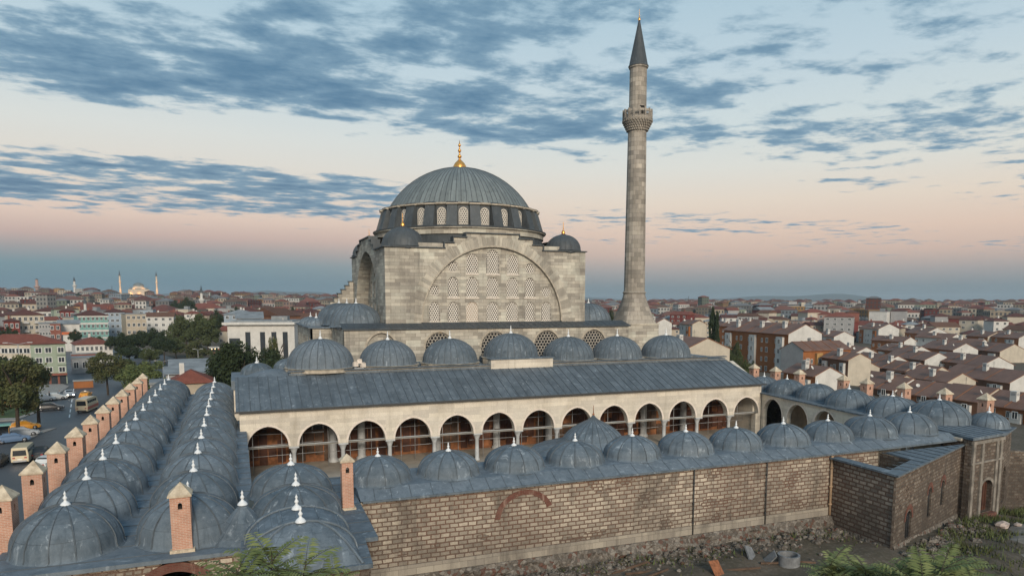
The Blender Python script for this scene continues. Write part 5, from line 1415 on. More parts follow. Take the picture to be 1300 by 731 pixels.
def block_house(name, x, y, w, d, h, rz, wall, roof, storeys, bays, roofk='hip', rh=None, label=None, group=None, wins=True, balc=False, cat='building', trim=None, sides=True, shop=None, attr=None, zg=None):
    """plain city block: the front (local -y) faces the viewer; w wide, d deep, h high to the eaves"""
    zg = T(x, y) if zg is None else zg
    o = empty(name, (x, y, zg), label, cat, group, rz)
    a, b = w / 2, d / 2; mb = MB(); mb.prism([(-a, -b), (a, -b), (a, b), (-a, b)], -2.5, h); mb.build('wall', MH[wall], o)
    rh = (min(w, d) * 0.20 if rh is None else rh); e = 0.45; r = MB()
    if roofk == 'flat':
        r.prism([(-a - .15, -b - .15), (a + .15, -b - .15), (a + .15, b + .15), (-a - .15, b + .15)], h, h + 0.35)
        if w > 7: r.box((a * 0.3, 0, h + 1.1), (2.6, 2.6, 1.7))
    else:
        r.prism([(-a - e, -b - e), (a + e, -b - e), (a + e, b + e), (-a - e, b + e)], h, h + 0.12)
        z0 = h + 0.12; A = [(-a - e, -b - e, z0), (a + e, -b - e, z0), (a + e, b + e, z0), (-a - e, b + e, z0)]
        if roofk == 'hip':
            if w >= d: k = (a + e) - (b + e) * 0.9; k = max(k, 0.05); P, Q = (-k, 0, z0 + rh), (k, 0, z0 + rh); r.face([A[0], A[1], Q, P]); r.face([A[2], A[3], P, Q]); r.face([A[1], A[2], Q]); r.face([A[3], A[0], P])
            else: k = (b + e) - (a + e) * 0.9; k = max(k, 0.05); P, Q = (0, -k, z0 + rh), (0, k, z0 + rh); r.face([A[0], A[1], P]); r.face([A[1], A[2], Q, P]); r.face([A[2], A[3], Q]); r.face([A[3], A[0], P, Q])
        else:       # gable, ridge along x
            P, Q = (-a - e, 0, z0 + rh), (a + e, 0, z0 + rh); r.face([A[0], A[1], Q, P]); r.face([A[2], A[3], P, Q]); r.face([A[1], A[2], Q]); r.face([A[3], A[0], P])
    ro = r.build('roof', M[roof], o)
    rr = random.Random(int(abs(x * 7 + y * 13)) + storeys)
    if roofk != 'flat' and wins:
        c = MB(); cx = rr.uniform(-a * 0.5, a * 0.5); c.box((cx, 0.6, h + rh * 0.75 + 0.6), (0.7, 0.5, 1.9)); co = c.build('chimney', MH['white' if rr.random() < .5 else 'brick red'], o); co.parent = ro
    if wins:
        sh = h / storeys
        for s in range(storeys):
            if shop and s == 0: continue
            for k in range(bays):
                cx = -a + w * (k + 0.5) / bays; ww = min(1.5, w / bays * 0.62)
                add_win(o, (cx, -b, s * sh + sh * 0.32), ww, sh * 0.48)
            if sides:
                nb = max(1, int(d / 4.2))
                for k in range(nb):
                    cy = -b + d * (k + 0.5) / nb
                    add_win(o, (-a if rz < 0.0 else a, cy, s * sh + sh * 0.32), 1.2, sh * 0.48, -math.pi / 2 if rz < 0.0 else math.pi / 2)
            if trim:
                t = MB(); t.box((0, -b - 0.03, (s + 1) * sh - 0.28), (w + 0.1, 0.12, 0.8)); t.build('floor_band', MH[trim], o)
            if balc and s > 0:
                for k in range(0, bays, 2):
                    cx = -a + w * (k + 0.5) / bays; q = MB(); q.box((cx, -b - 0.55, s * sh + 0.08), (w / bays * 0.95, 1.1, 0.14)); q.box((cx, -b - 1.06, s * sh + 0.5), (w / bays * 0.95, 0.08, 0.8)); q.build('balcony', M['balc'], o)
    if shop:
        q = MB(); q.box((0, -b - 0.45, h / storeys * 0.86), (w * 0.98, 0.9, 0.55)); q.build('shop_fascia', MH[shop], o)
        for k in range(bays):
            q = MB(); q.box((-a + w * (k + 0.5) / bays, -b - 0.02, h / storeys * 0.37), (w / bays * 0.75, 0.1, h / storeys * 0.7)); q.build('shop_front', M['glass'], o)
    if attr: pr = project((x, y, zg + h)); HOUSES.append((o, pr[0], pr[1], pr[2], attr))
    return o
def from_px(pxl, pxr, dist, pyt):
    """footprint centre, width and eaves height of a block seen between two bearings at a distance"""
    x, y = at_d((pxl + pxr) / 2, dist); pr = project((x, y, CAM_H)); w = (pxr - pxl) * pr[2] / F0 * 0.98
    d = ray((pxl + pxr) / 2, pyt); z = CAM_H + d.z / math.hypot(d.x, d.y) * dist
    return x, y, w, z - T(x, y), -math.atan2(x, y)
def named(name, pxl, pxr, dist, pyt, wall, roof, storeys, bays, label, yaw=0.0, depth=11, group=None, **k):
    x, y, w, h, rz = from_px(pxl, pxr, dist, pyt)
    x += math.sin(-rz) * depth / 2; y += math.cos(-rz) * depth / 2
    return block_house(name, x, y, w, depth, max(h, 1.6), rz + yaw, wall, roof, storeys, bays, label=label, group=group, **k)
# corner building with shops at the street
def corner_building():
    A = at_z(42, 489, 0.05); B = at_z(86, 486.5, 0.05); Cc = at_z(-14, 489, 0.05)
    d = Vector((B.x - A.x, B.y - A.y)); w1 = d.length; d.normalize()
    o = empty('corner_building', (A.x, A.y, 0), 'pale green corner building with red hipped roof and shops at the street junction', 'building')
    h = 9.7; n = Vector((-d.y, d.x)); L1 = 24.0
    P = [Vector((0, 0)), d * w1, d * w1 + n * 11, n * 11 - d * 10, -d * L1 + n * 9.0 + n * 0, -d * L1 + n * 1.0]
    P = [(p.x, p.y) for p in P]
    m = MB(); m.prism(P[:2] + [P[2], (n * 11).to_tuple()], -1, h); m.build('wall', MH['pale green'], o)
    e1 = Vector((Cc.x - A.x, Cc.y - A.y)); l2 = e1.length; e1.normalize()
    Q = [(0.0, 0.0), (n * 11).to_tuple(), (e1 * l2 + n * 11).to_tuple(), (e1 * l2).to_tuple()]
    m = MB(); m.prism(Q, -1, h + 0.004); m.build('street_wing_wall', MH['cream'], o)
    r = MB(); 
    def V(p, z): return (p[0], p[1], z)
    c0 = -e1 * 0 ; ov = 0.5
    a0 = -n * ov - e1 * 0 ; a1 = d * (w1 + ov) - n * ov; a2 = d * (w1 + ov) + n * (11 + ov); a3 = e1 * l2 + n * (11 + ov); a4 = e1 * l2 - n * ov
    rc = d * (w1 - 5.5) + n * 5.5; rl = e1 * (l2 - 4) + n * 5.5; rm = n * 5.5
    z0 = h + 0.05; z1 = h + 2.3
    r.face([V(a0, z0), V(a1, z0), V(rc, z1), V(rm, z1)]); r.face([V(a4, z0), V(a0, z0), V(rm, z1), V(rl, z1)]); r.face([V(a1, z0), V(a2, z0), V(rc, z1)]); r.face([V(a2, z0), V(a3, z0), V(rl, z1), V(rm, z1), V(rc, z1)]); r.face([V(a3, z0), V(a4, z0), V(rl, z1)])
    ro = r.build('roof', M['tile_red'], o)
    rz = math.atan2(d.y, d.x); rz2 = math.atan2(-e1.y, -e1.x)
    for s in range(3):
        z = 2.9 + s * 2.35
        for k in (0.22, 0.50, 0.86):
            big = k > 0.8
            if big:
                b = MB(); c = d * (w1 * k) - n * 0.35; b.box((c.x, c.y, z + 0.55), (w1 * 0.26, 0.72, 2.2), rz); b.build('oriel', MH['pale green'], o)
            c = d * (w1 * k) - n * (0.72 if big else 0.01); add_win(o, (c.x, c.y, z), w1 * 0.2, 1.35, rz)
        for k in range(6):
            c = e1 * (l2 * (k + 0.5) / 6); add_win(o, (c.x, c.y, z), 1.7, 1.3, rz2)
    f = MB(); c = d * (w1 / 2) - n * 0.5; f.box((c.x, c.y, 2.45), (w1, 1.0, 0.5), rz); f.build('shop_fascia', MH['brick red'], o)
    f = MB(); c = e1 * (l2 / 2) - n * 0.5; f.box((c.x, c.y, 2.45), (l2, 1.0, 0.5), rz2); f.build('shop_fascia', MH['brick red'], o)
    for k in range(4):
        c = d * (w1 * (k + .5) / 4) - n * 0.06; q = MB(); q.box((c.x, c.y, 1.1), (w1 / 4 * 0.7, 0.12, 2.0), rz); q.build('shop_front', M['glass'], o)
        q = MB(); c = d * (w1 * (k + 0.0) / 4) - n * 0.12; q.box((c.x, c.y, 1.1), (0.4, 0.25, 2.2), rz); q.build('pillar', MH['brick red'], o)
corner_building()
named('hoarding', 88, 110, 189, 485, 'orange', 'roof_grey', 1, 1, 'long orange hoarding panel on the pavement beside the corner building', depth=0.5, roofk='flat', wins=False, cat='hoarding')
named('apartment_block', 96.5, 131, 372, 400.5, 'teal', 'tile_dark', 4, 7, 'teal and white banded apartment block with a dark red tiled roof', trim='white', depth=13, yaw=0.12)
named('apartment_block', 156.5, 180, 372, 399, 'beige', 'roof_grey', 4, 4, 'plain beige five-window apartment block right of the teal block'.replace('five-window ', ''), depth=14, yaw=0.15, roofk='flat')
named('apartment_block', 133, 156, 400, 396.5, 'bluish', 'tile_dark', 5, 4, 'bluish grey block squeezed between the teal and the beige apartment blocks', depth=12)
named('apartment_block', 11.5, 47.5, 352, 400, 'cream', 'tile_dark', 4, 6, 'cream four-storey block with balconies behind the corner building roof', balc=True, depth=12, yaw=0.2)
named('apartment_block', 48.5, 75, 470, 395.5, 'white', 'tile_dark', 3, 5, 'white block with dark roof and balconies left of the dark red house', balc=True, depth=12)
named('town_house', 76, 92, 420, 395, 'dark red', 'tile_dark', 3, 3, 'dark red house with two white windows left of the teal block')
named('office_building', 48, 61, 338, 411, 'grey', 'roof_grey', 4, 4, 'dark glazed low building left of the red brick one', roofk='flat')
named('town_house', 61, 73.5, 338, 411, 'brick red', 'roof_grey', 3, 2, 'red brick flat-roofed house beside the white warehouse', roofk='flat')
wh = named('warehouse', 73.5, 97, 345, 411.5, 'white', 'roof_grey', 1, 1, 'low white warehouse with a grey roof in front of the teal block', wins=False, roofk='gable', rh=1.6)
M['awning'] = m_plain('awning_cloth', (0.55, 0.13, 0.04), 0.8, 0.4, 0.4)
named('market_awning', 78, 91, 330, 424.5, 'white', 'awning', 1, 1, 'orange and red market awning in front of the white warehouse', wins=False, roofk='gable', rh=0.8, depth=5, cat='awning')
named('town_house', 4, 21, 345, 408, 'dark red', 'tile_dark', 3, 3, 'dark red narrow house at the left edge beside the cream block')
named('school_building', 92, 134, 262, 437, 'white', 'tile_red', 2, 8, 'long white two-storey building with red roof behind the corner building', depth=12, yaw=0.1)
named('garden_wall', 88, 119, 236, 449.5, 'brick red', 'roof_grey', 1, 1, 'red painted wall below the long white building', wins=False, roofk='flat', depth=0.6, cat='wall')
named('garage', 88, 117, 228, 455, 'grey', 'roof_grey', 1, 3, 'grey low garage in front of the red painted wall', roofk='flat', depth=6)
named('town_house', 180, 212, 430, 409.5, 'teal', 'tile_red', 2, 6, 'low teal building with a wide red roof right of the beige block', depth=12)
named('apartment_block', 212, 236, 470, 400.5, 'pink', 'tile_red', 3, 5, 'pink apartment block with bright red roof behind the big street tree', depth=14, yaw=-0.35)
named('town_house', 197, 212, 480, 403, 'beige', 'tile_dark', 3, 3, 'beige house under a dark red roof left of the pink block')
named('mosque_hall', 237, 283, 560, 391.5, 'cream', 'tile_red', 2, 7, 'cream hall with red roof and a white minaret rising behind it', depth=18, cat='building')
named('apartment_block', 30, 53, 560, 386, 'beige', 'tile_dark', 3, 5, 'wide plain beige block high behind the cream apartment block', wins=True)
named('town_house', 64, 79, 640, 384.5, 'dark red', 'tile_dark', 2, 4, 'dark red long-roofed house on the slope below the pale tower')
named('apartment_block', 92, 107, 540, 389.5, 'ochre', 'tile_dark', 4, 4, 'ochre apartment block above the teal block')
named('apartment_block', 109, 132, 520, 391, 'white', 'tile_dark', 3, 6, 'wide white block with red roof directly behind the teal block')
named('town_house', 176, 216, 640, 389.5, 'beige', 'tile_dark', 2, 8, 'wide low dark-roofed range below the lit mosque', depth=14)
# modern white hall with tall dark slots
def modern_hall():
    xa, ya, w, h, rz = from_px(288, 372, 232, 412)
    zg = T(xa, ya); o = empty('modern_hall', (xa, ya, zg), 'modern white hall with tall dark window slots and a flat overhanging roof', 'building', None, rz - 0.22)
    m = MB(); m.box((0, 9, h / 2 - 1), (w, 18, h + 2)); m.build('wall', MH['white'], o)
    r = MB(); r.box((-0.5, 8.6, h + 0.35), (w + 1.6, 19.6, 0.75)); r.build('roof', MH['white'], o)
    r = MB(); r.box((0, 9, h + 0.95), (w * 0.93, 16, 0.5)); r.box((4, 10, h + 1.7), (5, 4, 1.4)); r.build('roof_plant', M['roof_grey'], o)
    for k, f in enumerate((-0.2, 0.02, 0.19, 0.36)):
        q = MB(); q.box((w * f, -0.02, h * 0.48), (1.5, 0.16, h * 0.68)); q.build('window', M['glass'], o)
    q = MB(); q.box((-w * 0.4, -0.05, h * 0.42), (w * 0.16, 0.14, h * 0.5)); q.build('window', M['glass'], o)
modern_hall()
named('shed', 300, 332, 262, 404.5, 'grey', 'roof_grey', 1, 1, 'long grey shed roof behind the modern white hall', wins=False, roofk='gable', rh=2.2, depth=20)
named('shed', 331, 365, 285, 401.5, 'brown', 'tile_brown', 1, 1, 'brown gabled shed behind the modern white hall', wins=False, roofk='gable', rh=3.0, depth=18, yaw=0.7)
# little house at the head of the left wing and the sheds behind it
named('cottage', 214, 262, 118.0, 486.5, 'beige', 'tile_red', 1, 4, 'small beige cottage with red tiled roof at the far end of the left wing', depth=7, roofk='hip', rh=1.7)
named('lean_to', 186, 213, 119.0, 488, 'grey', 'roof_grey', 1, 5, 'grey glazed lean-to against the left side of the small cottage', depth=5, roofk='flat')
named('shed', 208, 262, 132, 474.5, 'grey', 'roof_grey', 1, 1, 'grey low shed roof behind the small cottage', wins=False, roofk='gable', rh=0.9, depth=9)
named('shed', 214, 258, 150, 465.0, 'grey', 'roof_grey', 1, 1, 'pale grey shed roof farthest behind the small cottage', wins=False, roofk='gable', rh=1.0, depth=10)

# ------------------------------------------------------------------ estate of row houses on the right
def gable_house(x, y, rz, W, L, eave, ridge, zg, side, gable, label=None, attr=None, chim=1, units=2, facade='-x', bal=False):
    """ridge along local +y from the gable end at the origin; facade on local -x"""
    o = empty('row_house', (x, y, zg), label, 'house', 'houses of the estate beyond the mosque', rz)
    a = W / 2; h = eave - zg; hr = ridge - zg; m = MB()
    def gb(yy, flip, mi):
        p = [(-a, yy, -1.5), (a, yy, -1.5), (a, yy, h), (0, yy, hr), (-a, yy, h)]
        m.face(p if not flip else p[::-1], mi)
    gb(0, False, 1); gb(L, True, 1)
    m.face([(-a, L, -1.5), (-a, 0, -1.5), (-a, 0, h), (-a, L, h)], 0); m.face([(a, 0, -1.5), (a, L, -1.5), (a, L, h), (a, 0, h)], 0)
    m.build('wall', [MH[side], MH[gable]], o)
    r = MB(); e = 0.55; sl = (hr - h) / a; t = 0.16
    for s in (-1, 1):
        p0, p1 = (0, -0.12, hr + t), (0, L + 0.12, hr + t); q0, q1 = (s * (a + e), -0.12, h - sl * e + t), (s * (a + e), L + 0.12, h - sl * e + t)
        f = [p0, p1, q1, q0] if s > 0 else [p1, p0, q0, q1]
        r.face(f[::-1], 0)
        r.face([q0, q1, (q1[0], q1[1], q1[2] - t), (q0[0], q0[1], q0[2] - t)], 1); r.face([p0, q0, (q0[0], q0[1], q0[2] - t), (0, -0.12, hr)], 1)
    ro = r.build('roof', [M['roof_sheet'], M['strip']], o)
    for k in range(1, units):
        yy = L * k / units; q = MB()
        for s in (-1, 1):
            A = Vector((0, yy, hr + t + 0.05)); B = Vector((s * (a + e), yy, h - sl * e + t + 0.05)); c = (A + B) / 2; d = B - A
            for dy in (0,):
                q.face([(A.x, yy - 0.14, A.z + .05), (A.x, yy + 0.14, A.z + .05), (B.x, yy + 0.14, B.z + .05), (B.x, yy - 0.14, B.z + .05)])
                q.face([(A.x, yy - 0.14, A.z - .1), (A.x, yy - 0.14, A.z + .05), (B.x, yy - 0.14, B.z + .05), (B.x, yy - 0.14, B.z - .1)])
        qo = q.build('party_strip', M['strip'], o); qo.parent = ro
    rr = random.Random(int(abs(x * 31 + y * 17)))
    for k in range(chim):
        yy = L * (k + 0.5) / chim + rr.uniform(-0.8, 0.8); xx = -rr.uniform(0.1, 0.35) * W; q = MB(); zc = hr + t - sl * abs(xx)
        q.box((xx, yy, zc + 0.5), (0.9, 1.25, 2.4)); q.box((xx, yy, zc + 1.76), (1.0, 1.35, 0.12))
        qo = q.build('chimney', MH['white'], o); qo.parent = ro
        v = MB(); v.box((xx - 0.46, yy, zc + 1.25), (0.04, 0.9, 0.5)); v.box((xx, yy - 0.64, zc + 1.25), (0.6, 0.04, 0.5)); vo = v.build('vent', MH['grey'], o); vo.parent = qo
    if rr.random() < 0.8:
        yy = rr.uniform(0.15, 0.85) * L; q = MB(); q.tube((0.3, yy, hr), (0.3, yy, hr + 1.7), 0.03, seg=5)
        for k in range(4): q.tube((0.3 - 0.4 + 0.06 * k, yy, hr + 1.05 + 0.18 * k), (0.3 + 0.4 - 0.06 * k, yy, hr + 1.05 + 0.18 * k), 0.018, seg=4)
        qo = q.build('aerial', M['iron'], o); qo.parent = ro
    if rr.random() < 0.7:
        yy = rr.uniform(0.1, 0.9) * L; q = MB(); q.lathe([(0, 0), (0.25, 0.04), (0.42, 0.14)], (0, 0, 0), 14); qo = q.build('satellite_dish', MH['white'], o, loc=(-a * 0.6, yy, hr - sl * a * 0.6 + 0.75)); qo.rotation_euler = (R(60), 0, R(rr.uniform(-40, 40))); qo.parent = ro
    for k in range(units):
        yy = L * (k + 0.5) / units
        b = MB()
        if k % 2 == 0:
            b.box((-a - 0.35, yy, h / 2 - 0.5), (0.7, L / units * 0.45, h - 0.9)); b.build('bay', MH['white' if side != 'white' else 'orange'], o); xo = -a - 0.7
        else: xo = -a
        for s in range(max(1, int(h / 2.9))):
            add_win(o, (xo, yy, 0.9 + s * 2.8), 1.15, 1.5, -math.pi / 2); add_win(o, (-a, yy + L / units * 0.36, 0.9 + s * 2.8), 0.8, 1.3, -math.pi / 2)
    if rz < -1.0:
        for k in range(units):
            yy = L * (k + 0.5) / units
            if k % 2: b = MB(); b.box((a + 0.45, yy, h / 2 - 0.5), (0.9, L / units * 0.6, h - 0.7)); b.build('bay', MH['ochre' if k % 4 == 1 else 'white'], o)
            for s in range(max(1, int(h / 2.9))):
                add_win(o, (a + (0.9 if k % 2 else 0), yy, 0.9 + s * 2.8), 1.2, 1.5, math.pi / 2); add_win(o, (a, yy + L / units * 0.4, 0.9 + s * 2.8), 0.8, 1.3, math.pi / 2)
    if rr.random() < 0.5: add_win(o, (rr.uniform(-0.2, 0.2) * W, 0, h * 0.5), 0.9, 1.1)
    p = project((x, y, ridge)); 
    if attr: HOUSES.append((o, p[0], p[1], p[2], attr))
    return o
def estate(px, py, zr, W, L, side='orange', gable='white', chim=1, units=2, rz=0.0, rise=None, tall=None, label=None):
    L *= 1.25 if py > 432 and label is None else 1.0; W *= 1.08 if py > 432 and label is None else 1.0
    if label is None and gable == 'white': gable = ('white', 'white', 'white', 'cream', 'white')[int(px * 7 + py) % 5]
    p = at_z(px, py, zr); zg = T(p.x, p.y); rise = W * 0.24 if rise is None else rise
    return gable_house(p.x, p.y, rz, W, L, zr - rise, zr, zg, side, gable, label=label, attr=('house', 'white-gabled' if gable == 'white' else gable + '-gabled', side, 'brown') if label is None else None, chim=chim, units=units)
estate(1129, 411, 8.2, 11, 18, 'white', chim=1, units=3, rz=-.31, label='tall white-gabled house with cream and white front on the estate skyline, big chimney')
estate(1190, 416, 6.8, 12, 16, 'orange', chim=1, units=2, rz=-.31)
estate(1226.6, 436, 3.6, 9.5, 15, 'orange', chim=1, rz=-.28)
estate(1170, 440, 3.2, 8.0, 16, 'orange', chim=1, units=3, rz=-.28)
estate(1192, 448, 2.6, 9, 17, 'brown', chim=1, units=3, rz=-.28)
estate(1288, 437, 3.6, 10.5, 17, 'brown', chim=1, units=3, rz=-.28)
estate(1266, 421.5, 5.2, 9, 14, 'orange', chim=1, rz=-.3)
estate(1268, 453, 2.6, 10, 17, 'brown', chim=1, units=3, rz=-.25)
estate(1307, 472, 2.2, 10, 18, 'brown', chim=1, units=3, rz=-.2)
estate(1306, 423, 5.4, 9, 18, 'orange', chim=1, rz=-.3)
estate(1023, 412, 13.2, 11, 34, 'orange', chim=3, units=5, rz=-.12, label='tall orange-fronted row with one white gable, farthest left of the estate roofs')
estate(888, 407, 12.5, 5.5, 12, 'white', chim=0, rz=-.2)
estate(843, 404.5, 13.2, 7, 14, 'white', 'white', chim=2, units=2)
estate(898.5, 429.5, 11.8, 12.0, 10, 'white', 'cream', chim=1, units=1, rise=2.4, label='low cream gable with thin brown roof just behind the right end of the arcade roof')
estate(1053.7, 466.5, 6.6, 6.2, 8, 'orange', chim=1, units=2, rz=-.1)
estate(1092, 449, 6.4, 6.0, 9, 'brown', chim=1, units=3, rz=-.2)
estate(1100, 441, 4.0, 8, 12, 'white', chim=1, units=2, rz=-.3)
estate(1100, 458, 2.4, 8, 12, 'orange', chim=1, units=2, rz=-.25)
estate(1151, 476.5, 1.2, 10, 12, 'brown', chim=0, units=2, rz=-.1)
estate(1222, 474, 1.3, 8, 12, 'white', chim=1, units=2, rz=-.15)
estate(1196, 466, 1.7, 8, 12, 'brown', chim=1, units=3, rz=-.15)
estate(1168, 461, 2.1, 8, 16, 'brown', chim=1, units=4, rz=-.2)
estate(1140, 452, 2.8, 8, 14, 'orange', chim=1, units=3, rz=-.25)
estate(1072, 421, 8.2, 8, 13, 'white', chim=1, units=2, rz=-.3)
estate(1052, 432, 6.8, 7, 9, 'white', chim=1, units=1, rz=-.3)
estate(950, 409.5, 10.5, 7, 20, 'orange', chim=2, units=3)
estate(975, 406, 11.5, 8, 18, 'orange', chim=1, units=2)
estate(1093, 404.5, 7.2, 8, 20, 'brown', chim=1, units=2)
estate(1235, 409, 6.4, 8, 24, 'orange', chim=1)
estate(1215, 424, 5.0, 7.5, 18, 'white', chim=1)
estate(1250, 431, 4.4, 7.5, 18, 'orange', chim=1)
estate(1156, 428, 5.0, 7, 16, 'orange', chim=1)
estate(1300, 409, 6.4, 8, 22, 'white', chim=1)
estate(1275, 412, 6.2, 7, 20, 'white', chim=1)
# rows that stand across, gable towards the mosque
estate(1005.8, 434, 8.6, 8.5, 17, 'orange', 'grey', chim=1, units=5, rz=-math.pi / 2, label='grey-white gable end turned to the mosque with a long stepped brown roof running right')
# near row right behind the right wing, one house after another
for k in range(5):
    p = at_z(1262, 493.0, 2.3); y0 = p.y - 20.0 + 9.6 * k
    gable_house(p.x + 0.6 * (k % 2), y0, 0.0, 11.0, 9.4, 0.0 - 0.35 * (k % 2), 2.35 - 0.3 * (k % 2), T(p.x, y0), 'orange' if k % 2 else 'brown', 'white' if k != 2 else 'cream', attr=('house', 'near row', 'orange' if k % 2 else 'brown', 'brown'), chim=(1 if k in (1, 4) else 0), units=2)
# ------------------------------------------------------------------ the wider city: the nearest houses one by one, the rest as a mass
def city():
    rr = random.Random(21); spots = []
    placed = [(o.location.x, o.location.y) for o in bpy.data.objects if o.parent is None and 'label' in o.keys() and o.get('category') in ('building', 'house', 'shed', 'awning')]
    cells = {}
    def free(x, y, r):
        cx, cy = int(x // 20), int(y // 20)
        for i in range(cx - 2, cx + 3):
            for j in range(cy - 2, cy + 3):
                for (a, b, q) in cells.get((i, j), ()):
                    if (a - x) ** 2 + (b - y) ** 2 < (r + q) ** 2: return False
        return True
    def put(x, y, r): cells.setdefault((int(x // 20), int(y // 20)), []).append((x, y, r))
    for x, y in placed: put(x, y, 13)
    tries = 0
    while len(spots) < 5200 and tries < 90000:
        tries += 1
        az = rr.uniform(-17.5, 59.5); u = rr.random(); d = math.exp(math.log(215) + u * (math.log(1560) - math.log(215)))
        x, y = d * math.sin(R(az)), d * math.cos(R(az)); px = 650 + F0 * math.tan(R(az) - YAW)
        if d < 300 and px < 330: continue                   # street, trees and the named buildings
        if px < 140 and d < 350: continue
        if 140 < px < 300 and d < 400: continue
        if 300 < px < 440 and d < 300: continue
        if px > 740 and d < 420: continue                   # the estate
        if (130 < px < 225 or 84 < px < 106 or 38 < px < 58) and d > 1000: continue
        s = 4.2 + 3.6 * rr.random() + (3.0 if rr.random() < 0.15 else 0)
        if not free(x, y, s * 0.92): continue
        put(x, y, s); spots.append((d, x, y, s, px))
    spots.sort()
    walls = ['white', 'cream', 'beige', 'grey', 'pink', 'ochre', 'bluish', 'pale green', 'brick red', 'white', 'cream', 'beige', 'cream', 'white', 'dark red']
    roofs = [('tile_red', 'red'), ('tile_dark', 'dark red'), ('tile_brown', 'brown'), ('roof_grey', 'grey'), ('tile_dark', 'dark red'), ('tile_red', 'red')]
    vis = [s for s in spots if -5 < s[4] < 1305 and not (440 < s[4] < 790 and s[0] > 0 and True)]
    near = vis[:235]; ns = set(id(s) for s in near)
    def attrs(s):
        d, x, y, q, px = s; w = rr.choice(walls); rf = rr.choice(roofs); st = rr.choice((2, 3, 3, 4, 4, 5)) if px < 500 else rr.choice((2, 2, 3, 3, 4, 5)); return w, rf, st
    for i, s in enumerate(near):
        d, x, y, q, px = s; w, rf, st = attrs(s); zt = 2.8 * st * rr.uniform(0.9, 1.05)
        big = 'tall' if st >= 4 else ('low' if st == 2 else 'mid-height')
        block_house('city_house', x, y, q * 1.7, q * rr.uniform(1.3, 1.8), zt, -math.atan2(x, y) + rr.uniform(-0.7, 0.7), w, rf[0], st, max(2, int(q * 1.7 / 3.2)), roofk='flat' if rf[1] == 'grey' and rr.random() < .7 else rr.choice(('hip', 'gable', 'hip')), cat='house', group='houses of the wider city', wins=i < 130, sides=i < 50, attr=(big, w, rf[1]))
    # everything farther: one mass
    cols = []; mb = MB()
    wc = [HC[k] for k in walls]; rc = [(0.19, 0.075, 0.055), (0.125, 0.052, 0.042), (0.12, 0.075, 0.056), (0.15, 0.155, 0.16), (0.11, 0.045, 0.038), (0.15, 0.075, 0.06)]
    for s in spots:
        if id(s) in ns: continue
        d, x, y, q, px = s; zg = T(x, y); h = 2.8 * rr.choice((2, 3, 3, 4, 4, 5, 6)) * (1.0 if px < 700 else 0.85); 
        if rr.random() < 0.015 and d < 900: h *= 1.5
        a = rr.uniform(-0.8, 0.8) - math.atan2(x, y); ca, sa = math.cos(a), math.sin(a); hw, hd = q * 0.85, q * rr.uniform(0.6, 0.9)
        def P(u, v, z): return (x + u * ca - v * sa, y + u * sa + v * ca, zg + z)
        w = rr.choice(wc); k = rr.uniform(0.3, 0.8); w = tuple(c * k for c in w); r = rr.choice(rc); g = len(mb.f)
        B = [(-hw, -hd), (hw, -hd), (hw, hd), (-hw, hd)]
        for i in range(4):
            p0, p1 = B[i], B[(i + 1) % 4]; ln = math.hypot(p1[0] - p0[0], p1[1] - p0[1]); mb.face([P(*p0, -3), P(*p1, -3), P(*p1, h), P(*p0, h)], 0, [(0, -3), (ln, -3), (ln, h), (0, h)]); cols.append(w)
        if rr.random() < 0.3: mb.face([P(*p, h + 0.004) for p in B], 1); cols.append((0.2, 0.2, 0.2) if rr.random() < .6 else r)
        else:
            e = 0.4; E = [(-hw - e, -hd - e), (hw + e, -hd - e), (hw + e, hd + e), (-hw - e, hd + e)]; rh = hd * 0.42; kx = max(0.1, hw - hd * 0.8)
            Q0, Q1 = P(-kx, 0, h + rh), P(kx, 0, h + rh)
            for fc in ([P(*E[0], h), P(*E[1], h), Q1, Q0], [P(*E[2], h), P(*E[3], h), Q0, Q1], [P(*E[1], h), P(*E[2], h), Q1], [P(*E[3], h), P(*E[0], h), Q0]): mb.face(fc, 1); cols.append(r)
    mw_ = Mat('far_walls'); at = mw_.N('ShaderNodeVertexColor'); at.layer_name = 'paint'
    bt = mw_.brick(mw_.uv(), 2.4, 2.8, 0.62, (0, 0, 0), (0, 0, 0), (1, 1, 1), 0.0, 0.0)
    mw_.out(mw_.mix(bt.outputs['Fac'], (0.05, 0.055, 0.06), at.outputs[0]), 0.9, 0, 0.2)
    mr_ = Mat('far_roofs'); at = mr_.N('ShaderNodeVertexColor'); at.layer_name = 'paint'; mr_.out(at.outputs[0], 0.9, 0, 0.2)
    o = mb.build('distant_city', [mw_.mat, mr_.mat]); me = o.data; ca = me.color_attributes.new('paint', 'FLOAT_COLOR', 'CORNER'); data = []
    for p in me.polygons:
        c = cols[p.index]
        for _ in p.loop_indices: data += [c[0], c[1], c[2], 1.0]
    ca.data.foreach_set('color', data); tag(o, kind='stuff')
city()

# large blocks on the right-hand skyline
def slab_block(pxl, pxr, dist, pyt, wall, label, cap=None, st=9, bays=8):
    x, y, w, h, rz = from_px(pxl, pxr, dist, pyt)
    o = empty('hospital_block', (x, y, T(x, y)), label, 'building', None, rz + 0.12)
    m = MB(); m.box((0, 8, h / 2 - 1.5), (w, 16, h + 3)); m.build('wall', MH[wall], o)
    for s in range(st):
        q = MB(); q.box((-w * 0.02, -0.02, h * (s + 0.55) / st), (w * 0.86, 0.1, h / st * 0.45)); q.build('window_strip', M['glass'], o)
    q = MB(); q.box((w * 0.44, 7, h / 2 + 0.8), (w * 0.14, 18, h + 1.5)); q.build('stair_tower', MH['cream'], o)
    q = MB(); q.box((w * 0.1, 8, h + 1.0), (w * 0.3, 7, 2.2)); q.build('roof_plant', MH['grey'], o)
slab_block(987, 1021, 640, 386, 'grey', 'tall grey slab block with a pale stair tower on the right skyline')
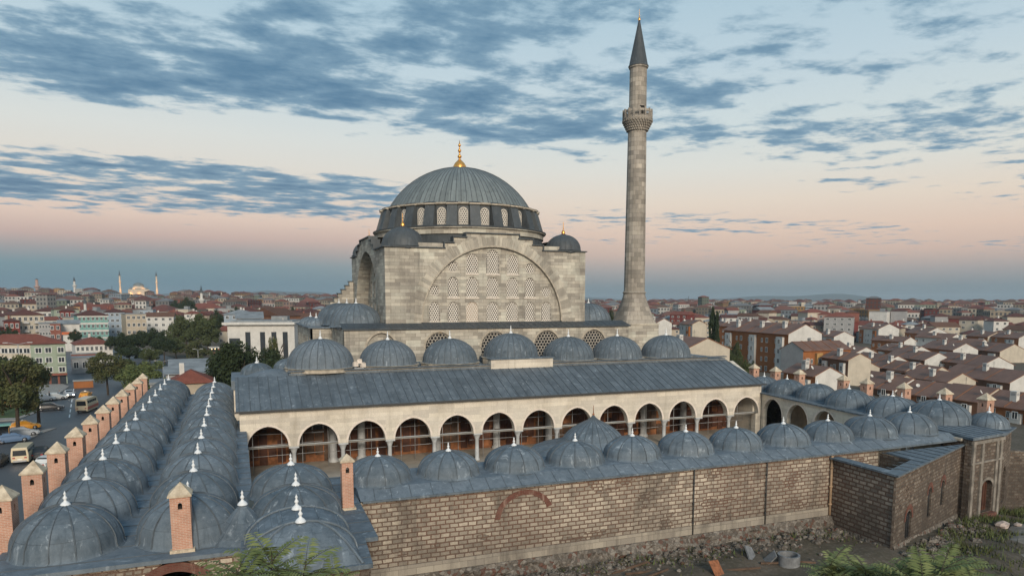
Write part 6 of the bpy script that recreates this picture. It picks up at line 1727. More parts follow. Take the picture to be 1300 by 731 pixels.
slab_block(1022, 1043, 640, 386.5, 'bluish', 'second grey-blue slab block just right of the tall grey one', st=8)
slab_block(1108, 1146, 880, 388.5, 'beige', 'long low pale block on the right skyline among dark trees', st=5)
slab_block(1150, 1190, 980, 387.5, 'grey', 'long grey block on the right skyline between dark trees', st=5)
slab_block(1204, 1210, 760, 391, 'orange', 'narrow orange tower block on the far right skyline', st=7)
slab_block(905, 938, 900, 387.5, 'bluish', 'pale bluish hall far behind the cypress', st=4)
slab_block(1078, 1124, 560, 397.5, 'grey', 'long grey flat-roofed hall beyond the estate chimneys', st=2)

# ------------------------------------------------------------------ far mosques and minarets
def small_minaret(px, dist, ytip, ybase, r, label, stone='white', tower=False):
    x, y = at_d(px, dist); zt = CAM_H + (381.6 - ytip) / F0 * project((x, y, CAM_H))[2]; zg = T(x, y); h = zt - zg
    o = empty('minaret', (x, y, zg), label, 'minaret')
    m = MB(); m.lathe([(r * 1.3, -2), (r * 1.3, h * 0.2), (r, h * 0.26), (r * 0.9, h * 0.56)], seg=12, smooth=False); m.build('shaft', MH[stone], o)
    b = MB(); b.lathe([(r * 0.9, h * 0.54), (r * 1.7, h * 0.6), (r * 1.7, h * 0.64), (r * 0.8, h * 0.64)], seg=12, smooth=False); b.build('balcony', MH[stone], o)
    m = MB(); m.lathe([(r * 0.8, h * 0.63), (r * 0.76, h * (0.93 if tower else 0.78)), (r * 0.95, h * (0.94 if tower else 0.79))], seg=12, smooth=False); m.build('upper_shaft', MH[stone], o)
    c = MB(); c.lathe([(r * 0.98, h * (0.94 if tower else 0.79)), (0, h)], seg=12); c.build('cone_roof', M['lead_drum'], o)
    return o
small_minaret(256, 585, 362, 383, 1.25, 'small white minaret with a dark cone behind the cream red-roofed hall')
small_minaret(107.5, 450, 375, 396, 0.85, 'thin white minaret behind the teal block, without its balcony in view'.replace(', without its balcony in view', ' roof'))
small_minaret(48.3, 1250, 353.5, 372, 2.5, 'stubby pinkish tower at the left on the skyline', 'pink', True)
small_minaret(95.8, 1250, 351, 373, 1.8, 'pale minaret on the skyline between the stubby tower and the lit mosque')
def lit_mosque():
    x, y = at_d(177, 1300); zg = T(x, y) + 9.0; o = empty('lit_mosque', (x, y, zg), 'distant domed mosque floodlit in warm light on the skyline', 'mosque', None, -math.atan2(x, y))
    s = project((x, y, CAM_H))[2] / F0      # metres per photo pixel there
    m = MB(); m.box((0, 0, 0), (24 * s, 16 * s, 14 * s)); m.box((0, 0, 7.5 * s), (15 * s, 13 * s, 3 * s)); m.build('hall', MH['cream'], o)
    for xx in (-8.5, 8.5):
        d = MB(); d.lathe([(2.6 * s, 6.9 * s), (2.0 * s, 8.6 * s), (0.9 * s, 9.5 * s), (0, 9.7 * s)], (xx * s, -4 * s, 0), 16); d.build('half_dome', M['lead_main'], o)
    d = MB(); d.lathe([(6.4 * s, 8.8 * s), (6.2 * s, 11.2 * s)], seg=24, smooth=False); d.build('drum', MH['cream'], o)
    d = MB(); d.lathe([(6.3 * s, 11.2 * s)] + [(6.3 * s * math.cos(t), 11.2 * s + 4.6 * s * math.sin(t)) for t in (0.3, 0.6, 0.9, 1.2, 1.4)] + [(0, 15.9 * s)], seg=24); d.build('dome', M['lead_main'], o)
    for k in range(9):
        w = MB(); w.box(((-5 + 1.25 * k) * s, -6.6 * s, 6.6 * s), (0.7 * s, 0.3 * s, 2.2 * s)); w.build('window', M['glass'], o)
    for sx in (-20.5, 20.5):
        t = MB(); t.lathe([(1.5 * s, -4 * s), (1.45 * s, 6 * s), (1.05 * s, 8 * s), (1.0 * s, 15 * s), (1.6 * s, 16 * s), (1.6 * s, 16.8 * s), (0.95 * s, 16.9 * s), (0.9 * s, 24 * s)], (sx * s, 0, 0), 14, smooth=False); t.build('minaret_shaft', MH['cream'], o)
        c = MB(); c.lathe([(1.1 * s, 24 * s), (0, 31 * s)], (sx * s, 0, 0), 14); c.build('minaret_cone', M['lead_drum'], o)
    for xx, yy, zz, e in ((-9, -9, 1.5, 1.0), (0, -9.5, 1.5, 1.0), (9, -9, 1.5, 1.0), (-5, -8, 9, 0.5), (5, -8, 9, 0.5), (-20.5, -7, 6, 0.5), (20.5, -7, 6, 0.5), (-20.5, -5, 17.5, 0.16), (20.5, -5, 17.5, 0.16)):
        l = bpy.data.lights.new('floodlight', 'POINT'); l.energy = (650 if abs(xx) < 15 else 4500) * e; l.color = (1.0, 0.44, 0.13); l.shadow_soft_size = 0.5
        q = bpy.data.objects.new('floodlight', l); COL.objects.link(q); q.parent = o; q.location = (xx * s, yy * s, zz * s)
lit_mosque()
for px, d, yt, lb in ((310, 900, 369, 'thin radio mast standing on the skyline above the sheds'), (143, 1150, 363, 'short lattice mast on the skyline left of the lit mosque'), (874, 900, 376, 'thin mast on the skyline right of the big minaret')):
    x, y = at_d(px, d); z = CAM_H + (381.6 - yt) / F0 * project((x, y, CAM_H))[2]; m = MB(); m.tube((0, 0, 0), (0, 0, z - T(x, y)), 0.7, 0.2, 6)
    m.box((0, 0, (z - T(x, y)) * 0.8), (2.2, 0.3, 0.3)); tag(m.build('radio_mast', M['iron'], loc=(x, y, T(x, y))), lb, 'mast')
# ------------------------------------------------------------------ trees
def crown_mesh(name, mat, seed, n=8500, leaf=0.23, clumps=40, squash=0.85, cone=False, shell=0.55):
    """crown of about 1 m radius: leaf clumps spread through the volume, centre at the origin"""
    rr = random.Random(seed); mb = MB(); C = []
    for k in range(clumps):
        while True:
            p = Vector((rr.uniform(-1, 1), rr.uniform(-1, 1), rr.uniform(-1, 1)))
            if 0.25 < p.length < 0.95: break
        if cone:
            z = rr.uniform(-1, 1); r = (1 - (z + 1) / 2) ** 0.7 * 0.9 + 0.06; a = rr.uniform(0, 6.28); p = Vector((r * math.cos(a) * 0.8, r * math.sin(a) * 0.8, z))
            C.append((p, rr.uniform(0.16, 0.3)))
        else:
            p.z *= squash; C.append((p * rr.uniform(0.75, 1.0), rr.uniform(0.15, 0.36)))
    for i in range(n):
        c, r = C[rr.randrange(len(C))]
        v = Vector((rr.gauss(0, 1), rr.gauss(0, 1), rr.gauss(0, 1))); v.normalize(); p = c + v * r * (rr.random() ** 0.45)
        d = Vector((rr.gauss(0, 1), rr.gauss(0, 1), rr.gauss(0, 0.7))).normalized(); e = d.orthogonal().normalized(); s = leaf * rr.uniform(0.6, 1.3) * 0.16
        e = (e + d.cross(e) * rr.uniform(-1, 1)).normalized(); f = d.cross(e).normalized()
        mb.face([p - e * s * 1.4, p + f * s * 0.75, p + e * s * 1.4, p - f * s * 0.75])
    return proto(mb, name, [mat])
CR = {'green': crown_mesh('crown', M['leaf'], 1), 'dark': crown_mesh('crown', M['leaf_dark'], 2), 'olive': crown_mesh('crown', M['leaf_olive'], 3), 'light': crown_mesh('crown', M['leaf_light'], 4),
      'cypress': crown_mesh('crown', M['leaf_dark'], 5, 4200, 0.42, 60, cone=True), 'bushy': crown_mesh('crown', M['leaf'], 6, 2200, 0.34, 16, 0.7),
      'dense': crown_mesh('crown', M['leaf_dark'], 9, 9000, 0.22, 50, 0.9)}
def trunk_mesh(seed):
    rr = random.Random(seed); m = MB(); m.tube((0, 0, -0.08), (0.03, 0.02, 0.55), 0.075, 0.05, 9)
    for k in range(6):
        a = 6.28 * k / 6 + rr.uniform(-.4, .4); z = rr.uniform(0.38, 0.56); q = (0.03 + 0.36 * math.cos(a), 0.02 + 0.36 * math.sin(a), z + rr.uniform(0.18, 0.36)); m.tube((0.025, 0.015, z), q, 0.032, 0.012, 6)
        for j in range(2):
            b = a + rr.uniform(-.8, .8); m.tube(q, (q[0] + 0.2 * math.cos(b), q[1] + 0.2 * math.sin(b), q[2] + rr.uniform(.05, .2)), 0.012, 0.004, 5)
    return proto(m, 'trunk', [M['bark']])
TR = [trunk_mesh(k) for k in range(3)]
_m = MB(); _m.tube((0, 0, -0.05), (0, 0, 0.8), 0.06, 0.02, 8); TRC = proto(_m, 'trunk', [M['bark']])
TREES = []
def tree(x, y, h, r, kind, label=None, zg=None, base=0.3, name='tree', group='street and garden trees', rz=None):
    zg = T(x, y) if zg is None else zg; o = empty(name, (x, y, zg), label, 'tree', group, rnd.random() * 6.28 if rz is None else rz)
    ch = h * (1 - base) / 2; t = inst('trunk', TR[int(abs(x)) % 3] if kind != 'cypress' else TRC, o, (0, 0, 0), 0, (h * 0.33, h * 0.33, h * 0.95)); c = inst('crown', CR[kind], o, (0, 0, h - ch * 0.95), 0, (r, r, ch))
    if label is None: p = project((x, y, zg + h * 0.6)); TREES.append((o, p[0], p[1], p[2], kind))
    return o
def tpx(px, dist, pyt, wpx, kind, label=None, base=0.25, **k):
    x, y = at_d(px, dist); d = project((x, y, CAM_H))[2]; z = CAM_H + (381.6 - pyt) / F0 * d * 1.02; return tree(x, y, max(3, z - T(x, y)), wpx / 2 * d / F0, kind, label, base=base, **k)
tpx(10, 126, 447, 88, 'olive', 'street tree with olive crown standing on the grass island by the yellow taxi', base=0.2)
tpx(38, 136, 452, 38, 'dark', 'dark green street tree in front of the corner building', base=0.42)
tpx(-8, 150, 449, 60, 'dark', 'dark tree half out of the frame at the left edge')
tpx(130, 172, 444, 52, 'olive', 'brownish green street tree right of the corner building', base=0.25)
tpx(118, 200, 462, 30, 'dark'); tpx(152, 190, 450, 36, 'green', base=.15)
tpx(180, 158, 456, 66, 'light', 'light green bushy tree just beyond the last brick chimneys', base=0.1)
tpx(150, 262, 420, 42, 'dark'); tpx(172, 278, 418, 40, 'dark'); tpx(193, 262, 414, 36, 'dark'); tpx(205, 252, 425, 34, 'dark'); tpx(160, 240, 436, 34, 'dark'); tpx(186, 235, 438, 30, 'green')
tpx(234, 300, 394, 52, 'green', 'broad green tree in the middle of the left street', base=0.12); tpx(262, 292, 392, 46, 'green', 'tall round green tree right of the broad middle tree', base=0.12); tpx(220, 270, 420, 40, 'green', base=0.1); tpx(248, 255, 430, 42, 'olive', base=0.1)
tpx(276, 330, 392, 26, 'dark'); tpx(246, 210, 448, 30, 'green', base=0.05)
tpx(304, 128, 427, 92, 'dense', 'big dense dark tree against the front of the modern white hall', base=0.08); tpx(334, 138, 437, 58, 'dense', base=0.05); tpx(286, 140, 446, 40, 'dense', base=0.05)
tpx(10, 300, 413, 30, 'dark'); tpx(92, 320, 416, 16, 'dark'); tpx(120, 335, 424, 16, 'green'); tpx(84, 470, 398, 18, 'dark'); tpx(238, 520, 376, 22, 'dark'); tpx(224, 560, 380, 18, 'dark'); tpx(101, 900, 371, 9, 'dark'); tpx(60, 800, 376, 18, 'dark', base=.05); tpx(86, 820, 375, 20, 'dark', base=.05)
tpx(345, 420, 393, 14, 'green'); tpx(372, 420, 388, 14, 'dark'); tpx(384, 430, 391, 12, 'dark'); tpx(300, 420, 388, 20, 'dark')
bl = tpx(346, 145, 424, 18, 'olive', 'slender pale-blossomed tree beside the modern white hall', base=0.15)
b = MB(); rr = random.Random(2)
for k in range(90):
    v = Vector((rr.gauss(0, .5), rr.gauss(0, .5), rr.gauss(0, .5))); s = 0.035; b.face([v + Vector((-s, 0, -s)), v + Vector((s, 0, -s)), v + Vector((s, 0, s)), v + Vector((-s, 0, s))])
bo = b.build('blossom', M['blossom'], bl); cr = [c for c in bl.children if c.name.startswith('crown')][0]; bo.location = cr.location; bo.scale = cr.scale
tpx(905, 205, 396, 16, 'cypress', 'tall dark cypress beside the orange row of the estate', base=0.02, name='cypress'); tpx(911.5, 204, 401, 11, 'cypress', 'shorter dark cypress touching the tall one', base=0.02, name='cypress')
tpx(776, 260, 391, 26, 'dark', 'dark tree seen between the cube of the mosque and the minaret', base=.1); tpx(764, 280, 393, 20, 'dark', base=.1)
tpx(935, 190, 428, 22, 'green', base=0.02); tpx(948, 165, 447, 22, 'green', 'green garden shrub in front of the orange row', base=0.0); tpx(958, 170, 455, 14, 'dark', base=0.0)
for px, d, yt, w in ((1000, 700, 391, 18), (1052, 700, 391, 22), (1068, 640, 394, 18), (1102, 620, 394, 24), (1112, 600, 396, 22), (1160, 620, 395, 24), (1172, 600, 397, 20), (1220, 560, 399, 18), (962, 800, 388, 14), (905, 850, 387, 20), (1130, 900, 386, 18), (1195, 900, 386, 20), (1250, 850, 387, 22), (1285, 800, 388, 24), (1095, 950, 385.5, 14), (1215, 950, 385, 26), (868, 600, 391, 20), (1148, 900, 385, 16), (1020, 950, 386, 20), (845, 700, 389, 22)):
    tpx(px, d, yt, w * 0.8, 'dark', base=0.05)

# ------------------------------------------------------------------ vehicles
M['tyre'] = m_plain('tyre', (0.02, 0.02, 0.02), 0.8, 0.1); M['rim'] = m_plain('rim', (0.35, 0.35, 0.36), 0.35, 0.1, 2, 0.7); M['car_glass'] = m_plain('car_glass', (0.018, 0.022, 0.026), 0.1, 0.1)
def paint(name, c): m = Mat(name); n = m.noise(m.pos(), 1.4, 5, 0.6); c2 = m.mix(m.range(n, 0.4, 0.7, 0, 0.25), c, tuple(q * 0.7 + 0.02 for q in c)); m.b.inputs['Coat Weight'].default_value = 0.4; m.b.inputs['Coat Roughness'].default_value = 0.12; return m.out(c2, 0.38, 0, 0.4)
PT = {'yellow': paint('paint_yellow', (0.62, 0.27, 0.02)), 'black': paint('paint_black', (0.018, 0.018, 0.020)), 'silver': paint('paint_silver', (0.36, 0.38, 0.40)), 'white': paint('paint_white', (0.62, 0.62, 0.60)), 'red': paint('paint_red', (0.34, 0.028, 0.022)), 'blue': paint('paint_blue', (0.10, 0.16, 0.26)), 'cream': paint('paint_cream', (0.60, 0.50, 0.34)), 'bus': paint('paint_bus_red', (0.50, 0.11, 0.06))}
def wheel_protos(r, w):
    t = MB(); t.lathe([(r * 0.62, -w / 2), (r * 0.95, -w / 2), (r, -w * 0.3), (r, w * 0.3), (r * 0.95, w / 2), (r * 0.62, w / 2)], seg=18)
    m = MB(); m.lathe([(0, w * 0.42), (r * 0.3, w * 0.46), (r * 0.62, w * 0.40), (r * 0.62, -w * 0.40), (r * 0.3, -w * 0.46), (0, -w * 0.42)], seg=12)
    for mb in (t, m): mb.v = [(x, z, y) for x, y, z in mb.v]; mb.f = [f[::-1] for f in mb.f]
    return proto(t, 'tyre', [M['tyre']]), proto(m, 'rim', [M['rim']])
WH = {}
def loft(mb, secs, mi=0):
    """secs: list of (x, half width bottom, half width top, z0, z1)"""
    prev = None
    for x, wb, wt, z0, z1 in secs:
        cur = [(x, -wb, z0), (x, -wb * 1.03, (z0 + z1) / 2), (x, -wt, z1), (x, wt, z1), (x, wb * 1.03, (z0 + z1) / 2), (x, wb, z0)]
        if prev:
            for i in range(6): j = (i + 1) % 6; mb.face([prev[i], prev[j], cur[j], cur[i]][::-1], mi, smooth=True)
        else: mb.face(cur[::-1][::-1], mi)
        prev = cur
    mb.face(prev[::-1], mi)
def vehicle(kind, colour, px=None, py=None, head=0.0, label='', lit=False, xy=None, group=None):
    if xy is None: p = at_z(px, py, 0.06); x, y = p.x, p.y
    else: x, y = xy
    cat = {'car': 'car', 'taxi': 'taxi', 'van': 'van', 'bus': 'bus'}[kind]; o = empty({'car': 'parked_car', 'taxi': 'taxi', 'van': 'minivan', 'bus': 'minibus'}[kind], (x, y, 0.06), label, cat, group, head)
    b = MB(); g = MB()
    if kind in ('car', 'taxi'):
        Lh, W = 2.2, 0.88; r = 0.32; ax = (-1.35, 1.32)
        loft(b, [(-2.2, .62, .60, .42, .70), (-2.1, .80, .74, .28, .86), (-1.4, .86, .80, .22, .92), (0.2, .87, .82, .22, .92), (1.0, .86, .80, .22, .90), (1.9, .80, .70, .26, .74), (2.15, .64, .58, .36, .62)])
        loft(b, [(-1.75, .76, .70, .86, .94), (-1.15, .76, .60, .88, 1.38), (-0.2, .77, .62, .88, 1.44), (0.35, .77, .60, .88, 1.38), (1.15, .77, .72, .86, .92)])
        for s in (-1, 1):
            g.face([(-1.25, s * .768, .95), (0.85, s * .772, .95), (0.3, s * .635, 1.33), (-1.05, s * .628, 1.33)][::s])
        g.face([(1.08, -.70, .945), (1.08, .70, .945), (0.38, .56, 1.385), (0.38, -.56, 1.385)]); g.face([(-1.70, .68, .955), (-1.70, -.68, .955), (-1.18, -.56, 1.37), (-1.18, .56, 1.37)])
        lz, lx, tx = .62, 2.12, -2.18; lw = .52
    else:
        Lh, W, H, r = (2.45, 0.92, 2.05, 0.34) if kind == 'van' else (2.9, 1.0, 2.5, 0.40); ax = (-Lh * .62, Lh * .62)
        loft(b, [(-Lh, W * .94, W * .84, .35, H * .96), (-Lh * .97, W, W * .88, .28, H), (Lh * .55, W, W * .88, .28, H), (Lh * .8, W, W * .84, .28, H * (.80 if kind == 'van' else .96)), (Lh * .97, W * .96, W * .86, .30, H * (.52 if kind == 'van' else .80)), (Lh, W * .86, W * .78, .42, H * (.42 if kind == 'van' else .5))])
        za, zb = H * .52, H * .85; n = 3 if kind == 'van' else 5
        for s in (-1, 1):
            for k in range(n):
                x0 = -Lh * .9 + (Lh * 1.55) * k / n; x1 = x0 + Lh * 1.55 / n - .09; ya = s * (W * 1.0 - (W * .06)); yb = s * (W * .925)
                g.face([(x0, s * W * 1.022, za), (x1, s * W * 1.022, za), (x1, s * W * .955, zb), (x0, s * W * .955, zb)][::s])
        g.face([(-Lh - .02, W * .78, za), (-Lh - .02, -W * .78, za), (-Lh - .02, -W * .72, zb), (-Lh - .02, W * .72, zb)])
        if kind == 'van': g.face([(Lh * .965, -W * .74, H * .54), (Lh * .965, W * .74, H * .54), (Lh * .81, W * .72, H * .80), (Lh * .81, -W * .72, H * .80)])
        else: g.face([(Lh * .985, -W * .8, H * .42), (Lh * .985, W * .8, H * .42), (Lh * .90, W * .8, H * .88), (Lh * .90, -W * .8, H * .88)])
        lz, lx, tx = .72, Lh * .985, -Lh - .01; lw = W * .66
    b.build('body', PT[colour], o); g.build('window_glass', M['car_glass'], o)
    key = r
    if key not in WH: WH[key] = wheel_protos(r, 0.2)
    for sx in ax:
        for sy in (-1, 1):
            w = inst('wheel', WH[key][0], o, (sx, sy * (W - 0.10 if kind in ('car', 'taxi') else W - .1), r)); inst('rim', WH[key][1], w)
    for sy in (-1, 1):
        q = MB(); q.box((0, 0, 0), (0.08, 0.30, 0.15)); q.build('headlight', M['lamp_white'] if lit else M['steel'], o, loc=(lx, sy * lw, lz))
        q = MB(); q.box((0, 0, 0), (0.06, 0.26, 0.16)); q.build('tail_light', M['lamp_red'] if lit else PT['red'], o, loc=(tx, sy * lw, lz + .1))
        q = MB(); q.box((0, 0, 0), (0.12, 0.2, 0.13)); q.build('wing_mirror', PT[colour], o, loc=(0.75 if kind in ('car', 'taxi') else Lh * .75, sy * (W + .08), 1.0 if kind in ('car', 'taxi') else H * .55))
    for xx, nm in ((lx - .01, 'bumper'), (tx + .02, 'bumper')):
        q = MB(); q.box((xx, 0, .40), (.16, W * 1.5, .18)); q.build(nm, M['iron'] if kind != 'van' else M['steel'], o)
    if kind == 'bus': q = MB(); q.box((0, 0, .85), (Lh * 1.96, W * 2.07, .5)); q.build('red_band', PT['bus'], o)
    if kind == 'taxi': q = MB(); q.box((-0.2, 0, 1.50), (.18, .42, .14)); q.build('roof_sign', M['paint'], o)
    if kind == 'van': q = MB(); q.box((-Lh - .02, 0, .62), (.03, .52, .13)); q.build('number_plate', M['paint'], o)
    return o
STREET = math.radians(86)
vehicle('taxi', 'yellow', 31, 545, math.radians(18), 'yellow taxi turning beside the grass island')
vehicle('car', 'black', 64, 520.5, math.radians(8), 'dark car with red tail lights crossing the junction', lit=False)
vehicle('car', 'silver', 88, 503.5, math.radians(-72), 'silver car coming towards the viewer with both headlights on', lit=True)
vehicle('van', 'cream', 31, 584, math.radians(93), 'cream minivan seen from behind beside the brick chimneys')
vehicle('bus', 'cream', 111, 521, math.radians(82), 'red and cream minibus on the main street behind the chimneys')
vehicle('taxi', 'yellow', 109, 505, math.radians(88), 'yellow taxi farther up the main street ahead of the minibus', lit=False)
vehicle('car', 'silver', 28, 553.5, math.radians(20), 'silver parked car nearest the yellow taxi', group='cars queued below the grass island')
vehicle('car', 'blue', 16, 561, math.radians(22), 'bluish parked car between the silver car and the cream minivan', group='cars queued below the grass island')
vehicle('car', 'black', 52, 580, math.radians(92), 'black car right beside the cream minivan', lit=False)
vehicle('car', 'black', -3, 590, math.radians(92), 'black car cut by the left edge beside the cream minivan')
vehicle('car', 'red', 24, 516, math.radians(12), 'red car beyond the grass island behind the tree trunk')
vehicle('car', 'black', 38, 514, math.radians(12), 'black car just right of the red car beyond the grass island')
vehicle('car', 'silver', 55, 509, math.radians(14), 'grey car parked at the kerb below the shops', group='cars parked at the shops')
vehicle('car', 'white', 70, 507, math.radians(14), 'white car parked at the kerb below the shops', group='cars parked at the shops')
vehicle('car', 'yellow', 4, 512, math.radians(-160), 'yellow car with lit headlights at the far left kerb', lit=True)
for k, (px, py, c) in enumerate(((196, 455, 'silver'), (203, 450, 'black'), (190, 447, 'white'))):
    vehicle('car', c, px, py, math.radians(60), c + ' car parked under the dark trees up the main street')
vehicle('car', 'white', 62, 592, math.radians(74), 'white car with a warm roof glow half hidden by the second chimney'.replace(' with a warm roof glow', ''))
# ------------------------------------------------------------------ street furniture and people
def lamp_post(px, py, ytop, label, arm=1.6, lit=True):
    p = at_z(px, py, T(*at_z(px, py, 0).to_tuple()[:2])); d = project(p)[2]; h = (py - ytop) * d / F0; o = empty('street_lamp', p, label, 'street lamp')
    m = MB(); m.tube((0, 0, 0), (0, 0, h), 0.12, 0.07, 8); m.box((0, 0, 0.25), (0.4, 0.4, 0.5)); m.build('pole', M['steel'], o)
    for s in (-1, 1):
        m = MB(); m.tube((0, 0, h), (s * arm, 0, h + 0.35), 0.05, seg=6); a = m.build('arm', M['steel'], o); l = MB(); l.box((s * (arm + .3), 0, h + 0.33), (0.8, 0.28, 0.14)); q = l.build('lamp_head', M['steel'], o)
lamp_post(28.8, 519, 437, 'tall grey double-armed street lamp in front of the corner building')
lamp_post(208, 486, 459, 'street lamp beside the sheds behind the cottage', 1.2); lamp_post(252, 462, 444, 'street lamp at the market stalls under the big dark tree', 0.8)
lamp_post(193, 452, 425, 'street lamp among the dark trees up the main street', 1.0)
def shelter():
    p = at_z(-9, 563, 0.1); o = empty('bus_shelter', p, 'small green-roofed bus shelter at the left edge by the street tree', 'bus shelter', None, 0.25)
    m = MB(); m.box((0, 0, 2.55), (4.4, 1.8, 0.16)); m.build('roof', MH['teal'], o)
    for x in (-2, 2):
        for y in (-.7, .7): m = MB(); m.tube((x, y, 0), (x, y, 2.5), 0.05); m.build('post', M['iron'], o)
    m = MB(); m.box((0, .75, 1.3), (4.0, 0.04, 1.9)); m.build('back_panel', M['car_glass'], o); m = MB(); m.box((1.95, 0, 1.25), (0.12, 1.1, 1.7)); m.build('poster_case', MH['ochre'], o)
    m = MB(); m.box((0, .4, .45), (3, .4, .08)); m.build('bench', M['timber'], o)
shelter()
def person(px, py, top, legs, label, rz):
    p = at_z(px, py, 0.17); me = bpy.data.meshes.new('body')
    J = [((0, 0, .95), .15), ((0, 0, 1.18), .15), ((0, 0, 1.40), .17), ((0, 0, 1.53), .065), ((0, .01, 1.60), .075), ((0, .02, 1.70), .10), ((0, .01, 1.78), .07), ((.1, 0, .88), .10), ((.12, .08, .48), .065), ((.12, .02, .08), .05), ((.12, .16, .05), .05), ((-.1, 0, .88), .10), ((-.12, -.10, .48), .065), ((-.12, -.22, .08), .05), ((-.12, -.09, .05), .05), ((.2, 0, 1.40), .065), ((.25, -.06, 1.13), .045), ((.25, .06, .90), .038), ((.25, .09, .80), .04), ((-.2, 0, 1.40), .065), ((-.25, .06, 1.13), .045), ((-.25, .14, .90), .038), ((-.25, .17, .80), .04)]
    E = [(0, 1), (1, 2), (2, 3), (3, 4), (4, 5), (5, 6), (0, 7), (7, 8), (8, 9), (9, 10), (0, 11), (11, 12), (12, 13), (13, 14), (2, 15), (15, 16), (16, 17), (17, 18), (2, 19), (19, 20), (20, 21), (21, 22)]
    me.from_pydata([j[0] for j in J], E, []); o = bpy.data.objects.new('person', me); COL.objects.link(o); sk = o.modifiers.new('skin', 'SKIN')
    for i, j in enumerate(J): me.skin_vertices[0].data[i].radius = (j[1], j[1]); me.skin_vertices[0].data[i].use_root = (i == 0)
    s = o.modifiers.new('sub', 'SUBSURF'); s.levels = s.render_levels = 1
    dg = bpy.context.evaluated_depsgraph_get(); m2 = bpy.data.meshes.new_from_object(o.evaluated_get(dg)); bpy.data.objects.remove(o)
    m2.materials.clear()
    for mt in (legs, top, M['skin'], M['hair']): m2.materials.append(mt)
    for f in m2.polygons:
        z = f.center.z; f.material_index = 0 if z < .95 else (1 if z < 1.5 else (3 if z > 1.72 or (z > 1.6 and f.center.y < -.03) else 2)); f.use_smooth = True
        if abs(f.center.x) > .2 and z < .88: f.material_index = 2
    o = bpy.data.objects.new('person', m2); COL.objects.link(o); o.location = p; o.rotation_euler = (0, 0, rz); tag(o, label, 'person')
M['skin'] = m_plain('skin', (0.42, 0.24, 0.16), 0.6, 0.1); M['hair'] = m_plain('hair', (0.02, 0.015, 0.012), 0.7, 0.1)
person(46.5, 509.5, MH['grey'], M['iron'], 'person in a grey top walking on the pavement before the shops', 1.2)
person(63, 507.5, M['iron'], M['iron'], 'person in dark clothes walking near the parked cars at the shops', -1.0)
person(76, 506, MH['bluish'], M['iron'], 'person in a bluish top standing at the kerb left of the oncoming car', 2.0)

# ------------------------------------------------------------------ debris in front of the wall
def tz(x, y): return T(x, y)
def pz(px, py):
    z = 2.3
    for _ in range(6): p = at_z(px, py, z); z = T(p.x, p.y)
    return at_z(px, py, z)
p = pz(1001, 716); m = MB(); m.lathe([(0.72, 0), (0.72, 0.75), (0.58, 0.75), (0.58, 0.1), (0, 0.1)], seg=28, smooth=False); tag(m.build('concrete_ring', M['concrete'], loc=(p.x, p.y, p.z - 0.05)), 'grey concrete well ring lying open on the dirt before the wall', 'concrete ring')
p = pz(915, 730); m = MB()
for k in range(10): m.box((-0.45 + 0.1 * k, 0, 0.55 + (0.02 if k % 2 else 0)), (0.1, 0.03, 1.1))
o = m.build('corrugated_sheet', M['sheet_rust'], loc=(p.x, p.y, p.z - 0.1)); o.rotation_euler = (R(-38), R(8), R(18)); tag(o, 'rusty orange corrugated sheet leaning on the rubble', 'metal sheet')
for k, (px, py, sx, sy, rx, ry, lb) in enumerate(((956, 708, 0.9, 0.12, -48, 14, 'broken upright stone slab leaning behind the well ring'), (972, 712, 0.7, 0.1, 35, -18, 'smaller tilted stone slab beside the broken slab'))):
    p = pz(px, py); m = MB(); m.box((0, 0, 0.45), (sx, sy, 1.1), 0.2, taper=0.8); o = m.build('stone_slab', M['concrete'], loc=(p.x, p.y, p.z - 0.1)); o.rotation_euler = (R(rx), R(ry), k); tag(o, lb, 'slab')
rr = random.Random(5)
for k, (px, py) in enumerate(((812, 728), (832, 730), (800, 722), (985, 716), (1022, 715), (940, 724))):
    p = pz(px, py); m = MB(); m.box((0, 0, 0.12), (rr.uniform(1.4, 3.0), 0.14, 0.12), rr.uniform(-0.5, 0.4)); o = m.build('timber_beam', M['timber'], loc=(p.x, p.y, p.z)); o.rotation_euler = (R(rr.uniform(-6, 6)), R(rr.uniform(-8, 8)), 0)
    tag(o, ['longest dark beam lying at the foot of the wall left of the rusty sheet', 'dark beam nearest the bottom edge left of the rusty sheet', 'dark beam farthest left in the rubble', 'beam lying against the left side of the well ring', 'beam sticking out right of the well ring', 'beam under the rusty sheet'][k], 'beam', 'timber beams in the rubble')
def rock_mesh(seed, flat=0.6):
    rr = random.Random(seed); mb = MB(); n, mm = 9, 6; rows = []
    for j in range(mm + 1):
        t = math.pi * j / mm; row = []
        for k in range(n):
            a = 2 * math.pi * k / n; q = rr.uniform(0.75, 1.15) if 0 < j < mm else 1; row.append(mb.vert((q * math.sin(t) * math.cos(a), q * math.sin(t) * math.sin(a), flat * q * math.cos(t))))
        rows.append(row)
    for j in range(mm):
        for k in range(n): mb.idxface((rows[j + 1][k], rows[j + 1][(k + 1) % n], rows[j][(k + 1) % n], rows[j][k]))
    return mb
M['rock_pale'] = m_plain('pale_rock', (0.40, 0.33, 0.29), 0.9, 0.25, 3)
for k, (px, py, s, lb) in enumerate(((1272, 668, 0.55, 'larger pale rock lying on the dirt slope beside the path'), (1292, 667, 0.32, 'smaller pale rock right of the larger one'), (1180, 660, 0.3, 'pale flat stone near the corner block window'), (1232, 654, 0.28, 'pale stone before the portal door'))):
    p = pz(px, py); o = rock_mesh(k).build('rock', M['rock_pale'], loc=(p.x, p.y, p.z + s * 0.25)); o.scale = (s, s, s); tag(o, lb, 'rock')
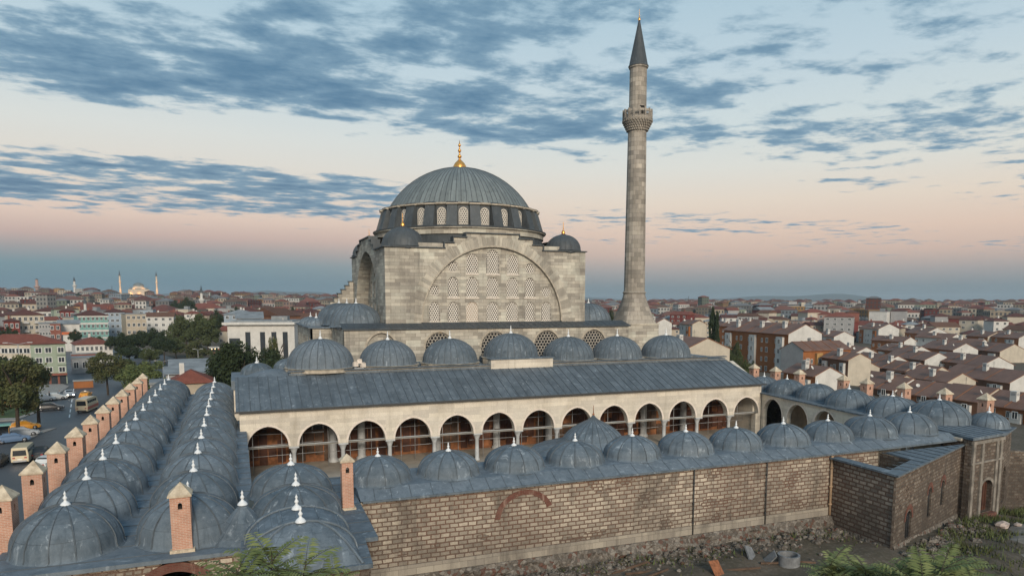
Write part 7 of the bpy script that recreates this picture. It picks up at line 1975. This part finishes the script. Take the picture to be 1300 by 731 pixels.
# rubble scatter and weeds along the wall foot
mb = MB(); rr = random.Random(17); protos = [rock_mesh(40 + k, 0.7) for k in range(4)]
for k in range(1350):
    if k < 950: x = rr.uniform(7, 43); y = 40.4 - abs(rr.gauss(0, 1.2))
    else:
        t = rr.random(); x = 42.5 + 14.7 * t; y = 34.8 + 5.9 * t - 0.4 - abs(rr.gauss(0, 1.4))
    s = rr.uniform(0.05, 0.2) * (2.2 if rr.random() < .12 else 1); q = rr.choice(protos); i0 = len(mb.v); a = rr.uniform(0, 6.28); ca, sa = math.cos(a), math.sin(a); z = T(x, y)
    mb.v += [(x + s * (u * ca - v * sa), y + s * (u * sa + v * ca), z + s * w_ + s * .2) for u, v, w_ in q.v]
    for f in q.f: mb.f.append(tuple(i + i0 for i in f)); mb.m.append(0)
tag(mb.build('rubble', M['rubble']), kind='stuff')
mb = MB(); rr = random.Random(23)
for k in range(9500):
    t = rr.random()
    if t < 0.12: x = rr.uniform(8, 43); y = 40.3 - abs(rr.gauss(0, 1.6))
    elif t < 0.8: x = rr.uniform(40, 70); y = 34.4 + (x - 42.5) * 0.41 - abs(rr.gauss(0, 3.0)) - 0.2
    else: x = rr.uniform(60, 82); y = rr.uniform(33, 42.5 - max(0, (x - 66) * .4))
    if math.sin(x * 1.3 + 2 * math.sin(y * .8)) + math.sin(y * 1.7 + x * .4) < -0.2: continue
    z = T(x, y); h = rr.uniform(0.12, 0.5) * (1.6 if t > .35 and rr.random() < .2 else 1); a = rr.uniform(0, 6.28); w_ = rr.uniform(.03, .07); lx, ly = rr.uniform(-.2, .2), rr.uniform(-.2, .2)
    mb.face([(x - w_ * math.cos(a), y - w_ * math.sin(a), z), (x + w_ * math.cos(a), y + w_ * math.sin(a), z), (x + lx, y + ly, z + h)], 0 if rr.random() < .6 else 1)
tag(mb.build('weeds', [M['leaf_olive'], M['leaf_light']]), kind='stuff')
for k, (px, py, w, h, lb) in enumerate(((1146, 668, 0.9, 2.6, 'climbing ivy covering the broken window of the corner block'), (1112, 655, 0.5, 0.6, 'small bush rooted low in the flank wall of the corner block'), (1255, 640, 1.2, 0.8, 'low scrub at the foot of the wall right of the portal'), (1290, 628, 1.6, 0.9, 'scrub bush against the boundary wall at the right edge'), (1075, 662, 0.7, 0.7, 'bush in the corner where the long wall meets the block'))):
    p = pz(px, py); tree(p.x, p.y + 0.2, h, w, 'bushy', lb, zg=p.z - 0.2, base=0.0, name='bush', group='bushes along the walls')
# market stalls with lit bulbs up the street
for k, (px, py, lb) in enumerate(((284, 452, 'market stall with red awning and lit bulbs left of the modern white hall'), (272, 449, 'market stall with pale awning and lit bulbs under the green trees'), (296, 446, 'small market stall with lit bulbs nearest the modern white hall'))):
    p = pz(px, py); o = empty('market_stall', p, lb, 'market stall', None, 0.3 * k)
    m = MB(); m.box((0, 0, 0.45), (3.2, 1.4, 0.9)); m.build('counter', M['timber'], o)
    m = MB(); m.face([(-1.9, -1.3, 2.1), (1.9, -1.3, 2.1), (1.9, 1.0, 2.7), (-1.9, 1.0, 2.7)]); m.face([(-1.9, 1.0, 2.7), (1.9, 1.0, 2.7), (1.9, 1.0, 2.4), (-1.9, 1.0, 2.4)]); m.build('awning', MH[('brick red', 'white', 'teal')[k]], o)
    for x in (-1.7, 1.7):
        for y in (-1.2, 0.9): m = MB(); m.tube((x, y, 0), (x, y, 2.2), 0.05); m.build('post', M['iron'], o)
    for x in (-1.2, 0, 1.2): m = MB(); m.lathe([(0, -.16), (.16, 0), (0, .16)], (x, -1.35, 1.9), 10); m.build('bulb', M['lamp_warm'], o)
# ------------------------------------------------------------------ near branches with pinnate leaves, tops of trees growing below the viewpoint
def pinnate(mb, p, d, ln, rr, droop=0.35):
    d = Vector(d).normalized(); n = 13; pos = Vector(p); side = d.cross(Vector((0, 0, 1))).normalized(); prev = pos.copy()
    for k in range(n):
        t = (k + 1) / n; dd = (d + Vector((0, 0, -droop * t * 1.6))).normalized(); pos = prev + dd * ln / n
        mb.tube(prev, pos, 0.006 * (1.2 - t), 0.006 * (1.1 - t), 4, 1, caps=False)
        for s in (-1, 1):
            l = ln * 0.25 * (0.55 + 0.6 * math.sin(math.pi * (0.15 + 0.75 * t))); o = (side * s + dd * 0.45 + Vector((0, 0, rr.uniform(-0.35, 0.12)))).normalized(); w = l * 0.14; up = dd.cross(o).normalized(); wv = o.cross(up).normalized()
            a = pos; b = pos + o * l * 0.45 + wv * w; c = pos + o * l - Vector((0, 0, l * .12)); e = pos + o * l * 0.45 - wv * w; mb.face([a, b, c, e], 0)
        prev = pos
def near_tree(name, px, py, dist, tips, label, seed):
    rr = random.Random(seed); d = ray(px, py); s = dist / math.hypot(d.x, d.y); root = Vector((d.x * s, d.y * s, T(d.x * s, d.y * s))); o = empty(name, root, label, 'tree')
    top = CAM_H + d.z * s; t = MB(); t.tube((0, 0, -0.3), (0.1, 0.1, top - root.z - 0.9), 0.14, 0.05, 10); t.build('trunk', M['bark'], o)
    f = MB()
    for (qx, qy, n, ln) in tips:
        dd = ray(qx, qy); k = dist * rr.uniform(0.93, 1.07) / math.hypot(dd.x, dd.y); c = Vector((dd.x * k, dd.y * k, CAM_H + dd.z * k)) - root
        base = c - Vector((0, 0, 0.7)); base.x *= .7; base.y *= .7
        f.tube((0.1, 0.1, top - root.z - 1.2), base, 0.03, 0.018, 5, 1, caps=False); f.tube(base, c, 0.016, 0.007, 5, 1, caps=False)
        for j in range(n + 3):
            a = 6.28 * j / (n + 3) + rr.uniform(-.3, .3); pinnate(f, base + (c - base) * rr.uniform(.55, 1), (math.cos(a), math.sin(a), rr.uniform(0.35, 1.1)), ln * rr.uniform(.7, 1.1), rr)
    f.build('foliage', [M['leaf_near'], M['bark']], o)
near_tree('leafy_sapling', 340, 745, 10.5, [(300, 722, 7, .62), (345, 702, 8, .7), (388, 716, 8, .7), (425, 735, 7, .55), (320, 745, 7, .6), (365, 748, 8, .6), (290, 742, 6, .5)], 'blurry green branch tips rising at the bottom edge before the corner room', 3)
near_tree('leafy_sapling', 1140, 770, 13.0, [(1052, 712, 7, .55), (1075, 728, 8, .6), (1098, 722, 7, .5), (1120, 740, 7, .6), (1150, 732, 7, .5), (1185, 726, 8, .6), (1215, 722, 8, .6), (1238, 738, 7, .6), (1064, 722, 8, .6), (1090, 735, 9, .7), (1108, 730, 8, .6), (1135, 728, 8, .6), (1172, 738, 9, .7), (1196, 722, 8, .6), (1226, 730, 8, .6), (1250, 745, 8, .6), (1165, 748, 8, .6), (1085, 748, 8, .6), (1060, 740, 7, .5), (1200, 742, 8, .6)], 'leafy green tree tops at the bottom edge before the corner block', 5)

# ------------------------------------------------------------------ labels for the generated houses and trees
def ordinal(i): return ['first', 'second', 'third', 'fourth', 'fifth', 'sixth', 'seventh', 'eighth', 'ninth', 'tenth', 'eleventh', 'twelfth'][i] if i < 12 else 'number %d' % (i + 1)
LM = [(25, 'behind the cream block at far left'), (90, 'above the teal block'), (140, 'left of the lit mosque'), (180, 'below the lit mosque'), (225, 'right of the lit mosque'), (262, 'around the small white minaret'), (310, 'above the modern white hall'), (350, 'right of the radio mast'), (400, 'left of the stepped buttress'),
      (770, 'between cube and minaret'), (850, 'just right of the minaret'), (930, 'behind the cypress'), (1000, 'around the grey slab block'), (1060, 'right of the slab blocks'), (1120, 'near the long pale block'), (1180, 'near the long grey block'), (1240, 'near the orange tower'), (1290, 'at the far right')]
def finish_labels():
    cls = {}
    for o, px, py, d, at in HOUSES:
        lm = min(LM, key=lambda l: abs(l[0] - px))[1]
        if at[0] == 'house': key = '%s estate house with %s front %s' % (at[1], at[2], lm)
        else: key = '%s %s %s-roofed house %s' % (at[0], at[1], at[2], lm)
        cls.setdefault(key, []).append((px, o))
    for o, px, py, d, kd in TREES:
        lm = min(LM, key=lambda l: abs(l[0] - px))[1]; wd = {'dark': 'dark green', 'green': 'mid green', 'olive': 'olive', 'light': 'light green', 'dense': 'dense dark'}.get(kd, kd)
        key = '%s %s tree %s' % ('far' if d > 380 else 'nearer', wd, lm); cls.setdefault(key, []).append((px, o))
    for key, L in cls.items():
        L.sort(key=lambda t: t[0])
        for i, (px, o) in enumerate(L):
            if len(L) == 1: o['label'] = key
            elif len(L) == 2: o['label'] = ('left of two: ' if i == 0 else 'right of two: ') + key
            else: o['label'] = ordinal(i) + ' from left: ' + key
finish_labels()
